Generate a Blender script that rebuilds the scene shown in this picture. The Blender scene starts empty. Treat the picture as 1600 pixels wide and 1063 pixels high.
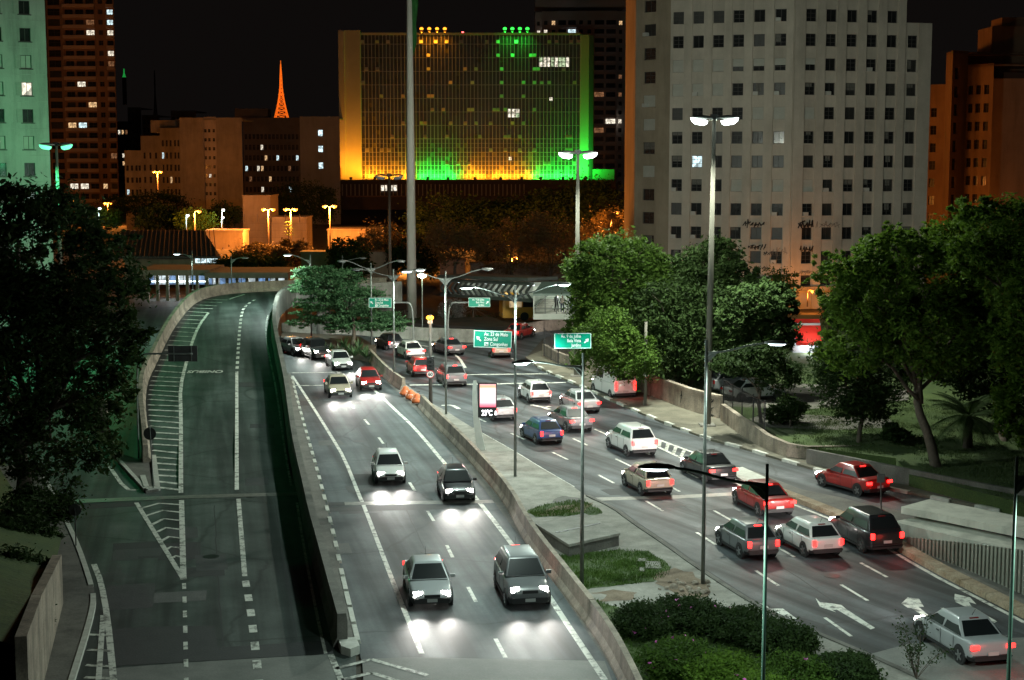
import bpy, math, random
import numpy as np
from mathutils import Vector, Matrix

random.seed(7)
scene = bpy.context.scene
COL = scene.collection
PI = math.pi

# ------------------------------------------------------------------ camera
F, CX, CY, HOR, CH = 2400.0, 800.0, 531.5, 250.0, 17.5   # focal length, centre, horizon (photo pixels), eye height (m)
TH = math.atan((CY - HOR) / F)
cam_data = bpy.data.cameras.new('camera')
cam_data.sensor_width = 36.0
cam_data.lens = 36.0 * F / 1600.0
cam_data.clip_start = 0.5
cam_data.clip_end = 6000.0
cam = bpy.data.objects.new('camera', cam_data)
COL.objects.link(cam)
cam.location = (0, 0, CH)
cam.rotation_euler = (PI / 2 - TH, 0, 0)
scene.camera = cam

# ------------------------------------------------------------------ night sky
world = bpy.data.worlds.new('World')
scene.world = world
world.use_nodes = True
nt = world.node_tree
nt.nodes.clear()
out = nt.nodes.new('ShaderNodeOutputWorld')
bg = nt.nodes.new('ShaderNodeBackground')
sky = nt.nodes.new('ShaderNodeTexSky')
sky.sky_type = 'NISHITA'
sky.sun_disc = False
sky.sun_elevation = math.radians(-6)
sky.sun_rotation = math.radians(200)
mixs = nt.nodes.new('ShaderNodeMix')
mixs.data_type = 'RGBA'
mixs.inputs[0].default_value = 0.9
nt.links.new(sky.outputs[0], mixs.inputs[6])
mixs.inputs[7].default_value = (0.060, 0.048, 0.044, 1)      # city glow on the night sky
nt.links.new(mixs.outputs[2], bg.inputs[0])
bg.inputs[1].default_value = 0.075
nt.links.new(bg.outputs[0], out.inputs[0])

vs = scene.view_settings
vs.view_transform = 'Standard'
vs.look = 'None'
vs.gamma = 1.0
vs.use_curve_mapping = False
vs.exposure = 0.0
cy = scene.cycles
cy.use_denoising = True
cy.use_light_tree = True
cy.sample_clamp_indirect = 4.0
cy.max_bounces = 6
cy.diffuse_bounces = 3
cy.glossy_bounces = 3
cy.transparent_max_bounces = 6
cy.caustics_reflective = False
cy.caustics_refractive = False
cy.use_adaptive_sampling = True
cy.adaptive_threshold = 0.022

# ------------------------------------------------------------------ photo pixel -> place
CT, ST = math.cos(TH), math.sin(TH)
def ray(px, py):
    x = (px - CX) / F
    y = -(py - CY) / F
    return Vector((x, CT + y * ST, -ST + y * CT))
def G(px, py, z=0.0):
    d = ray(px, py)
    t = (z - CH) / d.z
    return Vector((d.x * t, d.y * t, z))
def at(px, py, Y):
    d = ray(px, py)
    t = Y / d.y
    return Vector((d.x * t, Y, CH + d.z * t))
def GL(pts, z=0.0):
    return [G(p[0], p[1], z) for p in pts]
def sstep(a, b, x):
    t = min(1, max(0, (x - a) / (b - a)))
    return t * t * (3 - 2 * t)
def ramp_z(Y):
    # height of the flyover deck over the avenue
    if Y < 81: return 0.0
    if Y < 93: return 0.065 * (Y - 81) ** 2 / 24
    z = 0.39 + 0.065 * (Y - 93)
    if Y > 140: z = 3.445 + 0.065 * (Y - 140) - 0.0016 * min(Y - 140, 20) ** 2 - max(0, Y - 160) * 0.064
    return z
def RP(px, py, dz=0.0):
    z = 0
    for _ in range(40):
        p = G(px, py, z + dz)
        z = 0.5 * z + 0.5 * ramp_z(p.y)
    return G(px, py, z + dz)
def terrain(x, y):
    return 0.0

# ------------------------------------------------------------------ materials
MATS = {}
def mat(name, c1, c2=None, scale=1.0, rough=0.7, bump=0.0, metal=0.0, spec=0.5, detail=6, stretch=None, emit=None, estr=0.0, sample=False, bscale=None, speck=0.0, alpha=None, transl=0.0, coat=0.0, grime=0.0):
    if name in MATS: return MATS[name]
    m = bpy.data.materials.new(name)
    m.use_nodes = True
    n = m.node_tree.nodes; l = m.node_tree.links
    b = n['Principled BSDF']
    b.inputs['Base Color'].default_value = (*c1, 1)
    b.inputs['Roughness'].default_value = rough
    b.inputs['Metallic'].default_value = metal
    b.inputs['Specular IOR Level'].default_value = spec
    if coat: b.inputs['Coat Weight'].default_value = coat
    tc = n.new('ShaderNodeTexCoord')
    src = tc.outputs['Object']
    if stretch:
        mp = n.new('ShaderNodeMapping'); mp.inputs['Scale'].default_value = stretch
        l.new(src, mp.inputs[0]); src = mp.outputs[0]
    col = None
    if c2 is not None:
        ns = n.new('ShaderNodeTexNoise'); ns.inputs['Scale'].default_value = scale; ns.inputs['Detail'].default_value = detail
        ns.inputs['Roughness'].default_value = 0.65
        l.new(src, ns.inputs['Vector'])
        rp = n.new('ShaderNodeValToRGB')
        rp.color_ramp.elements[0].position = 0.32; rp.color_ramp.elements[0].color = (*c1, 1)
        rp.color_ramp.elements[1].position = 0.68; rp.color_ramp.elements[1].color = (*c2, 1)
        l.new(ns.outputs[0], rp.inputs[0])
        col = rp.outputs[0]
        rr = n.new('ShaderNodeMapRange'); rr.inputs[3].default_value = max(0.05, rough - 0.12); rr.inputs[4].default_value = min(1, rough + 0.12)
        l.new(ns.outputs[0], rr.inputs[0]); l.new(rr.outputs[0], b.inputs['Roughness'])
    if grime and col is not None:
        g = n.new('ShaderNodeTexNoise'); g.inputs['Scale'].default_value = 0.7; g.inputs['Detail'].default_value = 8; g.inputs['Roughness'].default_value = 0.7
        mp2 = n.new('ShaderNodeMapping'); mp2.inputs['Scale'].default_value = (1.0, 1.0, 0.12)
        l.new(tc.outputs['Object'], mp2.inputs[0]); l.new(mp2.outputs[0], g.inputs['Vector'])
        gr = n.new('ShaderNodeMapRange'); gr.inputs[1].default_value = 0.45; gr.inputs[2].default_value = 0.75; gr.inputs[3].default_value = 1.0; gr.inputs[4].default_value = 1.0 - grime
        l.new(g.outputs[0], gr.inputs[0])
        mx = n.new('ShaderNodeMix'); mx.data_type = 'RGBA'; mx.blend_type = 'MULTIPLY'; mx.inputs[0].default_value = 1
        l.new(col, mx.inputs[6]); l.new(gr.outputs[0], mx.inputs[7]); col = mx.outputs[2]
    if speck and col is not None:
        vz = n.new('ShaderNodeTexNoise'); vz.inputs['Scale'].default_value = 14.0; vz.inputs['Detail'].default_value = 3
        l.new(tc.outputs['Object'], vz.inputs['Vector'])
        vr = n.new('ShaderNodeMapRange'); vr.inputs[1].default_value = 0.3; vr.inputs[2].default_value = 0.7; vr.inputs[3].default_value = 1 - speck; vr.inputs[4].default_value = 1 + speck
        l.new(vz.outputs[0], vr.inputs[0])
        mx = n.new('ShaderNodeMix'); mx.data_type = 'RGBA'; mx.blend_type = 'MULTIPLY'; mx.inputs[0].default_value = 1
        l.new(col, mx.inputs[6]); l.new(vr.outputs[0], mx.inputs[7]); col = mx.outputs[2]
    if col is not None: l.new(col, b.inputs['Base Color'])
    if bump:
        bn = n.new('ShaderNodeTexNoise'); bn.inputs['Scale'].default_value = bscale or scale * 6; bn.inputs['Detail'].default_value = 4
        l.new(src, bn.inputs['Vector'])
        bp = n.new('ShaderNodeBump'); bp.inputs['Strength'].default_value = bump; bp.inputs['Distance'].default_value = 0.05
        l.new(bn.outputs[0], bp.inputs['Height']); l.new(bp.outputs[0], b.inputs['Normal'])
    if emit is not None:
        b.inputs['Emission Color'].default_value = (*emit, 1)
        b.inputs['Emission Strength'].default_value = estr
        if not sample: m.cycles.emission_sampling = 'NONE'
    if transl:
        tr = n.new('ShaderNodeBsdfTranslucent')
        if col is not None: l.new(col, tr.inputs[0])
        else: tr.inputs[0].default_value = (*c1, 1)
        ms = n.new('ShaderNodeMixShader'); ms.inputs[0].default_value = transl
        o = n['Material Output']
        l.new(b.outputs[0], ms.inputs[1]); l.new(tr.outputs[0], ms.inputs[2]); l.new(ms.outputs[0], o.inputs[0])
    MATS[name] = m
    return m

def asphalt(name, c1, c2, dark=0.5, axis=(1, 0.2)):
    """worn tarmac: blotches, long tyre-polished tracks, fine aggregate and thin cracks"""
    m = bpy.data.materials.new(name); m.use_nodes = True
    n = m.node_tree.nodes; l = m.node_tree.links; b = n['Principled BSDF']
    tc = n.new('ShaderNodeTexCoord')
    big = n.new('ShaderNodeTexNoise'); big.inputs['Scale'].default_value = 0.35; big.inputs['Detail'].default_value = 7; big.inputs['Roughness'].default_value = 0.62
    l.new(tc.outputs['Object'], big.inputs['Vector'])
    rp = n.new('ShaderNodeValToRGB'); rp.color_ramp.elements[0].position = 0.35; rp.color_ramp.elements[1].position = 0.68
    rp.color_ramp.elements[0].color = (*c1, 1); rp.color_ramp.elements[1].color = (*c2, 1)
    l.new(big.outputs[0], rp.inputs[0])
    # streaks along the driving direction
    mp = n.new('ShaderNodeMapping'); a = math.atan2(axis[1], axis[0])
    mp.inputs['Scale'].default_value = (0.03, 0.9, 1)
    m0 = n.new('ShaderNodeMapping'); m0.inputs['Rotation'].default_value = (0, 0, -a)
    l.new(tc.outputs['Object'], m0.inputs[0]); l.new(m0.outputs[0], mp.inputs[0])
    st = n.new('ShaderNodeTexNoise'); st.inputs['Scale'].default_value = 1.0; st.inputs['Detail'].default_value = 5
    l.new(mp.outputs[0], st.inputs['Vector'])
    sr = n.new('ShaderNodeMapRange'); sr.inputs[1].default_value = 0.40; sr.inputs[2].default_value = 0.62; sr.inputs[3].default_value = 1.35; sr.inputs[4].default_value = 1 - dark
    l.new(st.outputs[0], sr.inputs[0])
    m1 = n.new('ShaderNodeMix'); m1.data_type = 'RGBA'; m1.blend_type = 'MULTIPLY'; m1.inputs[0].default_value = 1
    l.new(rp.outputs[0], m1.inputs[6]); l.new(sr.outputs[0], m1.inputs[7])
    ag = n.new('ShaderNodeTexNoise'); ag.inputs['Scale'].default_value = 9; ag.inputs['Detail'].default_value = 6; ag.inputs['Roughness'].default_value = 0.8
    l.new(tc.outputs['Object'], ag.inputs['Vector'])
    ar = n.new('ShaderNodeMapRange'); ar.inputs[1].default_value = 0.3; ar.inputs[2].default_value = 0.7; ar.inputs[3].default_value = 0.72; ar.inputs[4].default_value = 1.28
    l.new(ag.outputs[0], ar.inputs[0])
    m2 = n.new('ShaderNodeMix'); m2.data_type = 'RGBA'; m2.blend_type = 'MULTIPLY'; m2.inputs[0].default_value = 1
    l.new(m1.outputs[2], m2.inputs[6]); l.new(ar.outputs[0], m2.inputs[7])
    # cracks
    wn = n.new('ShaderNodeTexNoise'); wn.inputs['Scale'].default_value = 0.8; wn.inputs['Detail'].default_value = 5
    l.new(tc.outputs['Object'], wn.inputs['Vector'])
    wm = n.new('ShaderNodeMix'); wm.data_type = 'RGBA'; wm.inputs[0].default_value = 0.35
    l.new(tc.outputs['Object'], wm.inputs[6]); l.new(wn.outputs[1], wm.inputs[7])
    vo = n.new('ShaderNodeTexVoronoi'); vo.feature = 'DISTANCE_TO_EDGE'; vo.inputs['Scale'].default_value = 0.16
    l.new(wm.outputs[2], vo.inputs['Vector'])
    cr = n.new('ShaderNodeMapRange'); cr.inputs[1].default_value = 0.0; cr.inputs[2].default_value = 0.012; cr.inputs[3].default_value = 0.45; cr.inputs[4].default_value = 1.0
    l.new(vo.outputs[0], cr.inputs[0])
    m3 = n.new('ShaderNodeMix'); m3.data_type = 'RGBA'; m3.blend_type = 'MULTIPLY'; m3.inputs[0].default_value = 1
    l.new(m2.outputs[2], m3.inputs[6]); l.new(cr.outputs[0], m3.inputs[7])
    l.new(m3.outputs[2], b.inputs['Base Color'])
    rr = n.new('ShaderNodeMapRange'); rr.inputs[3].default_value = 0.5; rr.inputs[4].default_value = 0.8
    l.new(st.outputs[0], rr.inputs[0]); l.new(rr.outputs[0], b.inputs['Roughness'])
    bp = n.new('ShaderNodeBump'); bp.inputs['Strength'].default_value = 0.25; bp.inputs['Distance'].default_value = 0.02
    l.new(ag.outputs[0], bp.inputs['Height']); l.new(bp.outputs[0], b.inputs['Normal'])
    MATS[name] = m
    return m

def worn_paint(name, c, wear=0.5):
    """road paint that is rubbed through in places"""
    m = bpy.data.materials.new(name); m.use_nodes = True
    n = m.node_tree.nodes; l = m.node_tree.links; b = n['Principled BSDF']
    tc = n.new('ShaderNodeTexCoord')
    ns = n.new('ShaderNodeTexNoise'); ns.inputs['Scale'].default_value = 2.2; ns.inputs['Detail'].default_value = 8; ns.inputs['Roughness'].default_value = 0.75
    l.new(tc.outputs['Object'], ns.inputs['Vector'])
    rp = n.new('ShaderNodeValToRGB')
    rp.color_ramp.elements[0].position = 0.34 + 0.1 * wear; rp.color_ramp.elements[0].color = (0.11, 0.11, 0.10, 1)
    rp.color_ramp.elements[1].position = 0.46 + 0.1 * wear; rp.color_ramp.elements[1].color = (*c, 1)
    l.new(ns.outputs[0], rp.inputs[0]); l.new(rp.outputs[0], b.inputs['Base Color'])
    b.inputs['Roughness'].default_value = 0.6
    MATS[name] = m
    return m

# ------------------------------------------------------------------ mesh builder
class MB:
    def __init__(s):
        s.v = []; s.f = []; s.m = []
    def add(s, verts, faces, mi=0):
        o = len(s.v)
        s.v.extend([tuple(p) for p in verts])
        for f in faces:
            s.f.append(tuple(i + o for i in f)); s.m.append(mi)
        return s
    def poly(s, pts, mi=0):
        return s.add(pts, [tuple(range(len(pts)))], mi)
    def box(s, c, size, rz=0.0, mi=0, M=None):
        hx, hy, hz = size[0] / 2, size[1] / 2, size[2] / 2
        vs_ = [Vector((x, y, z)) for z in (-hz, hz) for y in (-hy, hy) for x in (-hx, hx)]
        R = M if M is not None else Matrix.Rotation(rz, 3, 'Z')
        vs_ = [R @ p + Vector(c) for p in vs_]
        return s.add(vs_, [(0, 2, 3, 1), (4, 5, 7, 6), (0, 1, 5, 4), (2, 6, 7, 3), (0, 4, 6, 2), (1, 3, 7, 5)], mi)
    def bar(s, a, b, w, h=None, mi=0):
        a = Vector(a); b = Vector(b); d = b - a
        if d.length < 1e-6: return s
        q = d.to_track_quat('Y', 'Z').to_matrix()
        return s.box((a + b) / 2, (w, d.length, h or w), M=q, mi=mi)
    def tube(s, path, radii, n=8, cap=True, mi=0):
        path = [Vector(p) for p in path]
        if not isinstance(radii, (list, tuple)): radii = [radii] * len(path)
        o = len(s.v); up = Vector((0.13, 0.97, 0.21))
        for i, p in enumerate(path):
            d = (path[min(i + 1, len(path) - 1)] - path[max(i - 1, 0)]).normalized()
            if abs(d.z) > 0.9: u = Vector((1, 0, 0))
            else: u = Vector((0, 0, 1))
            a = d.cross(u).normalized(); b = d.cross(a).normalized()
            for k in range(n):
                t = 2 * PI * k / n
                s.v.append(tuple(p + (a * math.cos(t) + b * math.sin(t)) * radii[i]))
        for i in range(len(path) - 1):
            for k in range(n):
                k2 = (k + 1) % n
                s.f.append((o + i * n + k, o + i * n + k2, o + (i + 1) * n + k2, o + (i + 1) * n + k)); s.m.append(mi)
        if cap:
            s.f.append(tuple(o + k for k in range(n))[::-1]); s.m.append(mi)
            s.f.append(tuple(o + (len(path) - 1) * n + k for k in range(n))); s.m.append(mi)
        return s
    def prism(s, poly, z0, z1, mi=0, mi_side=None):
        """vertical extrusion of an outline (list of (x,y)); z0/z1 numbers"""
        n = len(poly)
        area = sum(poly[i][0] * poly[(i + 1) % n][1] - poly[(i + 1) % n][0] * poly[i][1] for i in range(n))
        if area < 0: poly = list(reversed(poly))
        o = len(s.v)
        s.v.extend([(p[0], p[1], z0) for p in poly]); s.v.extend([(p[0], p[1], z1) for p in poly])
        s.f.append(tuple(o + n + i for i in range(n))); s.m.append(mi)
        s.f.append(tuple(o + i for i in range(n))[::-1]); s.m.append(mi)
        for i in range(n):
            j = (i + 1) % n
            s.f.append((o + i, o + j, o + n + j, o + n + i)); s.m.append(mi if mi_side is None else mi_side)
        return s
    def sweep(s, path, prof, mi=0, cap=True):
        """sweep a closed profile [(lateral, up)] along a path; lateral is to the right of travel"""
        path = [Vector(p) for p in path]; n = len(prof); o = len(s.v)
        for i, p in enumerate(path):
            d0 = (p - path[i - 1]) if i else (path[1] - p)
            d1 = (path[i + 1] - p) if i < len(path) - 1 else d0
            d0 = Vector((d0.x, d0.y, 0)).normalized(); d1 = Vector((d1.x, d1.y, 0)).normalized()
            d = (d0 + d1).normalized(); k = 1 / max(0.5, d.dot(d0))
            r = Vector((d.y, -d.x, 0)) * k
            for (a, b) in prof: s.v.append(tuple(p + r * a + Vector((0, 0, b))))
        for i in range(len(path) - 1):
            for k in range(n):
                k2 = (k + 1) % n
                s.f.append((o + i * n + k, o + (i + 1) * n + k, o + (i + 1) * n + k2, o + i * n + k2)); s.m.append(mi)
        if cap:
            s.f.append(tuple(o + k for k in range(n))); s.m.append(mi)
            e = o + (len(path) - 1) * n
            s.f.append(tuple(e + k for k in range(n))[::-1]); s.m.append(mi)
        return s
    def loft(s, rings, mi=0, cap=True, mis=None):
        n = len(rings[0]); o = len(s.v)
        for r in rings: s.v.extend([tuple(p) for p in r])
        for i in range(len(rings) - 1):
            for k in range(n):
                k2 = (k + 1) % n
                s.f.append((o + i * n + k, o + i * n + k2, o + (i + 1) * n + k2, o + (i + 1) * n + k)); s.m.append(mi)
        if cap:
            s.f.append(tuple(o + k for k in range(n))[::-1]); s.m.append(mi)
            e = o + (len(rings) - 1) * n
            s.f.append(tuple(e + k for k in range(n))); s.m.append(mi)
        return s
    def mesh(s, name, mats, smooth=False):
        me = bpy.data.meshes.new(name)
        me.from_pydata(s.v, [], s.f)
        if not isinstance(mats, (list, tuple)): mats = [mats]
        for m in mats: me.materials.append(m)
        if len(mats) > 1: me.polygons.foreach_set('material_index', s.m)
        if smooth: me.polygons.foreach_set('use_smooth', [True] * len(s.f))
        me.update()
        return me
    def build(s, name, mats, parent=None, smooth=False, fix=True):
        me = s.mesh(name, mats, smooth)
        if fix:
            import bmesh
            bm = bmesh.new(); bm.from_mesh(me)
            bmesh.ops.recalc_face_normals(bm, faces=bm.faces)
            bm.to_mesh(me); bm.free()
        return link(name, me, parent)

def link(name, data, parent=None, loc=None, rz=None):
    o = bpy.data.objects.new(name, data)
    COL.objects.link(o)
    if parent is not None: o.parent = parent
    if loc is not None: o.location = loc
    if rz is not None: o.rotation_euler = (0, 0, rz)
    return o
def tag(o, label=None, cat=None, group=None, kind=None):
    if label: o['label'] = label
    if cat: o['category'] = cat
    if group: o['group'] = group
    if kind: o['kind'] = kind
    return o
def empty(name, loc=(0, 0, 0), rz=0.0):
    return link(name, None, None, loc, rz)
def copy_tree(o, parent=None):
    c = o.copy(); COL.objects.link(c); c.parent = parent
    for ch in list(o.children): copy_tree(ch, c)
    return c
def structure(name, mb, m, parent=None, smooth=False):
    o = mb.build(name, m, parent, smooth)
    o['kind'] = 'structure'
    return o
def light(name, kind, loc, power, color, parent=None, radius=0.15, aim=None, cone=None, blend=0.5):
    d = bpy.data.lights.new(name, kind)
    d.energy = power; d.color = color
    d.shadow_soft_size = radius
    if kind == 'SPOT':
        d.spot_size = math.radians(cone); d.spot_blend = blend
    o = link(name, d, parent, loc)
    if aim is not None:
        o.rotation_euler = (Vector(aim) - Vector(loc)).to_track_quat('-Z', 'Y').to_euler()
    return o
def resample(pts, step):
    pts = [Vector(p) for p in pts]; outp = [pts[0]]
    for a, b in zip(pts, pts[1:]):
        k = max(1, int(round((b - a).length / step)))
        for i in range(1, k + 1): outp.append(a.lerp(b, i / k))
    return outp
def smooth_path(pts, it=2):
    pts = [Vector(p) for p in pts]
    for _ in range(it):
        q = [pts[0]]
        for a, b in zip(pts, pts[1:]):
            q += [a.lerp(b, 0.25), a.lerp(b, 0.75)]
        q.append(pts[-1]); pts = q
    return pts
def ribbon(mb, pts, w, dz=0.006, mi=0):
    """flat painted band of width w along pts"""
    pts = [Vector(p) for p in pts]; o = len(mb.v)
    for i, p in enumerate(pts):
        d = pts[min(i + 1, len(pts) - 1)] - pts[max(i - 1, 0)]
        d = Vector((d.x, d.y, 0)).normalized(); r = Vector((d.y, -d.x, 0)) * w / 2
        mb.v.append(tuple(p - r + Vector((0, 0, dz)))); mb.v.append(tuple(p + r + Vector((0, 0, dz))))
    for i in range(len(pts) - 1):
        a = o + 2 * i
        mb.f.append((a, a + 1, a + 3, a + 2)); mb.m.append(mi)
    return mb
def along(pts, s0):
    """point at arc length"""
    acc = 0
    for a, b in zip(pts, pts[1:]):
        L = (b - a).length
        if acc + L >= s0: return a.lerp(b, (s0 - acc) / L)
        acc += L
    return pts[-1].copy()
def length(pts):
    return sum((b - a).length for a, b in zip(pts, pts[1:]))
def part_path(pts, s0, s1, step=1.5):
    n = max(1, int((s1 - s0) / step))
    return [along(pts, s0 + (s1 - s0) * i / n) for i in range(n + 1)]
# ------------------------------------------------------------------ palette
A_LEFT = asphalt('asphalt_left', (0.028, 0.037, 0.034), (0.078, 0.092, 0.086), 0.6, (-0.2, 1))
A_MID = asphalt('asphalt_mid', (0.024, 0.033, 0.037), (0.076, 0.090, 0.096), 0.66, (-0.22, 1))
A_RIGHT = asphalt('asphalt_right', (0.024, 0.032, 0.038), (0.076, 0.085, 0.092), 0.66, (-0.55, 1))
CONC = mat('concrete', (0.20, 0.19, 0.165), (0.34, 0.325, 0.29), 0.9, 0.85, 0.25, speck=0.12, grime=0.5)
CONC_D = mat('concrete_dark', (0.10, 0.095, 0.085), (0.19, 0.18, 0.16), 0.8, 0.85, 0.25, speck=0.15, grime=0.5)
CONC_W = mat('concrete_wall', (0.20, 0.165, 0.13), (0.42, 0.35, 0.28), 0.9, 0.85, 0.4, speck=0.22, grime=0.75)
DECK = mat('deck_concrete', (0.13, 0.135, 0.125), (0.21, 0.21, 0.195), 0.7, 0.75, 0.15, speck=0.12, grime=0.0)
PAINT = worn_paint('road_paint', (0.70, 0.70, 0.64), 0.45)
PAINT_W = worn_paint('road_paint_worn', (0.60, 0.60, 0.54), 0.85)
KERBW = mat('kerb_white', (0.62, 0.62, 0.57), (0.45, 0.45, 0.40), 3.0, 0.7)
PATCH = mat('tar_patch', (0.030, 0.031, 0.033), (0.048, 0.048, 0.050), 2.0, 0.75, 0.2, speck=0.15)
STEEL = mat('joint_steel', (0.13, 0.13, 0.12), (0.30, 0.29, 0.26), 3.0, 0.5, metal=0.3)
EARTH = mat('earth', (0.045, 0.036, 0.026), (0.085, 0.066, 0.046), 0.5, 0.95, 0.5, speck=0.25)
TURF = mat('turf', (0.030, 0.058, 0.012), (0.062, 0.095, 0.022), 0.6, 0.95, 0.6, speck=0.3)
DIRT = mat('dirt', (0.12, 0.085, 0.055), (0.22, 0.165, 0.12), 1.4, 0.95, 0.5, speck=0.25)
IRON = mat('dark_iron', (0.02, 0.021, 0.022), rough=0.5, metal=0.5)

# ------------------------------------------------------------------ terrain sheet
gx = sorted(set([-2500, -1200, -600, -400] + list(range(-300, 301, 20)) + [400, 600, 1200, 2500]))
gy = sorted(set([-150, -40, 0] + list(range(20, 420, 15)) + [450, 520, 650, 900, 1500, 2600, 4500]))
mb = MB()
for y in gy:
    for x in gx: mb.v.append((x, y, terrain(x, y) - 0.06))
for j in range(len(gy) - 1):
    for i in range(len(gx) - 1):
        a = j * len(gx) + i
        mb.f.append((a, a + 1, a + 1 + len(gx), a + len(gx))); mb.m.append(0)
structure('ground', mb, EARTH, smooth=True)

def flat(name, px, m, z=0.0, world_pts=None):
    pts = world_pts if world_pts else GL(px, z)
    return structure(name, MB().poly(pts), m)

# ------------------------------------------------------------------ road surfaces
KERB_L = [(454, 585), (466.6, 635.5), (480.7, 686), (498, 747.6), (507, 783), (521, 840), (536, 910), (558.7, 1007.5), (572, 1063), (600, 1180)]
MED_L = [(578, 567), (615, 604), (629, 613), (654, 638), (674, 661), (733, 717), (795, 790), (824, 850), (892.7, 939), (944, 1007), (971, 1058), (1020, 1180)]
MED_R = [(585, 548), (629, 598), (660, 622), (677, 634), (699, 646), (721, 660.5), (745, 675), (801.5, 707), (848, 736), (892, 761), (916.6, 779), (957.6, 798), (985, 819.5), (1036, 853.7), (1087, 891), (1149, 932), (1193, 958), (1250, 985), (1345, 1025), (1430, 1063), (1600, 1150)]
KERB_R = [(821, 560), (843, 578), (899, 601.5), (960, 630), (1040, 664), (1116, 691), (1165.6, 703.6), (1197, 713.6), (1231, 723.5), (1269, 734.7), (1321, 749), (1378, 764), (1421, 773), (1470, 783), (1519.6, 793), (1577, 804), (1700, 826)]

road_left = flat('road_left', [(-260, 1300), (560, 1300), (556, 1010), (507, 783), (480, 690), (465, 640), (452, 560), (446, 500), (445, 455), (-120, 455), (-260, 700)], A_LEFT, 0.0)
road_middle = flat('road_middle', KERB_L[::-1] + [(440, 575), (360, 548), (300, 520), (420, 520), (513, 545), (582, 560)] + MED_L, A_MID, 0.004)
road_right = flat('road_right', [(1640, 1180)] + MED_R[::-1] + [(540, 528), (500, 515), (640, 505), (760, 512), (900, 497), (1010, 492), (1010, 503), (900, 515), (850, 528)] + KERB_R + [(1760, 1100)], A_RIGHT, 0.0)

# lighter concrete deck in front of the expansion joint
def child_flat(name, parent, px, m, z):
    return MB().poly(GL(px, z)).build(name, m, parent)
child_flat('concrete_deck', road_left, [(105, 1300), (158, 1046), (232, 1040), (330, 1033), (522, 1022), (545, 1300)], DECK, 0.006)
child_flat('concrete_deck', road_middle, [(578, 1300), (566, 1030), (640, 1027), (945, 1033), (1045, 1300)], DECK, 0.0075)
child_flat('concrete_deck', road_right, [(1345, 1026), (1420, 1006), (1600, 996), (1760, 990), (1760, 1300), (1700, 1250), (1440, 1070)], DECK, 0.006)
child_flat('dark_strip', road_left, [(150, 985), (240, 979), (335, 978), (340, 1012), (522, 1000), (522, 1021), (232, 1038), (158, 1042)], PATCH, 0.008)

# ------------------------------------------------------------------ flyover ramp
RL = [(240, 771), (235, 700), (226.7, 640), (229, 600), (246, 566), (262, 531), (278, 504), (303, 475), (329, 464), (374, 457.6)]
RR = [(466, 790), (458.6, 755), (448, 696), (440, 625), (435, 597), (426, 552), (421, 520), (423, 497.6), (429, 478), (440, 469), (452, 462.5)]
left_edge = [RP(*p) for p in RL]
right_edge = [RP(*p) for p in RR]
# beyond the crest the deck swings right over the avenue
def flyover_far(p0, pts):
    return [p0] + [Vector((x, y, ramp_z(y))) for x, y in pts]
left_edge = smooth_path(left_edge + [Vector((x, y, ramp_z(y))) for x, y in ((-22.5, 158.5), (-17, 161.0), (-13, 162))], 2)
right_edge = smooth_path(right_edge + [Vector((x, y, ramp_z(y))) for x, y in ((-17.5, 151.5), (-14, 153.5), (-11.5, 155))], 2)
def uni(pts, n):
    L = length(pts)
    return [along(pts, L * i / (n - 1)) for i in range(n)]
NR = 60
le, re_ = uni(left_edge, NR), uni(right_edge, NR)
mb = MB()
for i in range(NR):
    for k in range(7):
        p = le[i].lerp(re_[i], k / 6)
        mb.v.append((p.x, p.y, ramp_z(p.y) + 0.012))
for i in range(NR - 1):
    for k in range(6):
        a = i * 7 + k
        mb.f.append((a, a + 1, a + 8, a + 7)); mb.m.append(0)
# underside
o = len(mb.v)
for i in range(NR):
    for p in (le[i], re_[i]): mb.v.append((p.x, p.y, max(-0.3, ramp_z(p.y) - 0.9)))
for i in range(NR - 1):
    a = o + 2 * i
    mb.f.append((a, a + 2, a + 3, a + 1)); mb.m.append(0)
    mb.f.append((i * 7, (i + 1) * 7, a + 2, a)); mb.m.append(1)
    mb.f.append((i * 7 + 6, a + 1, a + 3, (i + 1) * 7 + 6)); mb.m.append(1)
flyover = structure('flyover_road', mb, [A_LEFT, CONC_D])
for (x, y) in ((-24, 137), (-19, 154), (-13, 158)):
    MB().tube([(x, y, -0.2), (x, y, ramp_z(y) - 0.5)], 0.7, 14).build('pier', CONC_D, flyover)

JERSEY = [(0.28, -0.6), (0.28, 0.12), (0.14, 0.35), (0.10, 0.92), (-0.10, 0.92), (-0.14, 0.35), (-0.28, 0.12), (-0.28, -0.6)]
def parapet(name, label, path, prof, m, cat='wall', joints=True):
    o = MB().sweep(path, prof).build(name, m)
    tag(o, label, cat)
    return o
lp = [p.copy() for p in le]
for p in lp: p.z = ramp_z(p.y)
lp = [p + Vector((-0.30, 0, 0)) for p in lp if p.y > 87]
parapet('ramp_parapet', 'pale concrete barrier curving along the left edge of the flyover', lp, [(0.3, -0.9), (0.3, 0.15), (0.14, 0.38), (0.12, 1.05), (-0.16, 1.05), (-0.2, -0.9)], CONC_W)
rp_near = [G(536, 1022), G(524, 985), G(503, 920)]
rp = [RP(484, 850), RP(476, 800)] + [p.copy() for p in right_edge]
rp = [G(527, 1012), G(512, 955), G(497, 895), G(482, 838)] + [p + Vector((0.2, 0, 0)) for p in right_edge]
rp = uni(smooth_path(rp, 1), 80)
for p in rp: p.z = ramp_z(p.y)
wall_r = parapet('ramp_parapet', 'dark concrete wall between the flyover and the avenue with headlights', rp, [(0.38, -0.9), (0.38, 1.0), (0.34, 1.25), (0.02, 1.25), (0.0, 0.35), (-0.14, 0.10), (-0.14, -0.9)], CONC_D)

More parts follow.
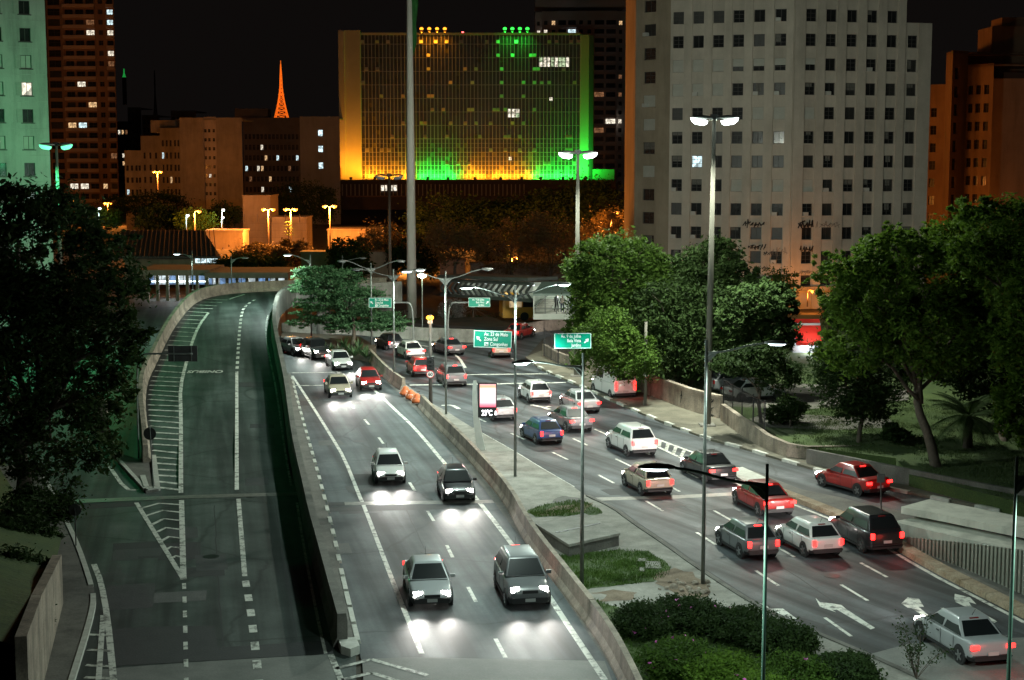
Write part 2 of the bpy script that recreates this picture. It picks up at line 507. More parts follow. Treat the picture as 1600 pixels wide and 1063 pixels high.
# strip of pavement with painted kerb between the wall and the middle carriageway
sp = [G(*p) for p in KERB_L[:8]]
inner = [Vector((p.x, p.y, 0)) for p in rp if p.y < 121]
mbs = MB()
outer = [G(*p) for p in KERB_L[:8]]
mbs.prism([(p.x + 0.2, p.y) for p in inner] + [(p.x, p.y) for p in outer], -0.05, 0.13)
strip = structure('pavement_strip', mbs, CONC_D)
kp = [G(*p) for p in KERB_L[:8]][::-1]
L = length(kp); s = 0.1; k = 0
while s < L - 1.5:
    ln = 1.0 + 0.25 * random.random()
    if s < 8: ln = 1.9
    MB().sweep(part_path(kp, s, s + ln, 0.6), [(-0.08 + random.uniform(-.03, .03), 0.0), (-0.08, 0.155), (0.10, 0.155), (0.14, 0.0)]).build('painted_kerb', KERBW, strip)
    s += ln + (0.35 if s < 8 else 1.35); k += 1
nose = MB().prism([(q.x, q.y) for q in GL([(528, 1010), (556, 1008), (562, 1021), (548, 1027), (533, 1022)])], -0.02, 0.30).build('island_nose', KERBW, strip)

# ------------------------------------------------------------------ markings
def mark(parent, name, px, w, z=0.010, m=PAINT, proj=None, sm=1):
    pts = smooth_path([(proj or (lambda a, b: G(a, b, 0)))(*p) for p in px], sm)
    pts = resample(pts, 2.5)
    return ribbon(MB(), pts, w, z).build(name, m, parent, fix=False)
def dashes(parent, px, w, dash, gap, z=0.010, m=PAINT, start=0.0, end=None, proj=None):
    pts = smooth_path([(proj or (lambda a, b: G(a, b, 0)))(*p) for p in px], 1)
    L = end or length(pts); s = start
    while s + dash < L:
        ribbon(MB(), part_path(pts, s, s + dash), w, z).build('lane_dash', m, parent, fix=False)
        s += dash + gap
RPx = lambda a, b: RP(a, b)
# middle carriageway
mark(road_middle, 'edge_line', [(456.7, 587.5), (471, 608.7), (499, 652), (517, 681), (538.6, 717), (561, 774), (570, 794), (600, 873), (619, 922), (659, 1022)], 0.20)
mark(road_middle, 'edge_line', [(575, 601), (592, 616), (617.6, 641), (640, 661), (662.8, 686), (691, 720), (719, 751), (744.6, 779.5), (780, 824.6), (838, 901.5), (875.6, 959.5), (916.6, 1021), (945, 1063)], 0.24)
dashes(road_middle, [(546, 631), (562, 647), (577, 664), (592, 684), (610, 709), (632, 742), (655, 778), (685, 826), (715, 887), (755, 962), (800, 1047), (830, 1110)], 0.16, 2.2, 4.8)
mark(road_middle, 'stop_line', [(452, 583), (534, 582)], 0.35, z=0.0125, m=PAINT_W, sm=0)
mark(road_middle, 'stop_line', [(456, 603), (545, 602)], 0.35, z=0.0125, m=PAINT_W, sm=0)
for a, b in (((524, 1046), (580, 1031)), ((580, 1031), (668, 1056)), ((534, 1063), (581, 1052)), ((581, 1052), (625, 1066)), ((517, 1024), (534, 1066))):
    mark(road_middle, 'chevron_line', [a, b], 0.22, z=0.018, m=PAINT_W, sm=0)
child_flat('expansion_joint', road_middle, [(512, 790), (512, 785), (778, 781), (780, 786)], STEEL, 0.014)
child_flat('joint_plate', road_middle, [(513, 790.4), (513, 785), (538, 784.6), (539, 790)], PATCH, 0.018)
child_flat('tar_band', road_middle, [(462, 634), (462, 627), (560, 626), (566, 632)], PATCH, 0.0094)
child_flat('tar_band', road_middle, [(514, 800), (514, 792), (700, 788), (704, 796)], PATCH, 0.0094)
# gutter strip beside the median wall with drain slots
gut_in = [(590, 588), (600, 595), (628, 618), (652, 643), (676, 671), (706, 707), (735, 741), (760, 769), (796, 817), (854, 893), (893, 951), (934, 1012), (966, 1063), (1000, 1120)]
structure('gutter', MB().poly(GL(gut_in, 0.016) + GL(MED_L[:0:-1], 0.016)), CONC_D)
gutter = bpy.data.objects['gutter']
gp = smooth_path(GL([(p[0] + 9, p[1] - 4) for p in gut_in], 0.0), 1)
s = 6.0
while s < length(gp) - 2:
    a = along(gp, s); b = along(gp, s + 0.4); d = (b - a).normalized(); r = Vector((d.y, -d.x, 0))
    MB().bar(a - r * 0.1 + Vector((0, 0, 0.02)), a - r * 1.0 + Vector((0, 0, 0.02)), 0.16, 0.05).build('drain_slot', random.choice([IRON, PATCH, DECK]), gutter)
    s += random.uniform(1.6, 3.2)
# left road
mark(road_left, 'lane_line', [(372.6, 780), (376, 822), (382.4, 901)], 0.22, z=0.014)
dashes(road_left, [(383.5, 908), (391, 950), (399, 1013), (404, 1063), (410, 1120)], 0.30, 0.95, 1.15, z=0.014)
dashes(road_left, [(287.5, 912), (289, 960), (291, 1063), (292, 1120)], 0.16, 0.9, 1.1, z=0.014)
mark(road_left, 'edge_line', [(464, 786), (473, 846), (486, 915), (499, 980), (509, 1022)], 0.12, z=0.014)
mark(road_left, 'gore_line', [(213, 786), (250, 846), (287, 906)], 0.22, z=0.014, sm=0)
mark(road_left, 'gore_line', [(283.6, 782), (286.6, 906)], 0.26, z=0.0165, sm=0)
for (x0, y0, x1, y1, x2, y2) in ((220, 795, 248, 787, 282, 789), (227, 807, 254, 798, 282, 801), (236, 821, 256, 811, 283, 814), (245, 832, 259, 825, 284, 828), (252, 846, 264, 839, 284, 842), (260, 859, 267, 855, 284, 857), (270, 872, 274, 869, 285, 871)):
    mark(road_left, 'chevron_line', [(x0, y0), (x1, y1), (x2, y2)], 0.22, z=0.0152, sm=0)
mark(road_left, 'gore_line', [(146.7, 882), (158, 910), (168, 965), (177.5, 1063), (183, 1120)], 0.24, z=0.014)
mark(road_left, 'gore_line', [(161, 962), (154, 1063)], 0.2, z=0.0165, sm=0)
for y in (993, 1017, 1041, 1060):
    mark(road_left, 'chevron_line', [(139 - (y - 993) * 0.1, y - 1), (172 + (y - 993) * 0.08, y + 1)], 0.22, z=0.0152, m=PAINT_W, sm=0)
mark(road_left, 'edge_line', [(135, 683), (150, 702), (170, 728), (196.4, 766), (216, 766)], 0.22, z=0.014)
child_flat('expansion_joint', road_left, [(104, 787), (104, 781), (290, 774), (464, 769), (464, 774), (290, 779)], STEEL, 0.019)
child_flat('joint_dark_band', road_left, [(104, 797), (104, 788), (220, 784), (220, 791)], PATCH, 0.008)  # dark tar-coloured band along the near side of the joint
# ramp markings
ramp_line = [(282.7, 771), (282.7, 700), (282.7, 651), (281.5, 606), (290.7, 568), (298.7, 539), (310, 510), (329, 484.8), (354.7, 468.8), (382, 460.5)]
mark(flyover, 'edge_line', ramp_line, 0.24, 0.022, proj=RPx)
mark(flyover, 'lane_line', [(370, 766), (370, 737), (370, 660), (370, 581)], 0.22, 0.022, proj=RPx)
dashes(flyover, [(370.5, 577), (372, 550), (374, 520), (377.7, 488), (384, 478), (392, 472), (400, 468)], 0.24, 1.0, 1.0, 0.022, proj=RPx)
mark(flyover, 'edge_line', [(455, 760), (443, 690), (434, 625), (428, 590), (418, 545), (415, 518), (417, 497), (424, 478), (436, 468)], 0.12, 0.022, m=PAINT_W, proj=RPx)
rl2 = uni(smooth_path([RP(*p) for p in ramp_line], 1), 200)
ll2 = uni([p for p in le if p.y < 156], 400)
y = 80.5
while y < 150:
    a = min(rl2, key=lambda p: abs(p.y - y)); b = min(ll2, key=lambda p: abs(p.y - y - 0.6))
    if (a - b).length > 0.8:
        aa = a.copy(); bb = b.lerp(a, 0.07)
        n_ = [aa.lerp(bb, t / 3) for t in range(4)]
        for p in n_: p.z = ramp_z(p.y)
        ribbon(MB(), n_, 0.34, 0.026).build('hatch_bar', PAINT_W if random.random() < .35 else PAINT, flyover, fix=False)
    y += 1.55 if y < 110 else 2.1
for px in ([(383, 759), (383, 747), (419, 746), (420, 758)], [(390, 669), (391, 662.5), (428, 663), (428, 669)], [(373, 605), (373, 597.5), (434, 597), (437, 605)]):
    MB().poly([RP(a, b, 0.020) for a, b in px]).build('tar_patch', PATCH, flyover)

# repairs: cut-out patches, longitudinal seams and manhole covers
PATCH2 = mat('tar_patch_pale', (0.085, 0.088, 0.086), (0.125, 0.126, 0.122), 2.0, 0.8, 0.2, speck=0.2)
PATCH3 = mat('tar_patch_mid', (0.045, 0.047, 0.050), (0.07, 0.071, 0.072), 1.5, 0.7, 0.2, speck=0.2)
rq = random.Random(17)
def road_patches(road, guides, n, z):
    for _ in range(n):
        g = rq.choice(guides); pth = smooth_path(GL(g), 1); L_ = length(pth); s0 = rq.uniform(1, L_ - 6)
        w = rq.uniform(0.7, 2.2); ln = rq.uniform(0.8, 3.8); off = rq.uniform(0.8, 2.6)
        mbp = MB(); a = along(pth, s0); b = along(pth, s0 + ln); d = (b - a).normalized(); r = Vector((d.y, -d.x, 0)); j = lambda: rq.uniform(-.08, .08)
        q = [a + r * (off + j()), a + r * (off + w + j()), b + r * (off + w + j()), b + r * (off + j())]
        zz_ = z + 0.0003 * _
        mbp.poly([p + Vector((0, 0, zz_)) for p in q]).build('tar_patch', rq.choice([PATCH, PATCH2, PATCH3, PATCH3]), road)
def manhole(road, px, py, z, proj=None):
    c = G(px, py) if proj is None else proj(px, py)
    MB().tube([c + Vector((0, 0, z - 0.004)), c + Vector((0, 0, z))], 0.36, 20).build('manhole_cover', IRON, road)
road_patches(road_middle, [[(471, 608), (517, 681), (561, 774), (619, 922)], [(562, 647), (632, 742), (715, 887)]], 9, 0.0065)
road_patches(road_right, [[(740, 651), (870, 710), (1040, 801), (1171, 885)], [(860, 669), (1030, 751), (1184, 837), (1332, 925)], [(1040, 722), (1252, 832), (1413, 917)]], 13, 0.0035)
road_patches(road_left, [[(180, 800), (190, 900), (200, 1010)], [(300, 800), (302, 900), (305, 1010)], [(385, 800), (395, 900), (410, 1010)]], 9, 0.0025)
manhole(road_middle, 668, 862, 0.012); manhole(road_middle, 560, 690, 0.012); manhole(road_right, 1010, 745, 0.010); manhole(road_right, 1300, 900, 0.010); manhole(road_left, 392, 776, 0.016); manhole(road_left, 330, 870, 0.012)
for g_, rd_, z_ in (([(545, 640), (610, 745), (660, 850), (720, 985)], road_middle, 0.0055), ([(900, 700), (1060, 785), (1230, 890), (1330, 960)], road_right, 0.003), ([(335, 790), (340, 900), (348, 1015)], road_left, 0.002), ([(430, 790), (446, 900), (465, 1000)], road_left, 0.002)):
    pts = resample(smooth_path(GL(g_), 2), 1.2)
    for p in pts: p.x += rq.uniform(-.03, .03)
    ribbon(MB(), pts, 0.05, z_).build('tar_seam', PATCH, rd_, fix=False)
FONT = None
def text(body, size, m, parent, M, name='lettering', align='LEFT', extrude=0.002, bold=0.0):
    c = bpy.data.curves.new(name, 'FONT')
    c.body = body; c.size = size; c.align_x = align; c.extrude = extrude; c.offset = bold
    c.materials.append(m)
    tmp = bpy.data.objects.new(name, c)
    me = tmp.to_mesh().copy()
    me.name = name
    tmp.to_mesh_clear()
    bpy.data.objects.remove(tmp)
    o = link(name, me, parent)
    o.matrix_local = M
    return o
# bus lane lettering painted on the flyover, read by drivers coming down
tp = RP(350, 579.5); sl = math.atan(0.065)
Mt = Matrix.Translation(tp + Vector((0, 0.0, 0.03))) @ Matrix.Rotation(PI + 0.03, 4, 'Z') @ Matrix.Rotation(-sl, 4, 'X') @ Matrix.Diagonal((0.55, 1.0, 1, 1))
text('ONIBUS', 1.35, PAINT, flyover, Mt, 'lane_lettering', bold=0.02)

# right carriageway
mark(road_right, 'edge_line', [(652, 617), (677, 634.6), (698.7, 646.8), (720.7, 661.5), (745, 676), (801.5, 708), (848, 737), (892, 763), (916.6, 780.5), (957.6, 800)], 0.22)
mark(road_right, 'edge_line', [(738, 669), (801.5, 704.5), (848, 733.5), (896, 761)], 0.16, z=0.0115)
L1 = [(740, 651), (800, 678), (870, 710), (929, 739), (985, 769), (1040, 801), (1102, 841), (1171, 885.5), (1242, 932.5), (1332, 996), (1420, 1060)]
L2 = [(780, 634), (860, 669), (960, 716), (1030, 751), (1108.6, 794), (1184, 837), (1249.5, 875.6), (1332.7, 925), (1440, 990), (1560, 1063)]
L3 = [(820, 622), (930, 671), (1040, 722), (1140, 772), (1252, 832), (1330.7, 872), (1413, 917), (1560, 1000), (1680, 1070)]
for ln in (L1, L2, L3): dashes(road_right, ln, 0.15, 2.4, 4.6)
mark(road_right, 'edge_line', [(1000, 676), (1060, 699), (1100, 713), (1150, 731), (1180, 744)], 0.2)
mark(road_right, 'edge_line', [(1010, 690), (1060, 714), (1110, 737), (1140, 752), (1175, 766), (1271, 800), (1354, 837), (1446, 893), (1549, 946), (1640, 994)], 0.2)
for t in np.linspace(0.08, 0.8, 9):
    a = G(1010, 690).lerp(G(1140, 752), t); b = G(1000, 676).lerp(G(1150, 731), min(1, t + 0.06))
    ribbon(MB(), [a, b], 0.22, 0.0115).build('chevron_line', PAINT_W, road_right, fix=False)
mark(road_right, 'edge_line', [(1179.5, 742), (1251, 768.5), (1313, 781.5), (1354.6, 792), (1406, 803)], 0.16)
mark(road_right, 'stop_line', [(703, 586), (856, 584.5)], 0.4, z=0.0125, sm=0)
mark(road_right, 'stop_line', [(640, 602), (700, 601.5), (884, 598)], 0.45, z=0.0125, sm=0)
mark(road_right, 'gore_line', [(727, 575), (718, 560), (708, 553), (709, 548), (722, 541), (740, 538)], 0.25)
mark(road_right, 'edge_line', [(708, 553.6), (690, 546), (660, 540), (620, 535), (590, 531)], 0.2)
mark(road_right, 'edge_line', [(836, 563), (848, 571), (855, 576)], 0.16)
dashes(road_right, [(795, 556), (807, 566), (818, 573)], 0.16, 0.8, 0.9)
mark(road_right, 'turn_mark', [(831, 633), (850, 637), (860, 635)], 0.35, sm=0)
mark(road_right, 'turn_mark', [(850, 637), (858, 640)], 0.35, z=0.0115, sm=0)
mark(road_right, 'turn_mark', [(690, 634), (706, 633), (717, 639)], 0.3)
child_flat('expansion_joint', road_right, [(917, 783), (918, 778), (1060, 774), (1192, 767), (1194, 772), (1060, 779)], STEEL, 0.008)
RB = lambda X, Y_: (1100 + X / 2.514, 640 + Y_ / 2.514)
def arrow(pts):
    MB().poly(GL([RB(*p) for p in pts], 0.011)).build('painted_arrow', PAINT, road_right)
arrow([(438, 740), (455, 757), (505, 762), (540, 768), (560, 785), (672, 858), (655, 864), (545, 800), (522, 786), (505, 788), (520, 797), (455, 775)])
arrow([(775, 762), (800, 738), (845, 744), (864, 775), (842, 775), (928, 845), (916, 850), (815, 780), (800, 779)])
arrow([(985, 724), (1045, 738), (1070, 765), (1040, 756), (1050, 772), (1152, 833), (1140, 838), (1025, 775), (988, 756), (983, 742)])
arrow([(215, 760), (240, 766), (258, 782), (310, 782), (365, 822), (345, 822), (290, 800), (240, 800)])

# ------------------------------------------------------------------ median between the carriageways
med_px = [(600, 583), (629, 607), (652, 631), (690, 664), (735, 709), (800, 783), (830, 845), (898, 932), (950, 1003), (985, 1063), (1040, 1180)]
mpoly = GL([(p[0] + 4, p[1] - 2) for p in med_px]) + GL(MED_R[:1:-1])
structure('median', MB().prism([(p.x, p.y) for p in mpoly], -0.05, 0.12), CONC)
median = bpy.data.objects['median']
# kerb face towards the right carriageway
kr = smooth_path(GL(MED_R[10:]), 1)
ribbon(MB(), [p + Vector((0.22, 0.08, 0)) for p in smooth_path(GL(MED_R[11:18]), 1)], 0.45, 0.0135).build('kerb_shade_band', PATCH, road_right, fix=False)  # dark flat band painted in place of the shaded kerb face
structure('median_kerb', MB().sweep(kr, [(0.06, -0.05), (0.05, 0.17), (-0.16, 0.17), (-0.16, -0.05)]), CONC_D, None)
def wallsweep(name, label, px, prof, m, z=0.0, sm=1, cat='wall', jl=None):
    path = smooth_path(GL(px, z), sm)
    o = MB().sweep(path, prof).build(name, m)
    tag(o, label, cat)
    return o, path
J2 = [(0.30, -0.05), (0.28, 0.12), (0.15, 0.35), (0.11, 0.95), (-0.11, 0.95), (-0.15, 0.35), (-0.28, 0.12), (-0.30, -0.05)]
def seg_wall(name, label, px, prof, m, seg, cat='wall', gap=0.03, z=0.0):
    """barrier of cast pieces, each piece a part"""
    path = smooth_path(GL(px, z), 2); L = length(path); n = max(1, int(L / seg))
    root = empty(name, path[0]); tag(root, label, cat)
    off = -Vector(path[0])
    for i in range(n):
        a, b = L * i / n + gap / 2, L * (i + 1) / n - gap / 2
        dzz = random.uniform(-0.012, 0.012)
        pp = [p + off + Vector((0, 0, dzz)) for p in part_path(path, a, b, 1.0)]
        MB().sweep(pp, prof).build('barrier_segment', m, root)
    return root
seg_wall('median_barrier', 'long grimy concrete barrier running along the avenue to the bottom edge', [(659, 637), (676, 656), (733, 712), (797, 786), (827, 846), (895, 935), (947, 1004), (978, 1060), (1030, 1180)], J2, CONC_W, 6.0)
seg_wall('median_barrier', 'short concrete barrier beside the trees with orange sacks at its end', [(578, 562), (596, 582), (614, 599), (631, 610)], J2, CONC_W, 3.0)
# concrete block (vent) in the median
ZM = 0.12
vb = [G(839, 826, ZM), G(894, 858, ZM), G(968, 856, ZM), G(968, 838, ZM)]
a, b, c = G(838, 838, ZM), G(889, 871, ZM), G(967, 853, ZM)
d = a + (c - b)
blk = MB().prism([(p.x, p.y) for p in (a, b, c, d)], 0.10, 0.60)
vent = blk.build('vent_block', CONC_D)
tag(vent, 'low weathered concrete block with a slot on the grassy median', 'concrete block')
cx_, cy_ = (a.x + b.x + c.x + d.x) / 4, (a.y + b.y + c.y + d.y) / 4
def inset(p, k): return (cx_ + (p.x - cx_) * k, cy_ + (p.y - cy_) * k)
MB().prism([inset(p, 1.03) for p in (a, b, c, d)], 0.60, 0.72).build('lid', CONC, vent)
u = (c - b).normalized(); e = Vector((cx_, cy_, 0.725))
MB().bar(e - u * 1.3, e + u * 1.4, 0.16, 0.02).build('slot', IRON, vent)

# dirt and turf on the median
def patch(name, px, m, z):
    pts = GL(px, z)
    sm = []
    P = pts + [pts[0]]
    for i in range(len(pts)):
        p, q = P[i], P[i + 1]
        for t in (0, .33, .66):
            v = p.lerp(q, t)
            sm.append(v + Vector((random.uniform(-.12, .12), random.uniform(-.18, .18), 0)))
    return MB().poly(sm).build(name, m, median), pts
turf1, tp1 = patch('turf', [(862, 868), (905, 866), (968, 858), (1012, 862), (1048, 886), (1050, 900), (1000, 912), (925, 918), (905, 930), (1000, 960), (1100, 960), (1190, 985), (1330, 1045), (1420, 1075), (1500, 1150), (1060, 1150), (985, 1040), (930, 972), (885, 910)], TURF, 0.126)
turf2, tp2 = patch('turf', [(822, 798), (850, 789), (905, 780), (935, 795), (942, 803), (900, 806), (838, 808)], TURF, 0.126)
patch('dirt', [(1020, 898), (1050, 888), (1080, 893), (1110, 920), (1100, 935), (1060, 930), (1025, 912)], DIRT, 0.130)
patch('dirt', [(925, 925), (960, 922), (1000, 925), (985, 940), (930, 940)], DIRT, 0.130)
patch('dirt', [(836, 803), (870, 790), (925, 786), (915, 797), (860, 806)], DIRT, 0.130)
patch('paving_slab', [(880, 775), (918, 778), (912, 787), (860, 785)], CONC_D, 0.131)
patch('paving_slab', [(900, 932), (920, 927), (945, 930), (940, 937), (908, 940)], CONC, 0.134)
# loose rubble
ROCK = mat('rubble', (0.16, 0.12, 0.09), (0.34, 0.30, 0.25), 3.0, 0.9, 0.4)
for i in range(26):
    px = random.uniform(1030, 1112); py = random.uniform(906, 934) + (px - 1070) * 0.1
    g = G(px, py, 0.13); r = random.uniform(0.06, 0.22)
    m_ = MB(); n_ = 7
    rings = []
    for h, k in ((0, 1), (0.5, 0.85), (0.8, 0.45)):
        rings.append([Vector((g.x + math.cos(t * 2 * PI / n_) * r * k * random.uniform(.7, 1.1), g.y + math.sin(t * 2 * PI / n_) * r * k * random.uniform(.7, 1.1), g.z + h * r)) for t in range(n_)])
    m_.loft(rings).build('stone', ROCK, median)
for (px, py, w, h) in ((1020, 884, 26, 10), (1003, 876, 14, 4), (1003, 891, 8, 5)):
    g = G(px, py, 0.13)
    MB().prism([(g.x - w * .014, g.y - h * .05), (g.x + w * .012, g.y - h * .06), (g.x + w * .014, g.y + h * .05), (g.x - w * .01, g.y + h * .06)], 0.12, 0.18).build('broken_slab', CONC, median)

# ------------------------------------------------------------------ right side: gore island, pavement, park terrace, walls
isl = [(1138, 738), (1160, 735), (1181, 741), (1251, 768), (1313, 781), (1354.6, 792), (1406, 802), (1480, 815), (1600, 840), (1720, 870), (1720, 1030), (1577, 951), (1498, 911), (1438, 880), (1354.6, 829), (1271, 793), (1195, 764)]
structure('gore_island', MB().prism([(p.x, p.y) for p in GL(isl)], -0.05, 0.13), CONC_D)
island = bpy.data.objects['gore_island']
MB().prism([(p.x, p.y) for p in GL([(1136, 738), (1160, 734), (1200, 752), (1215, 766), (1195, 767), (1160, 755)])], 0.0, 0.16).build('painted_nose', KERBW, island)
STAIN = mat('stained_concrete', (0.20, 0.13, 0.07), (0.40, 0.33, 0.24), 1.2, 0.85, 0.35, speck=0.25)
ik = smooth_path(GL([(1180, 762), (1271, 796), (1354.6, 832), (1438, 884), (1498, 915.5), (1577, 956), (1680, 1010)]), 1)
Lk = length(ik); s = 0
while s < Lk - 1:
    MB().sweep(part_path(ik, s + 0.02, min(Lk, s + 1.98), 0.7), [(-0.02, -0.05), (-0.06, 0.24), (-0.62, 0.27), (-0.75, -0.05)]).build('kerb_stone', STAIN, island)
    s += 2.0
# pavement on the park side
walk_out = smooth_path(GL(KERB_R[:12]), 1)
walk_in = GL([(1410, 722), (1300, 716), (1240, 718), (1180, 690), (1125, 655), (1079, 645), (1020, 622), (955, 596), (905, 578), (852, 548)])
structure('pavement', MB().prism([(p.x, p.y) for p in walk_out] + [(p.x, p.y) for p in GL([(1421, 773), (1700, 826), (1720, 815), (1600, 798), (1421, 752)])] + [(p.x, p.y) for p in walk_in], -0.05, 0.13), mat('pavement_olive', (0.105, 0.097, 0.072), (0.18, 0.165, 0.125), 0.8, 0.9, 0.25, speck=0.15, grime=0.4))
pav = bpy.data.objects['pavement']
kr2 = smooth_path(GL(KERB_R), 1); Lk = length(kr2); s = 0.5
while s < Lk - 2:
    ln = random.uniform(1.1, 1.5)
    pp = part_path(kr2, s, s + ln, 0.7)
    if s > 1: MB().sweep(pp, [(0.02, -0.02), (0.0, 0.165), (-0.24, 0.165), (-0.26, -0.02)]).build('painted_kerb', KERBW, pav)
    s += ln + random.uniform(1.3, 1.7)
# park terrace behind the walls
park_px = [(890, 560), (955, 578), (1020, 602), (1079, 620), (1128, 632), (1180, 668), (1239, 694), (1290, 702), (1400, 716), (1421, 742), (1500, 762), (1600, 786), (1800, 830), (2050, 700), (2000, 530), (1500, 492), (1150, 492), (1000, 500), (900, 520)]
PZ = 0.75
park = structure('park_lawn', MB().prism([(p.x, p.y) for p in GL(park_px, PZ)], -0.05, PZ), TURF)
PATHM = mat('park_path', (0.09, 0.085, 0.07), (0.15, 0.14, 0.12), 0.8, 0.9, 0.2, speck=0.15)
def ppatch(name, px, m=PATHM, z=PZ + 0.006):
    return MB().poly(GL(px, z)).build(name, m, park)
ppatch('path', [(1170, 655), (1200, 645), (1390, 655), (1400, 668), (1300, 672), (1200, 668)])
ppatch('path', [(1120, 600), (1260, 600), (1420, 610), (1420, 625), (1260, 640), (1130, 635)])
# retaining walls, cast in pieces
WP = [(0.16, -0.1), (0.14, 1.55), (0.20, 1.56), (0.20, 1.70), (-0.2, 1.70), (-0.2, -0.1)]
seg_wall('retaining_wall', 'long beige concrete retaining wall along the park pavement with black graffiti', [(905, 578), (955, 596), (1020, 621), (1079, 645), (1127, 657)], WP, CONC_W, 4.5)
WP2 = [(0.16, -0.1), (0.14, 1.25), (-0.16, 1.25), (-0.2, -0.1)]
def taper_wall(name, label, px, heights, th, m):
    path = GL(px); n = 5
    pts = resample(path, 1.6); L = length(pts)
    mb_ = MB(); o = 0
    hs = []
    acc = 0
    for i, p in enumerate(pts):
        if i: acc += (pts[i] - pts[i - 1]).length
        t = acc / L * (len(heights) - 1); k = min(int(t), len(heights) - 2)
        hs.append(heights[k] + (heights[k + 1] - heights[k]) * (t - k))
    for i, p in enumerate(pts):
        d = pts[min(i + 1, len(pts) - 1)] - pts[max(0, i - 1)]; d.z = 0; d.normalize(); r = Vector((d.y, -d.x, 0)) * th / 2
        for q, z in ((r, -0.1), (r, hs[i]), (-r, hs[i]), (-r, -0.1)): mb_.v.append(tuple(p + q + Vector((0, 0, z))))
    for i in range(len(pts) - 1):
        for k in range(4):
            k2 = (k + 1) % 4
            mb_.f.append((4 * i + k, 4 * (i + 1) + k, 4 * (i + 1) + k2, 4 * i + k2)); mb_.m.append(0)
    e = 4 * (len(pts) - 1)
    mb_.f += [(0, 1, 2, 3), (e + 3, e + 2, e + 1, e)]; mb_.m += [0, 0]
    return tag(mb_.build(name, m), label, 'wall')
taper_wall('retaining_wall', 'low curving beige wall sinking into the lawn beside the kerb', [(1129, 660), (1160, 682), (1200, 706), (1232, 717), (1262, 720), (1300, 718), (1350, 715), (1410, 713.5)], [1.25, 1.25, 1.2, 1.15, 1.0, 0.85, 0.75, 0.7], 0.32, CONC_W)
taper_wall('retaining_wall', 'dark low lawn edging wall above the painted kerb', [(1262, 727), (1330, 742), (1421, 762), (1500, 778), (1600, 798), (1720, 822)], [0.95, 1.0, 1.0, 1.0, 1.0], 0.25, CONC_D)
taper_wall('retaining_wall', 'low concrete wall under the dark fence near the footbridge', [(850, 560), (870, 571), (895, 580), (905, 583)], [1.3, 1.2, 1.2], 0.3, CONC_W)
# ribbed tunnel wall with white cap slabs at the right edge
RIB = mat('ribbed_concrete', (0.20, 0.205, 0.17), (0.32, 0.32, 0.27), 1.0, 0.85, 0.2, speck=0.1, grime=0.5)
CAPM = mat('cap_white', (0.55, 0.55, 0.48), (0.70, 0.69, 0.61), 1.2, 0.8, 0.15, grime=0.45)
rw = empty('ribbed_wall', G(1434, 864, 0)); tag(rw, 'ribbed concrete tunnel wall with white cap slabs by the side road', 'wall')
off = -Vector(G(1434, 864, 0))
wp = resample(GL([(1420, 858), (1460, 874), (1520, 898), (1600, 934), (1700, 985)]), 0.28)
mbr = MB(); mbb = MB(); Lw = length(wp)
for i, p in enumerate(wp):
    h = 0.45 + 1.45 * min(1, i / len(wp) * 1.5)
    d = wp[min(i + 1, len(wp) - 1)] - wp[max(0, i - 1)]; rz = math.atan2(d.y, d.x)
    MBr = MB().box((0, 0, 0.5), (0.15, 0.14, 1.0))
    if i == 0: ribme = MBr.mesh('rib', RIB)
    o_ = link('rib', ribme, rw, p + off + Vector((0, 0, 0.1)), rz); o_.scale = (1, 1, h)
base_path = [p + off for p in wp]
for i in range(len(base_path) - 1):
    h0 = 0.55 + 1.45 * min(1, i / len(wp) * 1.5); h1 = 0.55 + 1.45 * min(1, (i + 1) / len(wp) * 1.5)
    d = (base_path[i + 1] - base_path[i]).normalized(); r = Vector((d.y, -d.x, 0)) * -0.06
    p, q = base_path[i] + r, base_path[i + 1] + r
    mbb.add([p + Vector((0, 0, -0.1)), q + Vector((0, 0, -0.1)), q + Vector((0, 0, h1)), p + Vector((0, 0, h0))], [(0, 1, 2, 3)])
mbb.build('backing_wall', RIB, rw)
def slab_on(path_px, zc, th, wid, name):
    pth = [p + off for p in resample(GL(path_px, zc), 3.0)]
    MB().sweep(pth, [(0, -th), (0, 0), (-wid, 0), (-wid, -th)]).build(name, CAPM, rw)
slab_on([(1396, 815), (1440, 826), (1520, 845), (1620, 868), (1720, 892)], 0.85, 0.75, 1.9, 'cap_slab')
slab_on([(1408, 792), (1450, 800), (1520, 814), (1620, 834), (1720, 856)], 1.35, 0.32, 2.4, 'cap_slab')
# ------------------------------------------------------------------ left bank, slip road island
WHITEK = KERBW
lk = GL([(60, 728), (71, 749), (85, 775), (102, 811), (123, 853.5), (147, 924.5), (149, 948), (137, 995), (116, 1063), (80, 1180)])
lw = GL([(-60, 735), (0, 775), (60, 820), (99, 948), (71, 1063), (30, 1200)])
side_walk = structure('pavement_left', MB().prism([(p.x, p.y) for p in lk] + [(p.x, p.y) for p in lw[::-1]], -0.05, 0.13), CONC_D)
lks = smooth_path(lk, 1)
MB().sweep(part_path(lks, 2, length(lks) * 0.60, 1.0), [(-0.05, 0.0), (-0.05, 0.16), (0.16, 0.16), (0.18, 0.0)]).build('painted_kerb', WHITEK, side_walk)
MB().sweep(part_path(lks, length(lks) * 0.63, length(lks) - 1, 1.0), [(-0.05, 0.0), (-0.05, 0.16), (0.16, 0.16), (0.18, 0.0)]).build('painted_kerb', WHITEK, side_walk)
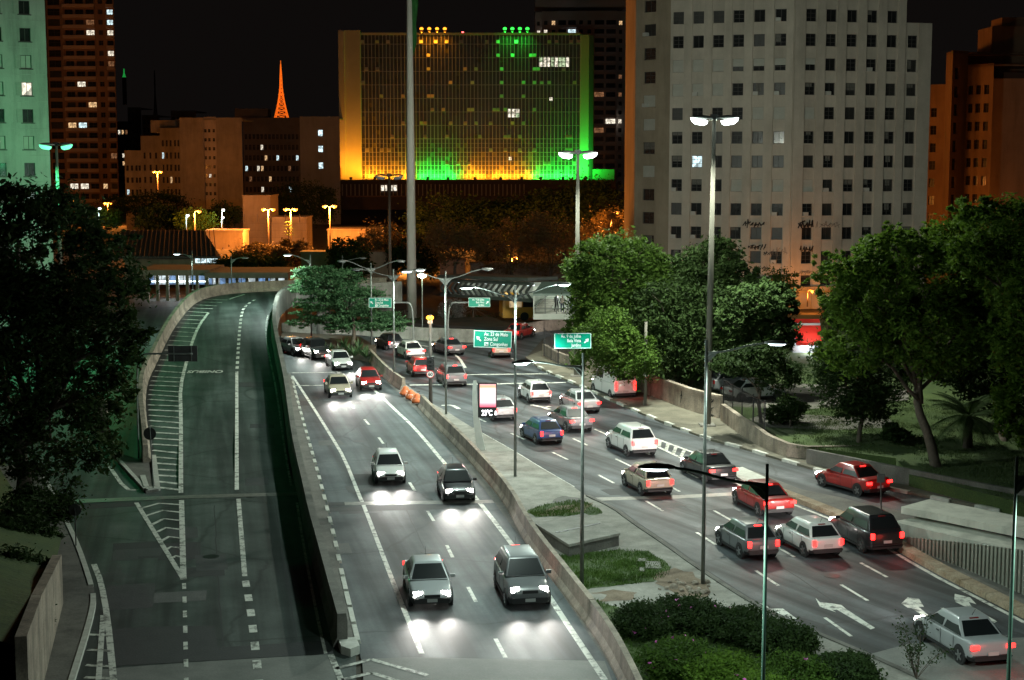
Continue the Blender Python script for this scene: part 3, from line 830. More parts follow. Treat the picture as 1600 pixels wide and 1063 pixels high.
# retaining wall bottom left, with panels
base = GL([(99, 948), (86, 1000), (71, 1063), (48, 1160)]); hts = [2.1, 2.5, 3.0, 3.3]
rwl = empty('retaining_wall', base[0]); tag(rwl, 'tall grey concrete retaining wall holding the dark bank, bottom left corner', 'wall')
for i in range(3):
    p, q = base[i] - base[0], base[i + 1] - base[0]
    d = (q - p).normalized(); r = Vector((d.y, -d.x, 0)) * 0.35
    p = p + d * 0.02; q = q - d * 0.02
    z0 = Vector((0, 0, -0.1)); zp = Vector((0, 0, hts[i])); zq = Vector((0, 0, hts[i + 1]))
    MB().add([p + z0, q + z0, q + zq, p + zp, p + r + z0, q + r + z0, q + r + zq, p + r + zp], [(0, 1, 2, 3), (5, 4, 7, 6), (3, 2, 6, 7), (0, 3, 7, 4), (1, 5, 6, 2)]).build('wall_panel', CONC_W, rwl)
# bank behind it
mb = MB()
bp = [(99, 948, 2.0), (86, 1000, 2.4), (71, 1063, 2.9), (48, 1160, 3.2)]
rows = []
for (a, b, z) in bp:
    g = G(a, b); rows.append([Vector((g.x - 0.25 - k * 2.2, g.y + k * 0.3, z - 0.1 + 0.55 * k + 0.15 * math.sin(a + k))) for k in range(9)])
g0 = G(99, 880); rows.insert(0, [Vector((g0.x - 0.6 - k * 2.2, g0.y + 2 + k * 0.5, 0.8 + 0.5 * k)) for k in range(9)])
rows.insert(0, [Vector((g0.x - 5.2 - k * 2.2, g0.y + 10 + k * 0.5, 0.2 + 0.35 * k)) for k in range(9)])
rows.insert(0, [Vector((g0.x - 10.5 - k * 2.2, g0.y + 24, 0.0 + 0.2 * k)) for k in range(9)])
for r in rows: mb.v.extend([tuple(p) for p in r])
for i in range(len(rows) - 1):
    for k in range(8):
        a = i * 9 + k
        mb.f.append((a, a + 1, a + 10, a + 9)); mb.m.append(0)
bank = structure('grass_bank', mb, TURF, smooth=True)
# gore island with white kerbs at the foot of the flyover
gore = structure('gore_island', MB().prism([(p.x, p.y) for p in GL([(144, 674), (160, 676), (190, 712), (219, 722), (222, 700), (236, 700), (248, 768), (228, 771), (206, 746), (170, 705)])], -0.05, 0.12), CONC_D)
MB().sweep(GL([(144, 674), (170, 704), (206, 744), (228, 768)]), [(-0.1, 0.0), (-0.1, 0.17), (0.12, 0.17), (0.12, 0.0)]).build('painted_kerb', WHITEK, gore)
MB().sweep(GL([(228, 769), (248, 766)]), [(-0.2, 0.0), (-0.2, 0.20), (0.2, 0.20), (0.2, 0.0)]).build('painted_kerb', WHITEK, gore)
MB().sweep(GL([(246, 766), (240, 715)]), [(-0.14, 0.0), (-0.14, 0.20), (0.14, 0.20), (0.14, 0.0)]).build('painted_kerb', WHITEK, gore)
MB().sweep(GL([(229, 766), (223, 748)]), [(-0.14, 0.0), (-0.14, 0.20), (0.14, 0.20), (0.14, 0.0)]).build('painted_kerb', WHITEK, gore)
MB().poly(GL([(148, 675), (170, 674), (176, 678), (152, 680)], 0.135)).build('painted_slab', PAINT_W, gore)
p0 = G(160, 668); 
stump = MB().box((p0.x, p0.y, 0.9), (0.75, 0.45, 1.8)).build('pier_stub', CONC_W)
tag(stump, 'narrow pale concrete pier beside the dark tree, left of the flyover', 'pillar')

# ------------------------------------------------------------------ lamp posts
GALV = mat('galvanised', (0.17, 0.19, 0.18), (0.27, 0.29, 0.27), 6.0, 0.45, metal=0.6)
GREENP = mat('green_post', (0.055, 0.12, 0.09), (0.09, 0.17, 0.13), 5.0, 0.5, metal=0.2)
CPOLE = mat('concrete_pole', (0.09, 0.088, 0.07), (0.14, 0.135, 0.11), 2.0, 0.8, 0.1, stretch=(1, 1, 0.15))
RUST = mat('rust_post', (0.07, 0.05, 0.035), (0.12, 0.085, 0.06), 5.0, 0.6, metal=0.3)
LAMPH = mat('lamp_housing', (0.22, 0.23, 0.22), rough=0.4, metal=0.5)
DARKH = mat('lamp_housing_dark', (0.03, 0.032, 0.034), rough=0.5)
LENS_OFF = mat('lamp_lens_off', (0.30, 0.33, 0.34), rough=0.25)
def glow(name, c, s): return mat(name, c, rough=0.4, emit=c, estr=s)
E_WHITE = glow('lamp_glow_white', (0.80, 0.95, 1.0), 8)
E_MAST = glow('lamp_glow_mast', (0.86, 1.0, 0.94), 8)
E_GREEN = glow('lamp_glow_green', (0.16, 1.0, 0.50), 1.7)
E_SOD = glow('lamp_glow_sodium', (1.0, 0.36, 0.05), 3.2)
E_AMBER = glow('lamp_glow_amber', (1.0, 0.28, 0.02), 3.5)
WHITE = (0.78, 1.0, 0.90); MASTC = (0.93, 1.0, 0.84); SOD = (1.0, 0.31, 0.045)

def lamp_head(parent, p, d, lit, E=None, size=1.0, housing=LAMPH, name='lamp_head'):
    """flat cobra-head luminaire at p pointing along unit vector d (horizontal)"""
    d = Vector((d[0], d[1], 0)).normalized(); r = Vector((-d.y, d.x, 0))
    rings = []
    for t, w, h in ((0, 0.05, 0.05), (0.15, 0.12, 0.10), (0.45, 0.16, 0.13), (0.75, 0.15, 0.10), (0.95, 0.05, 0.04)):
        c = Vector(p) + d * t * size
        rings.append([c + r * w * size * math.cos(a) + Vector((0, 0, max(-0.02, h * math.sin(a)) * size)) for a in [k * PI / 4 for k in range(8)]])
    h = MB().loft(rings).build(name, housing, parent, smooth=True)
    lens = MB()
    ring = []
    c = Vector(p) + d * 0.52 * size + Vector((0, 0, -0.03 * size))
    top = [c + d * 0.36 * size * math.cos(a) + r * 0.13 * size * math.sin(a) for a in [k * PI / 5 for k in range(10)]]
    bot = [q + (c - q) * 0.35 + Vector((0, 0, -0.06 * size)) for q in top]
    lens.loft([top, bot])
    lens.build('lens', E if lit else LENS_OFF, h, smooth=True)
    return c + Vector((0, 0, -0.16 * size))

def arm_lamp(label, base, height, arms, postm=GALV, group='street lamps along the avenue', r0=0.085, power=0, color=WHITE, zb=0.0, point=False):
    """slim avenue post; arms = [(dx, dy, reach, rise, lit)]"""
    root = empty('street_lamp', (base.x, base.y, zb)); tag(root, label, 'street lamp', group)
    MB().tube([(0, 0, 0), (0, 0, height * 0.5), (0, 0, height)], [r0, r0 * 0.85, r0 * 0.65], 10).build('post', postm, root, smooth=True)
    MB().tube([(0, 0, 0), (0, 0, 0.10)], 0.2, 10).build('base_plate', postm, root)
    zc = height - 0.55
    for (dx, dy, reach, rise, lit) in arms:
        d = Vector((dx, dy, 0)).normalized()
        path = [Vector((0, 0, zc - 0.25)), d * 0.18 + Vector((0, 0, zc)), d * reach * 0.4 + Vector((0, 0, zc + rise * 0.25)), d * reach * 0.75 + Vector((0, 0, zc + rise * 0.8)), d * reach + Vector((0, 0, zc + rise))]
        path = smooth_path(path, 2)
        MB().tube(path, 0.04, 7).build('arm', postm, root, smooth=True)
        # triangular gusset between post and arm
        MB().prism([(0, 0), (0, 0)], 0, 0) if False else None
        rr = Vector((-d.y, d.x, 0)) * 0.02
        q = [Vector((0, 0, zc - 0.45)), Vector((0, 0, zc + 0.05)), d * 0.55 + Vector((0, 0, zc + 0.10))]
        MB().add([v - rr for v in q] + [v + rr for v in q], [(0, 1, 2), (5, 4, 3), (0, 3, 4, 1), (1, 4, 5, 2), (2, 5, 3, 0)]).build('gusset', postm, root)
        c = lamp_head(root, path[-1], d, lit, E_WHITE)
        if lit and power:
            light('lamp_light', 'POINT' if point else 'SPOT', c + Vector((0, 0, -0.08)), power * (0.8 if point else 1.15), color, root, 0.12, None if point else c + Vector((0, 0, -5)), 158, 0.45)
    return root
def post_from(px, base_py, top_py, z=0.0):
    b = G(px, base_py, z); t = at(px, top_py, b.y)
    return b, t.z - z
PW = 3500
L = 1
def lamp_px(label, px, bpy_, tpy, arms, power=PW, **k):
    b, h = post_from(px, bpy_, tpy); return arm_lamp(label, b, h, arms, power=power, **k)
lamp_px('two-armed grey street lamp standing on the median just beyond the digital clock', 805, 748, 447, [(-1, -0.4, 2.3, 0.55, 1), (1, 0.4, 2.4, 0.55, 1)], point=True)
lamp_px('two-armed grey street lamp beside the traffic light at the far median', 697, 650, 424, [(-1, -0.35, 2.2, 0.6, 1), (1, 0.35, 2.5, 0.6, 0)])
lamp_px('two-armed grey street lamp right of the small green sign by the trees', 616, 600, 421, [(-1, 0.1, 2.4, 0.5, 0), (1, 0, 1.6, 0.5, 1)])
lamp_px('two-armed unlit street lamp in front of the layered tree', 581, 552, 411, [(-1, 0, 2.1, 0.7, 0), (1, 0, 2.2, 0.7, 0)])
lamp_px('one-armed lit street lamp rising in front of the layered tree beside the flyover', 487, 545, 398, [(-1, 0, 1.6, 0.5, 1)])
lamp_px('one-armed grey street lamp on the grass below the Julho sign', 909, 922, 552, [(-1, -0.55, 2.3, 0.35, 1)], point=True)
lamp_px('one-armed green-grey street lamp standing at the rubble on the median', 1098, 917, 531, [(1, -0.15, 2.3, 0.45, 1)], power=1500)
b = at(1199, 725, 38.0); arm_lamp('green street lamp post rising from the flowering bushes', b, b.z, [(-1, 0.1, 2.3, 0.4, 1)], postm=GREENP, r0=0.062, power=PW)
b = at(1589, 714, 38.5); arm_lamp('green street lamp post cut by the right edge', b, b.z, [(1, 0.1, 2.2, 0.4, 1)], postm=GREENP, r0=0.062, power=PW)
# lamps on the flyover
for label, px, bp_, tp_, arms, pw in (
        ('one-armed lit street lamp on the flyover bend in front of the bus terminal', 300, 462, 392, [(-1, 0.1, 1.1, 0.2, 1)], 1100),
        ('thin unlit street lamp post behind the flyover crest', 361, 455, 398, [(1, 0, 0.9, 0.2, 0)], 0),
        ('unlit lamp post with short arm among the trees right of the flyover crest', 535, 440, 400, [(1, 0, 1.7, 0.3, 0)], 0)):
    Y = 158 if px < 400 else 166
    t = at(px, tp_, Y); z0 = ramp_z(Y)
    arm_lamp(label, t, t.z - z0, arms, power=pw, zb=z0, group='street lamps on the flyover', r0=0.07)

def mast(label, px, base_py, lamp_py, lit, E, color, power, Y=None, tilt=0.0, pm=CPOLE, ln=1.15, spread=1.0, light_kind='POINT'):
    if Y is None: b = G(px, base_py); Y = b.y
    t = at(px, lamp_py, Y); b = Vector((t.x, Y, 0))
    h = t.z
    root = empty('lamp_mast', b); tag(root, label, 'lamp mast', 'tall twin-headed lamp masts')
    MB().tube([(tilt * h, 0, 0), (tilt * h * 0.5, 0, h / 2), (0, 0, h)], [0.24, 0.19, 0.12], 12).build('pole', pm, root, smooth=True)
    MB().box((tilt * h, 0, 0.1), (1.0, 1.0, 0.25)).build('plinth', CONC, root)
    MB().box((0, 0.1, h + 0.16), (0.5, 0.4, 0.35)).build('head_box', DARKH, root)
    for sgn in (-1, 1):
        d = Vector((sgn, -0.12, 0)).normalized()
        hd = MB()
        rings = []
        for tt, w, hh in ((0.1, 0.08, 0.08), (0.35, 0.22, 0.16), (0.9, 0.30, 0.20), (1.35, 0.24, 0.14), (1.6, 0.06, 0.05)):
            c = Vector((0, 0, h + 0.05 + 0.05 * tt)) + d * tt * 0.82 * ln
            rings.append([c + Vector((-d.y, d.x, 0)) * w * math.cos(a) + Vector((0, 0, max(-0.03, hh * math.sin(a)))) for a in [k * PI / 4 for k in range(8)]])
        hd.loft(rings)
        ho = hd.build('lamp_head', DARKH if not lit else LAMPH, root, smooth=True)
        c = Vector((0, 0, h + 0.02)) + d * 0.86 * ln
        top = [c + d * 0.50 * math.cos(a) * ln + Vector((-d.y, d.x, 0)) * 0.30 * math.sin(a) + Vector((0, 0, 0.10 * math.cos(a))) for a in [k * PI / 6 for k in range(12)]]
        mid = [q + Vector((0, 0, -0.22)) + (c - q) * 0.12 for q in top]
        bot = [q + (c - q) * 0.5 + Vector((0, 0, -0.36)) for q in top]
        MB().loft([top, mid, bot]).build('lens', E if lit else LENS_OFF, ho, smooth=True)
        if lit and power:
            q0_ = c + Vector((0, 0, -0.6)) + d * 0.2
            light('lamp_light', 'SPOT', q0_, power * (1.1 if E is E_MAST or sgn < 0 else 0.5), color, root, 0.25, q0_ + d * (2.2 if E is E_MAST else 1.2) + Vector((0, -0.3, -2.0)), 150 if E is E_MAST else 138, 0.6)
    if lit and power:   # unseen rear lamp added behind the head box to light the facades
        q0_ = Vector((0, 0.75, h - 0.1)); MB().box((0, 0.55, h + 0.08), (0.6, 0.7, 0.18)).build('added_rear_lamp', DARKH, root)
        light('lamp_light', 'SPOT', q0_, power * (1.7 if E is E_MAST else 0.9), color, root, 0.25, q0_ + (Vector((0, 3, -0.7)) if E is E_MAST else Vector((-1.5, 2.6, -0.6))), 165 if E is E_MAST else 112, 0.5)
    return root
mast('tall twin-headed lamp mast shining white in front of the pale apartment block', 1116, 668, 187, 1, E_MAST, MASTC, 18000, tilt=-0.008)
mast('tall twin-headed white lamp mast in front of the green end of the glass building', 903, 590, 241, 1, E_MAST, MASTC, 12000)
mast('green-shining twin-headed lamp mast above the dark tree', 88, 0, 228, 1, E_GREEN, (0.08, 1.0, 0.36), 11000, Y=142)
mast('unlit twin-headed lamp mast left of the thick white flagpole', 608, 500, 276, 0, None, None, 0, pm=RUST)
# giant flagpole with furled flag
Yf = G(642, 497).y; top = at(645, -120, Yf)
fp = empty('flagpole', (at(642, 300, Yf).x, Yf, 0)); tag(fp, 'very tall thick white flagpole with furled green flag', 'flagpole')
hp = top.z
MB().tube([(0, 0, 0), (0, 0, hp * 0.4), (0, 0, hp)], [0.56, 0.45, 0.24], 18).build('pole', mat('flagpole_white', (0.66, 0.64, 0.56), (0.78, 0.76, 0.68), 0.6, 0.6, 0.05, stretch=(1, 1, 0.1)), fp, smooth=True)
fl = MB()
z1 = at(650, 84, Yf).z; rows = 16
for i in range(rows + 1):
    z = z1 + (hp - z1) * i / rows
    for k in range(7):
        t = k / 6
        w = (0.25 + 0.32 * min(1, i / 4) + 0.12 * math.sin(i * 1.3)) * 1.0
        fl.v.append((0.30 + w * t, -0.12 + 0.16 * math.sin(k * 2.1 + i * 0.7), z + 0.25 * math.sin(k * 1.3)))
for i in range(rows):
    for k in range(6):
        a = i * 7 + k
        fl.f.append((a, a + 1, a + 8, a + 7)); fl.m.append(0)
fl.build('flag', mat('flag_green', (0.015, 0.10, 0.02), (0.03, 0.16, 0.03), 2.0, 0.9), fp, smooth=True)

# ------------------------------------------------------------------ road signs
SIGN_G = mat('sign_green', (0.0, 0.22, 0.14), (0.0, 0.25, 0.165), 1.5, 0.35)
SIGN_W = mat('sign_white', (0.80, 0.82, 0.80), rough=0.4)
SIGN_BACK = mat('sign_back', (0.05, 0.05, 0.05), (0.08, 0.08, 0.08), 2.0, 0.5, metal=0.4)
SIGN_R = mat('sign_red', (0.55, 0.02, 0.02), rough=0.4)
BLACK = mat('black_plastic', (0.012, 0.012, 0.013), rough=0.45)
def face_matrix(loc, yaw=0.0):
    """text plane facing the camera side (-Y)"""
    return Matrix.Translation(loc) @ Matrix.Rotation(yaw, 4, 'Z') @ Matrix.Rotation(PI / 2, 4, 'X')
def sign_arrow(mb_, c, size, ang):
    pts = [(-0.10, -0.5), (0.10, -0.5), (0.10, 0.05), (0.34, -0.02), (0.0, 0.5), (-0.34, -0.02), (-0.10, 0.05)]
    R = Matrix.Rotation(ang, 2)
    q = []
    for p in pts:
        v = R @ Vector((p[0] * size, p[1] * size)); q.append(Vector((c[0] + v.x, c[1], c[2] + v.y)))
    mb_.poly(q)
def green_sign(label, x0, y0, x1, y1, Y, lines, arrow_side, roll=0.0, plane=False, carry=None):
    a, b = at(x0, y0, Y), at(x1, y1, Y)
    w, h = b.x - a.x, a.z - b.z
    root = empty('road_sign', ((a.x + b.x) / 2, Y, (a.z + b.z) / 2)); tag(root, label, 'road sign', 'green direction signs')
    root.rotation_euler = (0, roll, 0)
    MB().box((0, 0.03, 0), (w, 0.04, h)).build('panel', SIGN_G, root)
    t = 0.035 * h
    bo = MB()
    for s_ in (-1, 1):
        bo.box((0, 0.003, s_ * (h / 2 - t)), (w - 2 * t, 0.012, t * 0.8)); bo.box((s_ * (w / 2 - t), 0.003, 0), (t * 0.8, 0.011, h - 2 * t))
    bo.build('border', SIGN_W, root)
    sz = h * 0.295
    if arrow_side == 'L':
        x = -w * 0.23; al = 'LEFT'
    else:
        x = w * 0.22; al = 'RIGHT'
    for i, s_ in enumerate(lines):
        xx = x
        if arrow_side == 'L' and i == 2: xx = x + w * 0.16
        if arrow_side == 'L' and i == 0: xx = x - w * 0.0
        M = Matrix.Translation((xx, -0.004, h * 0.20 - i * h * 0.285)) @ Matrix.Rotation(PI / 2, 4, 'X') @ Matrix.Diagonal((0.76, 1, 1, 1))
        text(s_, sz, SIGN_W, root, M, align=al, bold=sz * 0.012)
    am = MB()
    if arrow_side == 'L': sign_arrow(am, (-w * 0.37, -0.004, h * 0.02), h * 0.38, math.radians(45))
    else: sign_arrow(am, (w * 0.37, -0.004, 0), h * 0.40, math.radians(-45))
    am.build('arrow', SIGN_W, root)
    if plane:
        MB().box((x + w * 0.065, -0.003, -h * 0.285), (w * 0.105, 0.008, h * 0.22)).build('airport_badge', SIGN_W, root)
        pm = MB(); c = Vector((x + w * 0.065, -0.009, -h * 0.285)); k = h * 0.10
        pm.bar(c + Vector((-k * .7, 0, k * .5)), c + Vector((k * .7, 0, -k * .5)), 0.02, k * 0.3)
        pm.bar(c + Vector((-k * .3, -.001, -k * .5)), c + Vector((k * .5, -.001, k * .35)), 0.02, k * 0.26)
        pm.build('airplane_symbol', SIGN_G, root)
    mr = MB()
    for z in (-h * 0.25, h * 0.25): mr.box((0, 0.08, z), (w * 0.92, 0.05, 0.07))
    mr.build('rail', SIGN_BACK, root)
    return root, a, b
Ya = G(805, 748).y
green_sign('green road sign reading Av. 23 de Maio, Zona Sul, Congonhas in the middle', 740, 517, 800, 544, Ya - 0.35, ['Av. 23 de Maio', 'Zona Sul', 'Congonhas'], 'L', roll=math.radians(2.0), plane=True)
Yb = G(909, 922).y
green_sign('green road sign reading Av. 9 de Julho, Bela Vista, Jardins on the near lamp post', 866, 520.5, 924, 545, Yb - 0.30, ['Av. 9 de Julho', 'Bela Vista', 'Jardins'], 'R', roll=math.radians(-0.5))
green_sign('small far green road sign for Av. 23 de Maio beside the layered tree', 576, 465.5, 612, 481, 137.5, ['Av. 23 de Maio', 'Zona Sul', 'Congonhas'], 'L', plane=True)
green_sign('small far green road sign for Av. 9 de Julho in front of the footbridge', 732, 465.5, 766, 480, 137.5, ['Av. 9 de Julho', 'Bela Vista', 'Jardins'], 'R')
# gantry arms that carry the far signs
for label, px, xs in (('curved grey sign gantry behind the layered tree', 646, 613), ('curved grey sign gantry in front of the footbridge', 700, 733)):
    Y = 138.2; b = at(px, 545, Y); g = empty('sign_gantry', (b.x, Y, 0)); tag(g, label, 'sign post')
    zt = at(px, 473, Y).z; xe = at(xs, 473, Y).x - b.x
    MB().tube(smooth_path([(0, 0, 0), (0, 0, zt - 0.9), (xe * 0.15, 0, zt), (xe * 0.5, 0, zt), (xe, 0, zt)], 2), 0.09, 8).build('post', GALV, g, smooth=True)
# dark back of the sign over the flyover foot
Y = G(217, 716).y; b = G(217, 716)
g = empty('road_sign', b); tag(g, 'dark back of a rectangular sign on a curved post over the flyover', 'road sign')
zt = at(240, 553, Y).z; c = at(285, 553, Y); w, h = 46 * Y / F, 25 * Y / F
MB().tube(smooth_path([(0, 0, 0), (0, 0, zt - 0.7), (0.35, 0, zt), (1.0, 0, zt), (c.x - b.x + w * 0.35, 0, zt)], 2), 0.055, 8).build('post', GALV, g, smooth=True)
MB().box((c.x - b.x, 0.10, zt), (w, 0.05, h)).build('panel', SIGN_BACK, g)
for s_ in (-0.3, 0.3): MB().box((c.x - b.x + w * s_, 0.06, zt), (0.05, 0.04, h * 0.94)).build('stiffener', GALV, g)
# round sign seen from behind
b, h = post_from(240, 768, 668); Y = b.y
g = empty('road_sign', b); tag(g, 'dark back of a round sign on a thin pole at the island nose', 'road sign')
MB().tube([(0, 0, 0), (-0.10, 0, h)], 0.032, 8).build('pole', GALV, g)
zc = at(236, 678, Y).z
MB().tube([(-0.13, 0.04, zc), (-0.13, 0.065, zc)], 10 * Y / F, 24).build('disc', SIGN_BACK, g)
b, h = post_from(119, 858, 794)
g = empty('road_sign', b); tag(g, 'thin dark sign post on the left pavement', 'road sign')
MB().tube([(0, 0, 0), (0, 0, h)], 0.03, 8).build('pole', SIGN_BACK, g)
MB().tube([(0, 0.04, h - 0.1), (0, 0.065, h - 0.1)], 0.28, 20).build('disc', SIGN_BACK, g)
# speed limit signs
def speed_sign(label, px, base_py, cy_px, top_py, r_px, signal=False, postm=GALV, zb=0.0, pr=0.05):
    b = G(px, base_py); Y = b.y
    root = empty('speed_sign' if not signal else 'traffic_light', b); tag(root, label, 'traffic light' if signal else 'road sign')
    zt = at(px, top_py, Y).z; zc = at(px, cy_px, Y).z; r = r_px * Y / F
    MB().tube([(0, 0, 0), (0, 0, zt)], [pr * 1.3, pr], 10).build('pole', postm, root, smooth=True)
    MB().tube([(0, -pr - 0.06, zc), (0, -pr - 0.03, zc)], r, 28).build('sign_disc', SIGN_R, root)
    MB().tube([(0, -pr - 0.066, zc), (0, -pr - 0.05, zc)], r * 0.80, 28).build('sign_face', SIGN_W, root)
    text('60', r * 1.15, BLACK, root, Matrix.Translation((0, -pr - 0.075, zc - r * 0.40)) @ Matrix.Rotation(PI / 2, 4, 'X'), 'numerals', 'CENTER', bold=0.012)
    return root, Y, pr
root, Y, pr = speed_sign('round white speed limit sign 60 on a concrete post beside the retaining wall', 1008, 636, 585, 503, 5.8, postm=CPOLE, pr=0.10)
root, Y, pr = speed_sign('black traffic light with round 60 sign on a dark post by the median barrier', 673, 636, 584.5, 492, 6.2, True, postm=mat('dark_post', (0.05, 0.045, 0.04), (0.10, 0.09, 0.08), 3, 0.6), pr=0.11)
bx = root.location
for zpx in (562, 568, 574):
    z = at(673, zpx, Y).z
    for s_ in (-1, 1):
        MB().tube([(s_ * 0.13, -0.14, z), (s_ * 0.13, -0.34, z)], [0.11, 0.12], 12).build('signal_lens', BLACK, root)
z = at(673, 568, Y).z
MB().box((0, -0.02, z), (0.55, 0.28, 0.95)).build('signal_box', BLACK, root)
for s_ in (-1, 1):
    zz = at(671, 496, Y).z
    MB().tube([(s_ * 0.13, -0.15, zz), (s_ * 0.13, -0.25, zz)], 0.13, 12).build('amber_lamp', E_AMBER, root)
zz = at(671, 502, Y).z
MB().box((0, 0.0, zz), (0.34, 0.2, 0.3)).build('lamp_box', mat('signal_grey', (0.3, 0.3, 0.28), rough=0.5), root)
light('amber_light', 'POINT', (0, -0.4, at(671, 496, Y).z), 40, (1, .35, .05), root, 0.08)
# digital street clock
b = G(752, 703, ZM); Y = b.y
ck = empty('street_clock', b); tag(ck, 'digital street clock with bright pink screen showing 23 degrees', 'street clock')
zt = at(745, 601, Y).z; zb_ = at(745, 655, Y).z; sc = Y / F
path = [(0.0, 0, 0), (-0.18, 0, 1.0), (-0.33, 0, 2.2), (-0.40, 0, 3.4), (-0.38, 0, zt + 0.1)]
mbk = MB()
pth = smooth_path(path, 2)
rings = []
for i, p in enumerate(pth):
    t = i / (len(pth) - 1); w = 0.26 - 0.17 * t
    rings.append([p + Vector((-w, -0.14, 0)), p + Vector((w, -0.14, 0)), p + Vector((w, 0.14, 0)), p + Vector((-w, 0.14, 0))])
mbk.loft(rings).build('curved_leg', mat('clock_grey', (0.42, 0.43, 0.40), (0.50, 0.51, 0.47), 2.0, 0.4, metal=0.2), ck)
xc = (at(761.5, 628, Y).x - b.x); w = 29.5 * sc; h = zt - zb_
MB().box((xc, 0, (zt + zb_) / 2), (w, 0.30, h)).build('housing', BLACK, ck)
# advertising screen: plain glowing sheet
sm_ = bpy.data.materials.new('screen_glow'); sm_.use_nodes = True
n = sm_.node_tree.nodes; l = sm_.node_tree.links; bb = n['Principled BSDF']
tc = n.new('ShaderNodeTexCoord'); gr = n.new('ShaderNodeSeparateXYZ'); l.new(tc.outputs['Generated'], gr.inputs[0])
ra = n.new('ShaderNodeValToRGB'); ra.color_ramp.elements[0].color = (1.0, 0.08, 0.16, 1); ra.color_ramp.elements[1].color = (1.0, 0.45, 0.50, 1)
for ps, cc in ((0.09, (1.0, 0.25, 0.32, 1)), (0.2, (1, 0.62, 0.64, 1)), (0.8, (1, 0.68, 0.66, 1)), (0.9, (1.0, 0.42, 0.20, 1))):
    e_ = ra.color_ramp.elements.new(ps); e_.color = cc
l.new(gr.outputs[2], ra.inputs[0]); l.new(ra.outputs[0], bb.inputs['Emission Color']); bb.inputs['Emission Strength'].default_value = 1.6
bb.inputs['Base Color'].default_value = (0.02, 0.02, 0.02, 1)
sh = 36.5 * sc
MB().box((xc + 0.03, -0.155, zt - sh / 2 - 0.08), (w * 0.86, 0.02, sh)).build('screen', sm_, ck)
text('23°C', 0.46, glow('digit_glow', (0.95, 0.97, 1.0), 3.0), ck, Matrix.Translation((xc - 0.02, -0.165, zb_ + 0.13)) @ Matrix.Rotation(PI / 2, 4, 'X') @ Matrix.Diagonal((0.66, 1, 1, 1)), 'temperature', 'CENTER', bold=0.012)
MB().tube([(xc + 0.50, -0.165, zb_ + 0.16), (xc + 0.50, -0.165, zb_ + 0.40)], [0.055, 0.04], 8).build('drop_symbol', glow('digit_glow', (0.95, 0.97, 1.0), 3.0), ck)
light('screen_light', 'AREA', (xc, -0.3, zt - sh / 2), 60, (1.0, 0.5, 0.5), ck, 0.3, (xc, -3, zt - sh / 2 - 0.5))

# ------------------------------------------------------------------ far barriers
E_REDL = None
seg_wall('jersey_barrier', 'row of pale concrete barrier pieces along the far bend under the flagpole', [(440, 524), (500, 521), (560, 523), (620, 529), (680, 533), (742, 535)], [(0.25, -0.05), (0.12, 0.3), (0.1, 1.25), (-0.1, 1.25), (-0.12, 0.3), (-0.25, -0.05)], CONC, 3.2)
seg_wall('jersey_barrier', 'reddish concrete barrier along the side road by the yellow bus', [(796, 530), (825, 521), (852, 517), (880, 514.5), (930, 513)], [(0.25, -0.05), (0.12, 0.3), (0.1, 1.1), (-0.1, 1.1), (-0.12, 0.3), (-0.25, -0.05)], CONC_W, 3.0)
# planter in front of the layered tree
plant = structure('planter_bed', MB().prism([(p.x, p.y) for p in GL([(440, 540), (513, 553), (578, 563), (588, 553), (560, 538), (440, 530)])], -0.05, 0.75), EARTH)
wallsweep('planter_wall', 'low dark planter wall at the bend below the layered tree', [(436, 541), (480, 547), (513, 555), (548, 561), (580, 566)], [(0.12, -0.05), (0.12, 0.9), (-0.12, 0.9), (-0.12, -0.05)], CONC_D)
# orange sacks where the barrier is broken
SACK = mat('orange_sack', (0.55, 0.10, 0.03), (0.70, 0.22, 0.07), 3.0, 0.6)
def sack(label, px, py):
    g = G(px, py, 0.12)
    rings = []
    for z, r in ((0, 0.42), (0.15, 0.46), (0.35, 0.36), (0.55, 0.20), (0.66, 0.07)):
        rings.append([Vector((r * math.cos(k * PI / 5) * random.uniform(.8, 1.1), r * math.sin(k * PI / 5) * random.uniform(.8, 1.1), z)) for k in range(10)])
    o = MB().loft(rings).build('orange_sack', SACK, None, smooth=True); o.location = g
    tag(o, label, 'sack', 'orange sacks in the barrier gap')
    MB().box((0.0, -0.30, 0.30), (0.34, 0.06, 0.1)).build('reflective_band', SIGN_W, o)
sack('orange sack nearest the short barrier, first in the gap', 633.5, 617)
sack('orange sack in the middle of the barrier gap', 642, 623)
sack('orange sack touching the long barrier end', 652, 629)
# fence on the retaining wall
def bar_fence(label, px, z, h, step=0.16, m=IRON, rail=2):
    pts = GL(px, z); pth = pts; L_ = length(pth)
    root = empty('fence', pth[0]); tag(root, label, 'fence')
    o_ = -Vector(pth[0])
    for zz in (0.12, h - 0.1): MB().sweep([p + o_ + Vector((0, 0, zz)) for p in pth], [(0.02, 0), (0.02, 0.05), (-0.02, 0.05), (-0.02, 0)]).build('rail', m, root)
    me = MB().box((0, 0, h / 2), (0.025, 0.025, h)).mesh('bar', m); s_ = 0
    while s_ < L_:
        link('bar', me, root, along(pth, s_) + o_); s_ += step
    pm = MB().box((0, 0, h / 2 + 0.05), (0.07, 0.07, h + 0.1)).mesh('post', m); s_ = 0
    while s_ <= L_:
        link('post', pm, root, along(pth, s_) + o_); s_ += 2.5
    return root
bar_fence('dark iron fence above the wall in front of the parked cars', [(1130, 640), (1160, 660), (1196, 682)], 0.75, 2.1)
bar_fence('dark bar fence on the low wall near the footbridge', [(850, 557), (872, 569), (897, 578)], 1.2, 2.3, step=0.3)
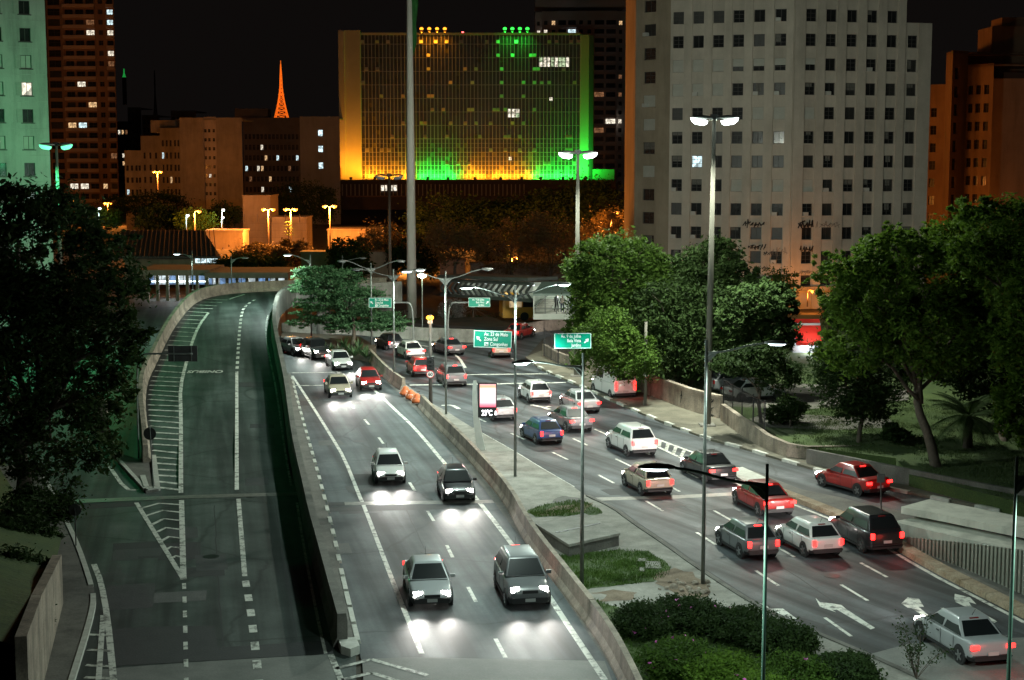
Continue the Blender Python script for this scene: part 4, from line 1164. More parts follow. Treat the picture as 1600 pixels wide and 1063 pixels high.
# blurred sign and small pole by the side road
b, h = post_from(1377, 829, 742)
g = empty('road_sign', b); tag(g, 'small dark sign on a propped pole at the tip of the side road', 'road sign')
MB().tube([(0, 0, 0), (-0.1, 0, h)], 0.035, 8).build('pole', SIGN_BACK, g)
MB().tube([(0, 0, 1.0), (0.45, 0.2, 0)], 0.025, 6).build('prop', SIGN_BACK, g)
MB().box((-0.1, -0.05, h - 0.15), (0.36, 0.06, 0.42)).build('panel', SIGN_BACK, g)
# ------------------------------------------------------------------ buildings
GLASS = mat('dark_glass', (0.012, 0.013, 0.014), (0.030, 0.031, 0.032), 0.35, 0.12, spec=0.6)
GLASS2 = mat('grey_glass', (0.022, 0.023, 0.023), (0.045, 0.045, 0.042), 0.5, 0.4)
BLIND = mat('roller_blind', (0.40, 0.40, 0.36), (0.50, 0.50, 0.45), 1.0, 0.8)
BLIND2 = mat('curtain', (0.10, 0.10, 0.09), (0.20, 0.19, 0.17), 3.0, 0.9, stretch=(8, 8, 1))
FRAME = mat('window_frame', (0.06, 0.055, 0.05), rough=0.6)
def lit(name, c, s):
    """curtained lit room: uneven glow"""
    if name in MATS: return MATS[name]
    m = bpy.data.materials.new(name); m.use_nodes = True
    n = m.node_tree.nodes; l = m.node_tree.links; b = n['Principled BSDF']
    b.inputs['Base Color'].default_value = (0.05, 0.05, 0.05, 1)
    tc = n.new('ShaderNodeTexCoord'); v = n.new('ShaderNodeTexVoronoi'); v.inputs['Scale'].default_value = 2.2
    l.new(tc.outputs['Object'], v.inputs['Vector'])
    mr = n.new('ShaderNodeMapRange'); mr.inputs[1].default_value = 0; mr.inputs[2].default_value = 1; mr.inputs[3].default_value = s * 0.25; mr.inputs[4].default_value = s * 1.3
    sx = n.new('ShaderNodeSeparateXYZ'); l.new(v.outputs['Color'], sx.inputs[0]); l.new(sx.outputs[0], mr.inputs[0])
    b.inputs['Emission Color'].default_value = (*c, 1)
    l.new(mr.outputs[0], b.inputs['Emission Strength'])
    m.cycles.emission_sampling = 'NONE'
    MATS[name] = m
    return m
LIT_C = lit('room_cool', (0.72, 0.95, 1.0), 1.5)
LIT_W = lit('room_warm', (1.0, 0.62, 0.30), 1.1)
LIT_N = lit('room_neutral', (1.0, 0.90, 0.72), 1.3)
LIT_D = lit('room_dim', (1.0, 0.45, 0.20), 0.25)
def lit_any(r):
    return r.choice([LIT_C, LIT_W, LIT_N, LIT_N, LIT_D])

def facade(mb_, W, H, cols, rows, depth, M, mi=0, skip=None):
    """flat wall in the local xz plane (outside is -y) with recessed openings; returns the openings"""
    us = sorted(set([0.0, W] + [c for p in cols for c in p])); vs_ = sorted(set([0.0, H] + [c for p in rows for c in p]))
    ops = []
    for i in range(len(us) - 1):
        for j in range(len(vs_) - 1):
            u0, u1, v0, v1 = us[i], us[i + 1], vs_[j], vs_[j + 1]
            isw = any(abs(u0 - c[0]) < 1e-6 and abs(u1 - c[1]) < 1e-6 for c in cols) and any(abs(v0 - r[0]) < 1e-6 and abs(v1 - r[1]) < 1e-6 for r in rows)
            q = [Vector((u0, 0, v0)), Vector((u1, 0, v0)), Vector((u1, 0, v1)), Vector((u0, 0, v1))]
            ci = [k for k, c in enumerate(cols) if abs(u0 - c[0]) < 1e-6]; ri = [k for k, r in enumerate(rows) if abs(v0 - r[0]) < 1e-6]
            if isw and skip and skip(ci[0], ri[0]): isw = False
            if not isw: mb_.add([M @ p for p in q], [(0, 1, 2, 3)], mi)
            else:
                d = Vector((0, depth, 0))
                mb_.add([M @ p for p in q] + [M @ (p + d) for p in q], [(0, 4, 5, 1), (1, 5, 6, 2), (2, 6, 7, 3), (3, 7, 4, 0)], mi)
                ops.append((ci[0], ri[0], u0, u1, v0, v1))
    return ops
def frameM(p, q):
    """matrix of a facade that runs from p to q (ground points), outside on the viewer's side"""
    d = Vector((q.x - p.x, q.y - p.y, 0)); W = d.length; a = math.atan2(d.y, d.x)
    return Matrix.Translation(Vector((p.x, p.y, 0))) @ Matrix.Rotation(a, 4, 'Z'), W
WM = {}
def window_mesh(kind, w, h, pane, fr=FRAME):
    key = (kind, round(w, 2), round(h, 2), pane.name)
    if key in WM: return WM[key]
    t = 0.06
    f = MB()
    f.box((w / 2, 0, t / 2), (w, 0.06, t)); f.box((w / 2, 0, h - t / 2), (w, 0.06, t))
    f.box((t / 2, 0, h / 2), (t, 0.06, h - 2 * t)); f.box((w - t / 2, 0, h / 2), (t, 0.06, h - 2 * t))
    if kind == 'sash':
        f.box((w / 2, 0, h / 2), (0.05, 0.05, h - 2 * t))
        for k in (1, 2): f.box((w / 2, 0.004, h * k / 3), (w - 2 * t, 0.05, 0.04))
    elif kind == 'cross':
        f.box((w / 2, 0, h / 2), (0.05, 0.05, h - 2 * t))
    p = MB().box((w / 2, 0.035, h / 2), (w - 0.02, 0.02, h - 0.02))
    WM[key] = (f.mesh('window', fr), p.mesh('pane', pane))
    return WM[key]
def put_window(parent, M, u0, u1, v0, v1, depth, kind, pane, fr=FRAME, two=True):
    fm, pm = window_mesh(kind, u1 - u0, v1 - v0, pane, fr)
    o = link('window', fm, parent); o.matrix_local = M @ Matrix.Translation((u0, depth - 0.05, v0))
    p = link('pane', pm, o)
    return o
FW = {}
def flat_window(parent, M, u0, u1, v0, v1, depth, pane):
    """far window: one glazed slab in its opening"""
    key = (round(u1 - u0, 2), round(v1 - v0, 2), pane.name)
    if key not in FW:
        w, h = u1 - u0, v1 - v0
        m = MB().box((w / 2, 0, h / 2), (w - 0.01, 0.06, h - 0.01)); m.box((w / 2, -0.04, h / 2), (0.07, 0.05, h - 0.02), mi=1); m.box((w / 2, -0.036, h * 0.62), (w - 0.02, 0.05, 0.06), mi=1)
        FW[key] = m.mesh('window', [pane, FRAME])
    o = link('window', FW[key], parent); o.matrix_local = M @ Matrix.Translation((u0, depth - 0.03, v0))
    return o

# ---- pale apartment block (right of centre)
PALE = mat('pale_render', (0.44, 0.40, 0.34), (0.60, 0.55, 0.475), 0.22, 0.9, 0.05, speck=0.05, grime=0.22)
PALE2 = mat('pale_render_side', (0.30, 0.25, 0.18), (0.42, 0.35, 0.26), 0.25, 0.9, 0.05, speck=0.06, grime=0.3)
rnd = random.Random(11)
blk = empty('apartment_block', (0, 0, 0)); tag(blk, 'big pale apartment block with rows of square dark windows behind the trees', 'building')
def P(px, Y): return Vector((at(px, 300, Y).x, Y, 0))
pA, pB, pC, pD, pE = P(991, 188.5), P(1045, 184.5), P(1236, 180), P(1408, 183.2), P(1448, 184)
FH = 2.80; Z0 = at(1215, 402, 181).z
rows_all = [(Z0 + FH * k - 0.72, Z0 + FH * k + 0.70) for k in range(-1, 14)]
HT = 46.0
def block_face(p, q, centres, wpx, H, rows, m, pil=True, name='wall', blinds=(), halfs=(), litset=(), winmax=99):
    M, W = frameM(p, q)
    cols = []
    for c in centres:
        # parameter along the facade where the photo column falls
        d = ray(c, 300); t = None
        a = Vector((p.x, p.y)); b = Vector((q.x, q.y)); e = b - a
        den = d.x * e.y - d.y * e.x
        s_ = (a.x * d.y - a.y * d.x) / den * -1 if False else None
        # solve a + e*s = k*(d.x,d.y)
        s_ = (a.x * d.y - a.y * d.x) / (d.x * e.y - d.y * e.x)
        u = s_ * W; cols.append((u - wpx / 2, u + wpx / 2))
    mb_ = MB()
    ops = facade(mb_, W, H, cols, rows, 0.28, M)
    wall_ = mb_.build(name, m, blk, fix=False)
    for (ci, ri, u0, u1, v0, v1) in ops:
        k = ri - 1
        pane = GLASS if rnd.random() < 0.72 else GLASS2
        if (ci, k) in litset: pane = LIT_C
        if (ci, k) in blinds: pane = BLIND
        kind = 'sash' if rnd.random() < 0.7 else 'cross'
        w_ = put_window(blk, M, u0, u1, v0, v1, 0.28, kind, pane)
        if (ci, k) in blinds:
            bl = link('blind', MB().box((0, 0, 0), (u1 - u0 - 0.04, 0.03, v1 - v0 - 0.04)).mesh('blind', BLIND), w_); bl.location = ((u1 - u0) / 2, -0.10, (v1 - v0) / 2)
        if (ci, k) in halfs:
            hh = (v1 - v0) * rnd.uniform(0.4, 0.6)
            bl = link('blind', MB().box((0, 0, 0), (u1 - u0 - 0.04, 0.03, hh)).mesh('blind', BLIND), w_); bl.location = ((u1 - u0) / 2, -0.10, v1 - v0 - hh / 2 - 0.02)
        if (ci, k) not in blinds and (ci, k) not in halfs and rnd.random() < 0.22:
            hh = (v1 - v0) * rnd.uniform(0.2, 0.75)
            bl = link('blind', MB().box((0, 0, 0), ((u1 - u0) * rnd.choice([0.46, 0.94]), 0.03, hh)).mesh('blind', BLIND2), w_); bl.location = ((u1 - u0) * (0.5 if rnd.random() < .6 else 0.27), 0.022, v1 - v0 - hh / 2 - 0.05)
        if rnd.random() < 0.08:
            ac = MB().box((0.35, -0.30, 0.22), (0.6, 0.5, 0.42)).build('air_conditioner', mat('ac_white', (0.5, 0.5, 0.47), rough=0.6), w_)
    if pil:   # raised window bays and sills: shallow pilasters between the columns
        for i in range(len(cols) + 1):
            lo = cols[i - 1][1] + 0.10 if i else 0.05
            hi = cols[i][0] - 0.10 if i < len(cols) else W - 0.05
            if hi - lo > 0.3:
                pm = MB().box(((lo + hi) / 2, -0.09, H / 2), (hi - lo, 0.18, H - 0.02)).build('pilaster', m, blk)
                pm.matrix_local = M
    sills = MB()
    for (ci, ri, u0, u1, v0, v1) in ops: sills.box(((u0 + u1) / 2, -0.05, v0 - 0.05), (u1 - u0 + 0.12, 0.14, 0.09))
    so = sills.build('sill', m, blk); so.matrix_local = M; so['kind'] = 'stuff'
    return M, W, cols
R_ = lambda row: 10 - row      # photo rows counted from the top, floor index from the bottom row
bl = {(c, R_(2)) for c in (0, 1, 2)} | {(c, R_(3)) for c in (0, 1, 2)} | {(4, R_(4)), (5, R_(4))} | {(3, R_(7)), (4, R_(7)), (5, R_(7))}
hf = {(3, R_(2)), (4, R_(2)), (5, R_(2))}
MB1 = block_face(pB, pC, [1057, 1088, 1119, 1150, 1182, 1215], 1.27, HT, rows_all, PALE, blinds=bl, halfs=hf, litset={(1, R_(6))})
MB2 = block_face(pC, pD, [1262, 1293, 1325, 1356, 1387], 1.27, HT, rows_all, PALE, blinds={(0, R_(4)), (0, R_(7))}, halfs={(0, R_(2))})
HT2 = at(1430, 36, 183.5).z
MB3 = block_face(pD + Vector((0.0, 0.02, 0)), pE, [1419], 1.24, HT2, rows_all[:11], PALE)
rows_c = [(Z0 + FH * k - 1.9, Z0 + FH * k - 0.5) for k in range(0, 14)]
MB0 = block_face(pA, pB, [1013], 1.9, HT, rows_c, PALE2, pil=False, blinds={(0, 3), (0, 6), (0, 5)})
bk = MB()
bk.add([pA, pB, pC, pD, pE, Vector((pE.x, 200, 0)), Vector((pA.x, 205, 0))] and [(pA.x, pA.y, HT), (pB.x, pB.y, HT), (pC.x, pC.y, HT), (pD.x, pD.y, HT), (pE.x + 0.0, 200, HT), (pA.x, 205, HT)], [(0, 1, 2, 3, 4, 5)])
bk.add([(pD.x, pD.y, HT2), (pE.x, pE.y, HT2), (pE.x, 200, HT2), (pD.x, 200, HT2)], [(0, 1, 2, 3)])
bk.add([(pE.x, pE.y, 0), (pE.x, 200, 0), (pE.x, 200, HT2), (pE.x, pE.y, HT2)], [(0, 1, 2, 3)])
bk.add([(pD.x, pD.y, HT2), (pD.x, 200, HT2), (pD.x, 200, HT), (pD.x, pD.y, HT)], [(0, 1, 2, 3)])
bk.add([(pA.x, pA.y, 0), (pA.x, 205, 0), (pA.x, 205, HT), (pA.x, pA.y, HT)], [(0, 1, 2, 3)])
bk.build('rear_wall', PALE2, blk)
# graffiti on the lower floors: thin sprayed strokes
SPRAY = mat('spray_black', (0.012, 0.012, 0.013), rough=0.8)
SPRAY2 = mat('spray_grey', (0.16, 0.15, 0.14), rough=0.8)
def scrawl(parent, M, u, v, w, h, n, m, thick=0.09, seed=0, dy=-0.20):
    r = random.Random(seed); sb = MB()
    x = u
    for i in range(n):
        x = u + w * i / n; ww = w / n
        a = Vector((x + r.uniform(0, ww * .3), dy, v + r.uniform(0, h * .3))); b = Vector((x + ww * r.uniform(.4, 1.0), dy, v + h * r.uniform(.6, 1)))
        c = Vector((x + ww * r.uniform(.5, 1.1), dy - 0.002, v + r.uniform(0, h * .5)))
        for p_, q_ in ((a, b), (b, c)): sb.bar(p_, q_, 0.012, thick)
        if r.random() < .6: sb.bar(Vector((x, dy - 0.004, v + h * r.uniform(.2, .8))), Vector((x + ww * 1.3, dy - 0.004, v + h * r.uniform(.3, .8))), 0.012, thick)
    o = sb.build('graffiti', m, parent, fix=False); o.matrix_local = M
    return o
zz = lambda py: at(1215, py, 181).z
Ml, Wl, cl = MB1; Mr, Wr, cr_ = MB2
scrawl(blk, Ml, cl[4][0] - 0.9, zz(357), 2.6, 1.15, 6, SPRAY, 0.12, 1)
scrawl(blk, Ml, cl[4][0] - 0.3, zz(391), 2.2, 0.75, 6, SPRAY, 0.12, 2)
scrawl(blk, Ml, cl[4][1] + 0.35, zz(400), 0.9, 0.6, 4, SPRAY, 0.06, 3)
scrawl(blk, Ml, cl[5][0], zz(402), 1.9, 1.5, 4, SPRAY2, 0.045, 4)
scrawl(blk, Ml, cl[4][1] + 0.3, zz(421), 0.8, 0.4, 4, SPRAY, 0.06, 5)
scrawl(blk, Ml, cl[1][0] - 0.2, zz(390), 0.9, 0.8, 3, SPRAY2, 0.05, 6)
scrawl(blk, Mr, cr_[0][0] - 0.6, zz(357), 2.0, 1.2, 5, SPRAY, 0.15, 7)
scrawl(blk, Mr, cr_[0][0] - 0.3, zz(394), 1.7, 0.9, 5, SPRAY, 0.12, 8)
scrawl(blk, Mr, cr_[1][0] - 0.9, zz(358), 3.0, 1.0, 6, SPRAY2, 0.05, 9)
scrawl(blk, Mr, cr_[0][0] - 0.5, zz(430), 2.6, 0.7, 6, SPRAY2, 0.05, 10)
wg = [o for o in bpy.data.objects if o.name.startswith('retaining_wall') and o.get('label', '').startswith('long beige')][0]
Mw, Ww = frameM(G(1060, 637), G(1127, 657)); Mw = Matrix.Translation(-wg.location) @ Mw
for u_, v_, w_, h_, n_, k_ in ((Ww * 0.62, 1.0, 1.6, 0.4, 5, 31), (Ww * 0.62, 0.45, 1.5, 0.45, 4, 32), (Ww * 0.66, 0.05, 1.3, 0.3, 4, 33), (Ww * 0.40, 0.3, 0.6, 0.9, 2, 34), (Ww * 0.12, 0.2, 0.35, 1.2, 2, 35)):
    scrawl(wg, Mw, u_, v_, w_, h_, n_, SPRAY, 0.07, k_, dy=-0.24)
# ground floor: orange-lit ledge, dark shopfront, red awning
Mg, Wg = frameM(pC + Vector((-3, -1.2, 0)), pE + Vector((0, -1.2, 0)))
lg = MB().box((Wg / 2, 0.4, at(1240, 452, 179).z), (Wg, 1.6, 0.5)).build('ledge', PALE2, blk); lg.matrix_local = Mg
gl = MB().box((Wg / 2, 0.9, 2.0), (Wg - 1, 0.2, 3.4)).build('shopfront', GLASS, blk); gl.matrix_local = Mg
RED = mat('red_awning', (0.55, 0.02, 0.012), (0.62, 0.035, 0.02), 1.0, 0.7, transl=0.35)
Yk = 133
a, b = at(1240, 533, Yk), at(1283, 500, Yk)
kz = PZ
kiosk = empty('kiosk', ((a.x + b.x) / 2, Yk, kz)); tag(kiosk, 'small lit newsstand under a red awning between the trees', 'kiosk')
w = b.x - a.x
MB().add([(-w / 2, -1.2, a.z - kz), (w / 2, -1.2, a.z - kz), (w / 2, 0.8, b.z - kz), (-w / 2, 0.8, b.z - kz), (-w / 2, -1.2, a.z - kz - 0.25), (w / 2, -1.2, a.z - kz - 0.25), (w / 2, 0.8, b.z - kz - 0.1), (-w / 2, 0.8, b.z - kz - 0.1)], [(0, 1, 2, 3), (4, 5, 1, 0), (7, 6, 5, 4), (0, 3, 7, 4), (1, 5, 6, 2)]).build('awning', RED, kiosk)
MB().box((0, 1.0, 1.3), (w, 1.5, 2.6)).build('booth', mat('kiosk_body', (0.25, 0.27, 0.28), rough=0.6), kiosk)
MB().box((-w * 0.2, 0.2, 1.5), (w * 0.5, 0.06, 1.2)).build('counter_opening', lit('kiosk_glow', (0.8, 0.9, 1.0), 0.9), kiosk)
MB().box((w * 0.25, 0.22, 1.4), (w * 0.35, 0.06, 1.4)).build('magazine_rack', lit('racks', (0.8, 0.9, 1.0), 0.8), kiosk)
light('kiosk_light', 'POINT', (0, -0.4, a.z - kz - 0.5), 180, (0.9, 0.95, 1.0), kiosk, 0.2)
light('kiosk_light', 'POINT', (0.2, -1.6, a.z - kz + 1.3), 130, (1.0, 0.85, 0.75), kiosk, 0.2)
# sodium lamp standing at the block's corner
def sodium(label, px, py, Y, zb, power, heads=2, arm=0.7, E=E_SOD, col=SOD, postm=RUST, ms=1.0):
    t = at(px, py, Y); root = empty('sodium_lamp' if E is E_SOD else 'street_lamp', (t.x, Y, zb)); tag(root, label, 'street lamp', 'distant street lamps')
    h = t.z - zb
    MB().tube([(0, 0, 0), (0, 0, h)], [0.14 * ms, 0.10 * ms], 8).build('post', postm, root, smooth=True)
    for s_ in ((-1, 1) if heads == 2 else (1,)):
        MB().tube([(0, 0, h - 0.1), (s_ * arm * 0.6, 0, h + 0.12), (s_ * arm, 0, h + 0.1)], 0.06, 6).build('arm', postm, root)
        hd = MB().box((s_ * (arm + 0.25), 0, h + 0.16), (0.75 * ms, 0.4, 0.14)).build('lamp_head', DARKH, root)
        rings = []
        for zz_, r in ((0.08, 0.34), (-0.10, 0.30), (-0.22, 0.14)):
            rings.append([Vector((s_ * (arm + 0.25) + r * ms * math.cos(k * PI / 5), r * ms * 0.8 * math.sin(k * PI / 5), h + zz_)) for k in range(10)])
        MB().loft(rings).build('lens', E, hd, smooth=True)
    if power: light('lamp_light', 'POINT', (0, -0.45, h - 0.35), power, col, root, 0.25)
    return root
sodium('sodium lamp at the graffiti corner of the pale block', 1262, 455, 176.0, 0.7, 1100, 1, 0.3, ms=0.55)

# ---- green-lit building at the left edge
GR = mat('grey_render', (0.36, 0.37, 0.34), (0.48, 0.49, 0.45), 0.3, 0.9, 0.08, speck=0.06, grime=0.45)
lb = empty('apartment_block', (0, 0, 0)); tag(lb, 'pale apartment block washed green by the lamp, top left corner', 'building')
q0, q1 = P(-130, 158), P(80, 164)
M, W = frameM(q0, q1)
def u_at(px, p, q, W):
    d = ray(px, 300); a = Vector((p.x, p.y)); e = Vector((q.x - p.x, q.y - p.y))
    return (a.x * d.y - a.y * d.x) / (d.x * e.y - d.y * e.x) * W
zr0 = at(45, 265, 164).z
rows = [(zr0 + 2.8 * k - 0.7, zr0 + 2.8 * k + 0.7) for k in range(-4, 9)]
cols = [(u_at(c, q0, q1, W) - 0.55, u_at(c, q0, q1, W) + 0.55) for c in (-75, -35, 3, 48)]
mb_ = MB(); ops = facade(mb_, W, 44, cols, rows, 0.25, M); mb_.build('wall', GR, lb, fix=False)
SHUT = mat('shutter', (0.30, 0.31, 0.28), (0.38, 0.39, 0.35), 2, 0.8)
for (ci, ri, u0, u1, v0, v1) in ops:
    pane = GLASS if rnd.random() < 0.65 else BLIND
    if ci == 3 and ri == 7: pane = LIT_N
    w_ = put_window(lb, M, u0, u1, v0, v1, 0.25, 'cross', pane)
    MB().box(((u1 - u0) / 2, -0.24, -0.06), (u1 - u0 + 0.3, 0.2, 0.1)).build('sill', FRAME, w_)
    if rnd.random() < 0.7: MB().box((-0.30, -0.24, (v1 - v0) / 2), (0.52, 0.05, v1 - v0)).build('shutter', SHUT, w_)
MB().add([(q1.x, q1.y, 0), (q1.x * 1.17, 190, 0), (q1.x * 1.17, 190, 44), (q1.x, q1.y, 44)], [(0, 1, 2, 3)]).build('side_wall', GR, lb)
for k in range(8):
    bnd = MB().box((W / 2, -0.02, zr0 + 2.8 * k - 1.3), (W, 0.04, 0.05)).build('string_course', GR, lb); bnd.matrix_local = M

# ---- brown balcony tower behind it
TW = mat('tower_brown', (0.20, 0.115, 0.07), (0.28, 0.17, 0.11), 0.15, 0.9, speck=0.05)
TWL = mat('tower_band', (0.34, 0.25, 0.19), (0.42, 0.31, 0.24), 0.2, 0.9)
def tower(label, segs, Yb, ztop, zbase, fh, wallm, bandm, seed, litp=0.16, litcols=None, dark=GLASS, band_h=0.95, z_ref=0.0, balc_every=1):
    """segs: list of (px0, px1, Y, kind) strips left to right; kind 'balcony', 'wall', 'windows', 'dark'"""
    r = random.Random(seed); root = empty('apartment_tower', (0, 0, 0)); tag(root, label, 'building')
    H = ztop
    for (x0, x1, Y, kind) in segs:
        p, q = P(x0, Y), P(x1, Y); M, W = frameM(p, q)
        nfl = int((H - zbase) / fh)
        zs = [zbase + z_ref + fh * k for k in range(nfl)]
        if kind == 'wall':
            o = MB().box((W / 2, 1.5, (H + zbase) / 2), (W, 3, H - zbase)).build('wall', wallm, root); o.matrix_local = M; continue
        if kind == 'balcony':
            n = max(1, int(W / 2.6)); cw = W / n
            cols = [(i * cw + 0.35, (i + 1) * cw - 0.35) for i in range(n)]; rows = [(z + 0.25, z + fh - 0.55) for z in zs]
        elif kind == 'windows':
            n = max(1, int(W / 2.4)); cw = W / n
            cols = [(i * cw + cw * 0.28, (i + 1) * cw - cw * 0.28) for i in range(n)]; rows = [(z + 1.0, z + fh - 0.6) for z in zs]
        else:
            cols = [(0.3, W - 0.3)]; rows = [(z + 0.7, z + fh - 0.35) for z in zs]
        mbf = MB(); ops = facade(mbf, W, H, cols, rows, 0.5, M); mbf.build('wall', wallm, root, fix=False)
        for (ci, ri, u0, u1, v0, v1) in ops:
            pane = dark if r.random() < 0.75 else GLASS2
            if kind != 'dark' and r.random() < litp: pane = lit_any(r)
            flat_window(root, M, u0, u1, v0, v1, 0.5, pane)
        if kind == 'balcony':
            me = None
            for z in zs[::balc_every]:
                if me is None:
                    me = MB().box((W / 2, -0.6, 0), (W + 0.1, 1.2, 0.16)).box((W / 2, -1.17, band_h / 2), (W + 0.1, 0.10, band_h)).mesh('balcony', bandm)
                o = link('balcony', me, root); o.matrix_local = M @ Matrix.Translation((0, 0, z))
    xs = [s_[0] for s_ in segs] + [segs[-1][1]]
    a, b = P(xs[0], segs[0][2]), P(xs[-1], segs[-1][2])
    kx = 1 + 18 / a.y
    a2, b2 = (a.x if a.x > 0 else a.x * 1.0), b.x * (kx if b.x < 0 else 1)
    MB().add([(a.x, a.y, H), (b.x, b.y, H), (b2, b.y + 18, H), (a.x, a.y + 18, H)], [(0, 1, 2, 3)]).add([(b.x, b.y, 0), (b2, b.y + 18, 0), (b2, b.y + 18, H), (b.x, b.y, H)], [(0, 1, 2, 3)]).add([(a.x, a.y, 0), (a.x, a.y + 18, 0), (a.x, a.y + 18, H), (a.x, a.y, H)], [(0, 1, 2, 3)]).build('rear_wall', wallm, root)
    return root
t1 = tower('tall brown balcony tower with scattered lit windows behind the green block', [(60, 82, 461, 'wall'), (82, 104, 460, 'dark'), (104, 108, 459.6, 'wall'), (108, 157, 460, 'balcony'), (157, 173, 459.2, 'windows'), (173, 186, 460.5, 'balcony')], 460, 72, 5, 3.0, TW, TWL, 3, 0.19)
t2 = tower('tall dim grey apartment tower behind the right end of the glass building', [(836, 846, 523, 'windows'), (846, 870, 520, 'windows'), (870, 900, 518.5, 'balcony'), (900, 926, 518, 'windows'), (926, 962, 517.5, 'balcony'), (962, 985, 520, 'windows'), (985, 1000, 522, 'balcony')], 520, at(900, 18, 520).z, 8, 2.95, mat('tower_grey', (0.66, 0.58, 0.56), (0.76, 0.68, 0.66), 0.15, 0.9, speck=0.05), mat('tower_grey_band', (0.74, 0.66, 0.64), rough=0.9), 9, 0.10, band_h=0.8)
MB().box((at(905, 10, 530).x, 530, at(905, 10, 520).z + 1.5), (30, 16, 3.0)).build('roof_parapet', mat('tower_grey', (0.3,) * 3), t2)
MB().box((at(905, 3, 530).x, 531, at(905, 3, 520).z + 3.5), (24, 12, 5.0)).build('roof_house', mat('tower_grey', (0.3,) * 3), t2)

# ---- middle-distance concrete buildings on the left
CB = mat('board_concrete', (0.20, 0.165, 0.135), (0.29, 0.245, 0.20), 0.3, 0.95, 0.1, speck=0.15, grime=0.35)
CB2 = mat('board_concrete_light', (0.34, 0.28, 0.24), (0.42, 0.35, 0.30), 0.3, 0.95, grime=0.3)
bA = empty('office_block', (0, 0, 0)); tag(bA, 'brown concrete block with a narrow pale stair strip, lit from below', 'building')
YA = 380
def wall_face(parent, px0, px1, Y0, Y1, ztop, zb, cols_px, fh, win, m, r, litp, depth=0.3, name='wall', zoff=0.0, pane_=None):
    p, q = P(px0, Y0), P(px1, Y1); M, W = frameM(p, q)
    cols = [(u_at(c, p, q, W) - win[0] / 2, u_at(c, p, q, W) + win[0] / 2) for c in cols_px]
    nfl = int((ztop - zb - 1) / fh); rows = [(zb + zoff + fh * k + 0.8, zb + zoff + fh * k + 0.8 + win[1]) for k in range(nfl)]
    mbf = MB(); ops = facade(mbf, W, ztop, cols, rows, depth, M); mbf.build(name, m, parent, fix=False)
    for (ci, ri, u0, u1, v0, v1) in ops:
        pane = GLASS if r.random() > litp else lit_any(r)
        flat_window(parent, M, u0, u1, v0, v1, depth, pane)
    return M, W
rr = random.Random(21)
zA = at(330, 184, YA).z
wall_face(bA, 283, 320, YA, YA, zA, 8, [], 3, (1, 1), CB, rr, 0)
wall_face(bA, 320, 340, YA + 0.6, YA + 0.6, zA + 0.2, 8, [323, 329, 336], 2.2, (0.55, 0.8), CB2, rr, 0.05)
wall_face(bA, 340, 380, YA, YA, zA, 8, [], 3, (1, 1), CB, rr, 0)
wall_face(bA, 252, 283, YA + 3, YA - 0.2, at(270, 200, YA).z, 8, [256, 262, 268, 275, 280], 3.0, (0.75, 1.5), CB, rr, 0.06)
wall_face(bA, 222, 252, YA + 6, YA + 3, at(240, 212, YA).z, 8, [227, 236, 245], 3.0, (0.8, 1.5), CB, rr, 0.05)
wall_face(bA, 196, 222, YA + 8, YA + 6, at(210, 235, YA).z, 8, [200, 207, 214, 219], 3.0, (0.8, 1.3), CB, rr, 0.05)
MB().prism([(at(283, 200, YA).x, YA + 0.1), (at(380, 200, YA).x, YA + 0.1), (at(380, 200, YA).x, YA + 15), (at(240, 200, YA).x, YA + 15)], zA - 0.6, zA - 0.3).build('roof', CB, bA)
MB().box((at(255, 195, YA).x, YA + 10, zA - 2), (9, 8, 3)).build('roof_house', CB, bA)
bB = empty('office_block', (0, 0, 0)); tag(bB, 'dark windowed block with a blank pale end wall below the orange tower', 'building')
YB = 420; zB = at(430, 184, YB).z
DKB = mat('dark_render', (0.075, 0.06, 0.055), (0.12, 0.10, 0.09), 0.3, 0.95)
GBL = mat('grey_blank', (0.30, 0.26, 0.23), (0.36, 0.32, 0.28), 0.2, 0.95, grime=0.2)
wall_face(bB, 382, 470, YB, YB, zB, 8, [386 + 6.1 * k for k in range(14)], 2.85, (0.66, 1.35), DKB, rr, 0.13)
M, W = wall_face(bB, 470, 532, YB, YB, zB + 0.3, 8, [], 2.8, (1, 1), GBL, rr, 0)
for zpx in (208, 233, 259):
    u = u_at(502, P(470, YB), P(532, YB), W); z = at(502, zpx, YB).z
    o = MB().box((u, -0.02, z), (1.15, 0.06, 1.6)).build('window', LIT_C, bB); o.matrix_local = M
MB().prism([(P(382, YB).x, YB + 0.1), (P(532, YB).x, YB + 0.1), (P(532, YB).x, YB + 18), (P(382, YB).x, YB + 18)], zB - 0.5, zB - 0.2).build('roof', DKB, bB)
MB().box((P(392, YB).x, YB + 6, zB + 1.2), (9, 6, 2.6)).build('roof_house', DKB, bB)
# farther dark blocks
def far_block(label, x0, x1, ytop, Y, m, seed, litp, cols=4, fh=3.2):
    r = random.Random(seed); b_ = empty('far_block', (0, 0, 0)); tag(b_, label, 'building', 'distant dark blocks')
    zt = at(x0, ytop, Y).z; st = (x1 - x0) / cols
    wall_face(b_, x0, x1, Y, Y, zt, 8, [x0 + st * (k + .5) for k in range(cols)], fh, (st * Y / F * 0.55, 1.7), m, r, litp)
    MB().prism([(P(x0, Y).x, Y + 0.1), (P(x1, Y).x, Y + 0.1), (P(x1, Y).x, Y + 20), (P(x0, Y).x, Y + 20)], zt - 0.4, zt - 0.1).build('roof', m, b_)
    return b_
far_block('narrow dark far block with two bluish windows beside the brown tower', 203, 224, 168, 620, DKB, 2, 0.15, 4)
far_block('dark far block just behind the brown tower, tiny white windows', 186, 203, 190, 640, DKB, 5, 0.14, 3)
far_block('low dark far block behind the stepped concrete block', 225, 252, 180, 600, DKB, 6, 0.04, 4)
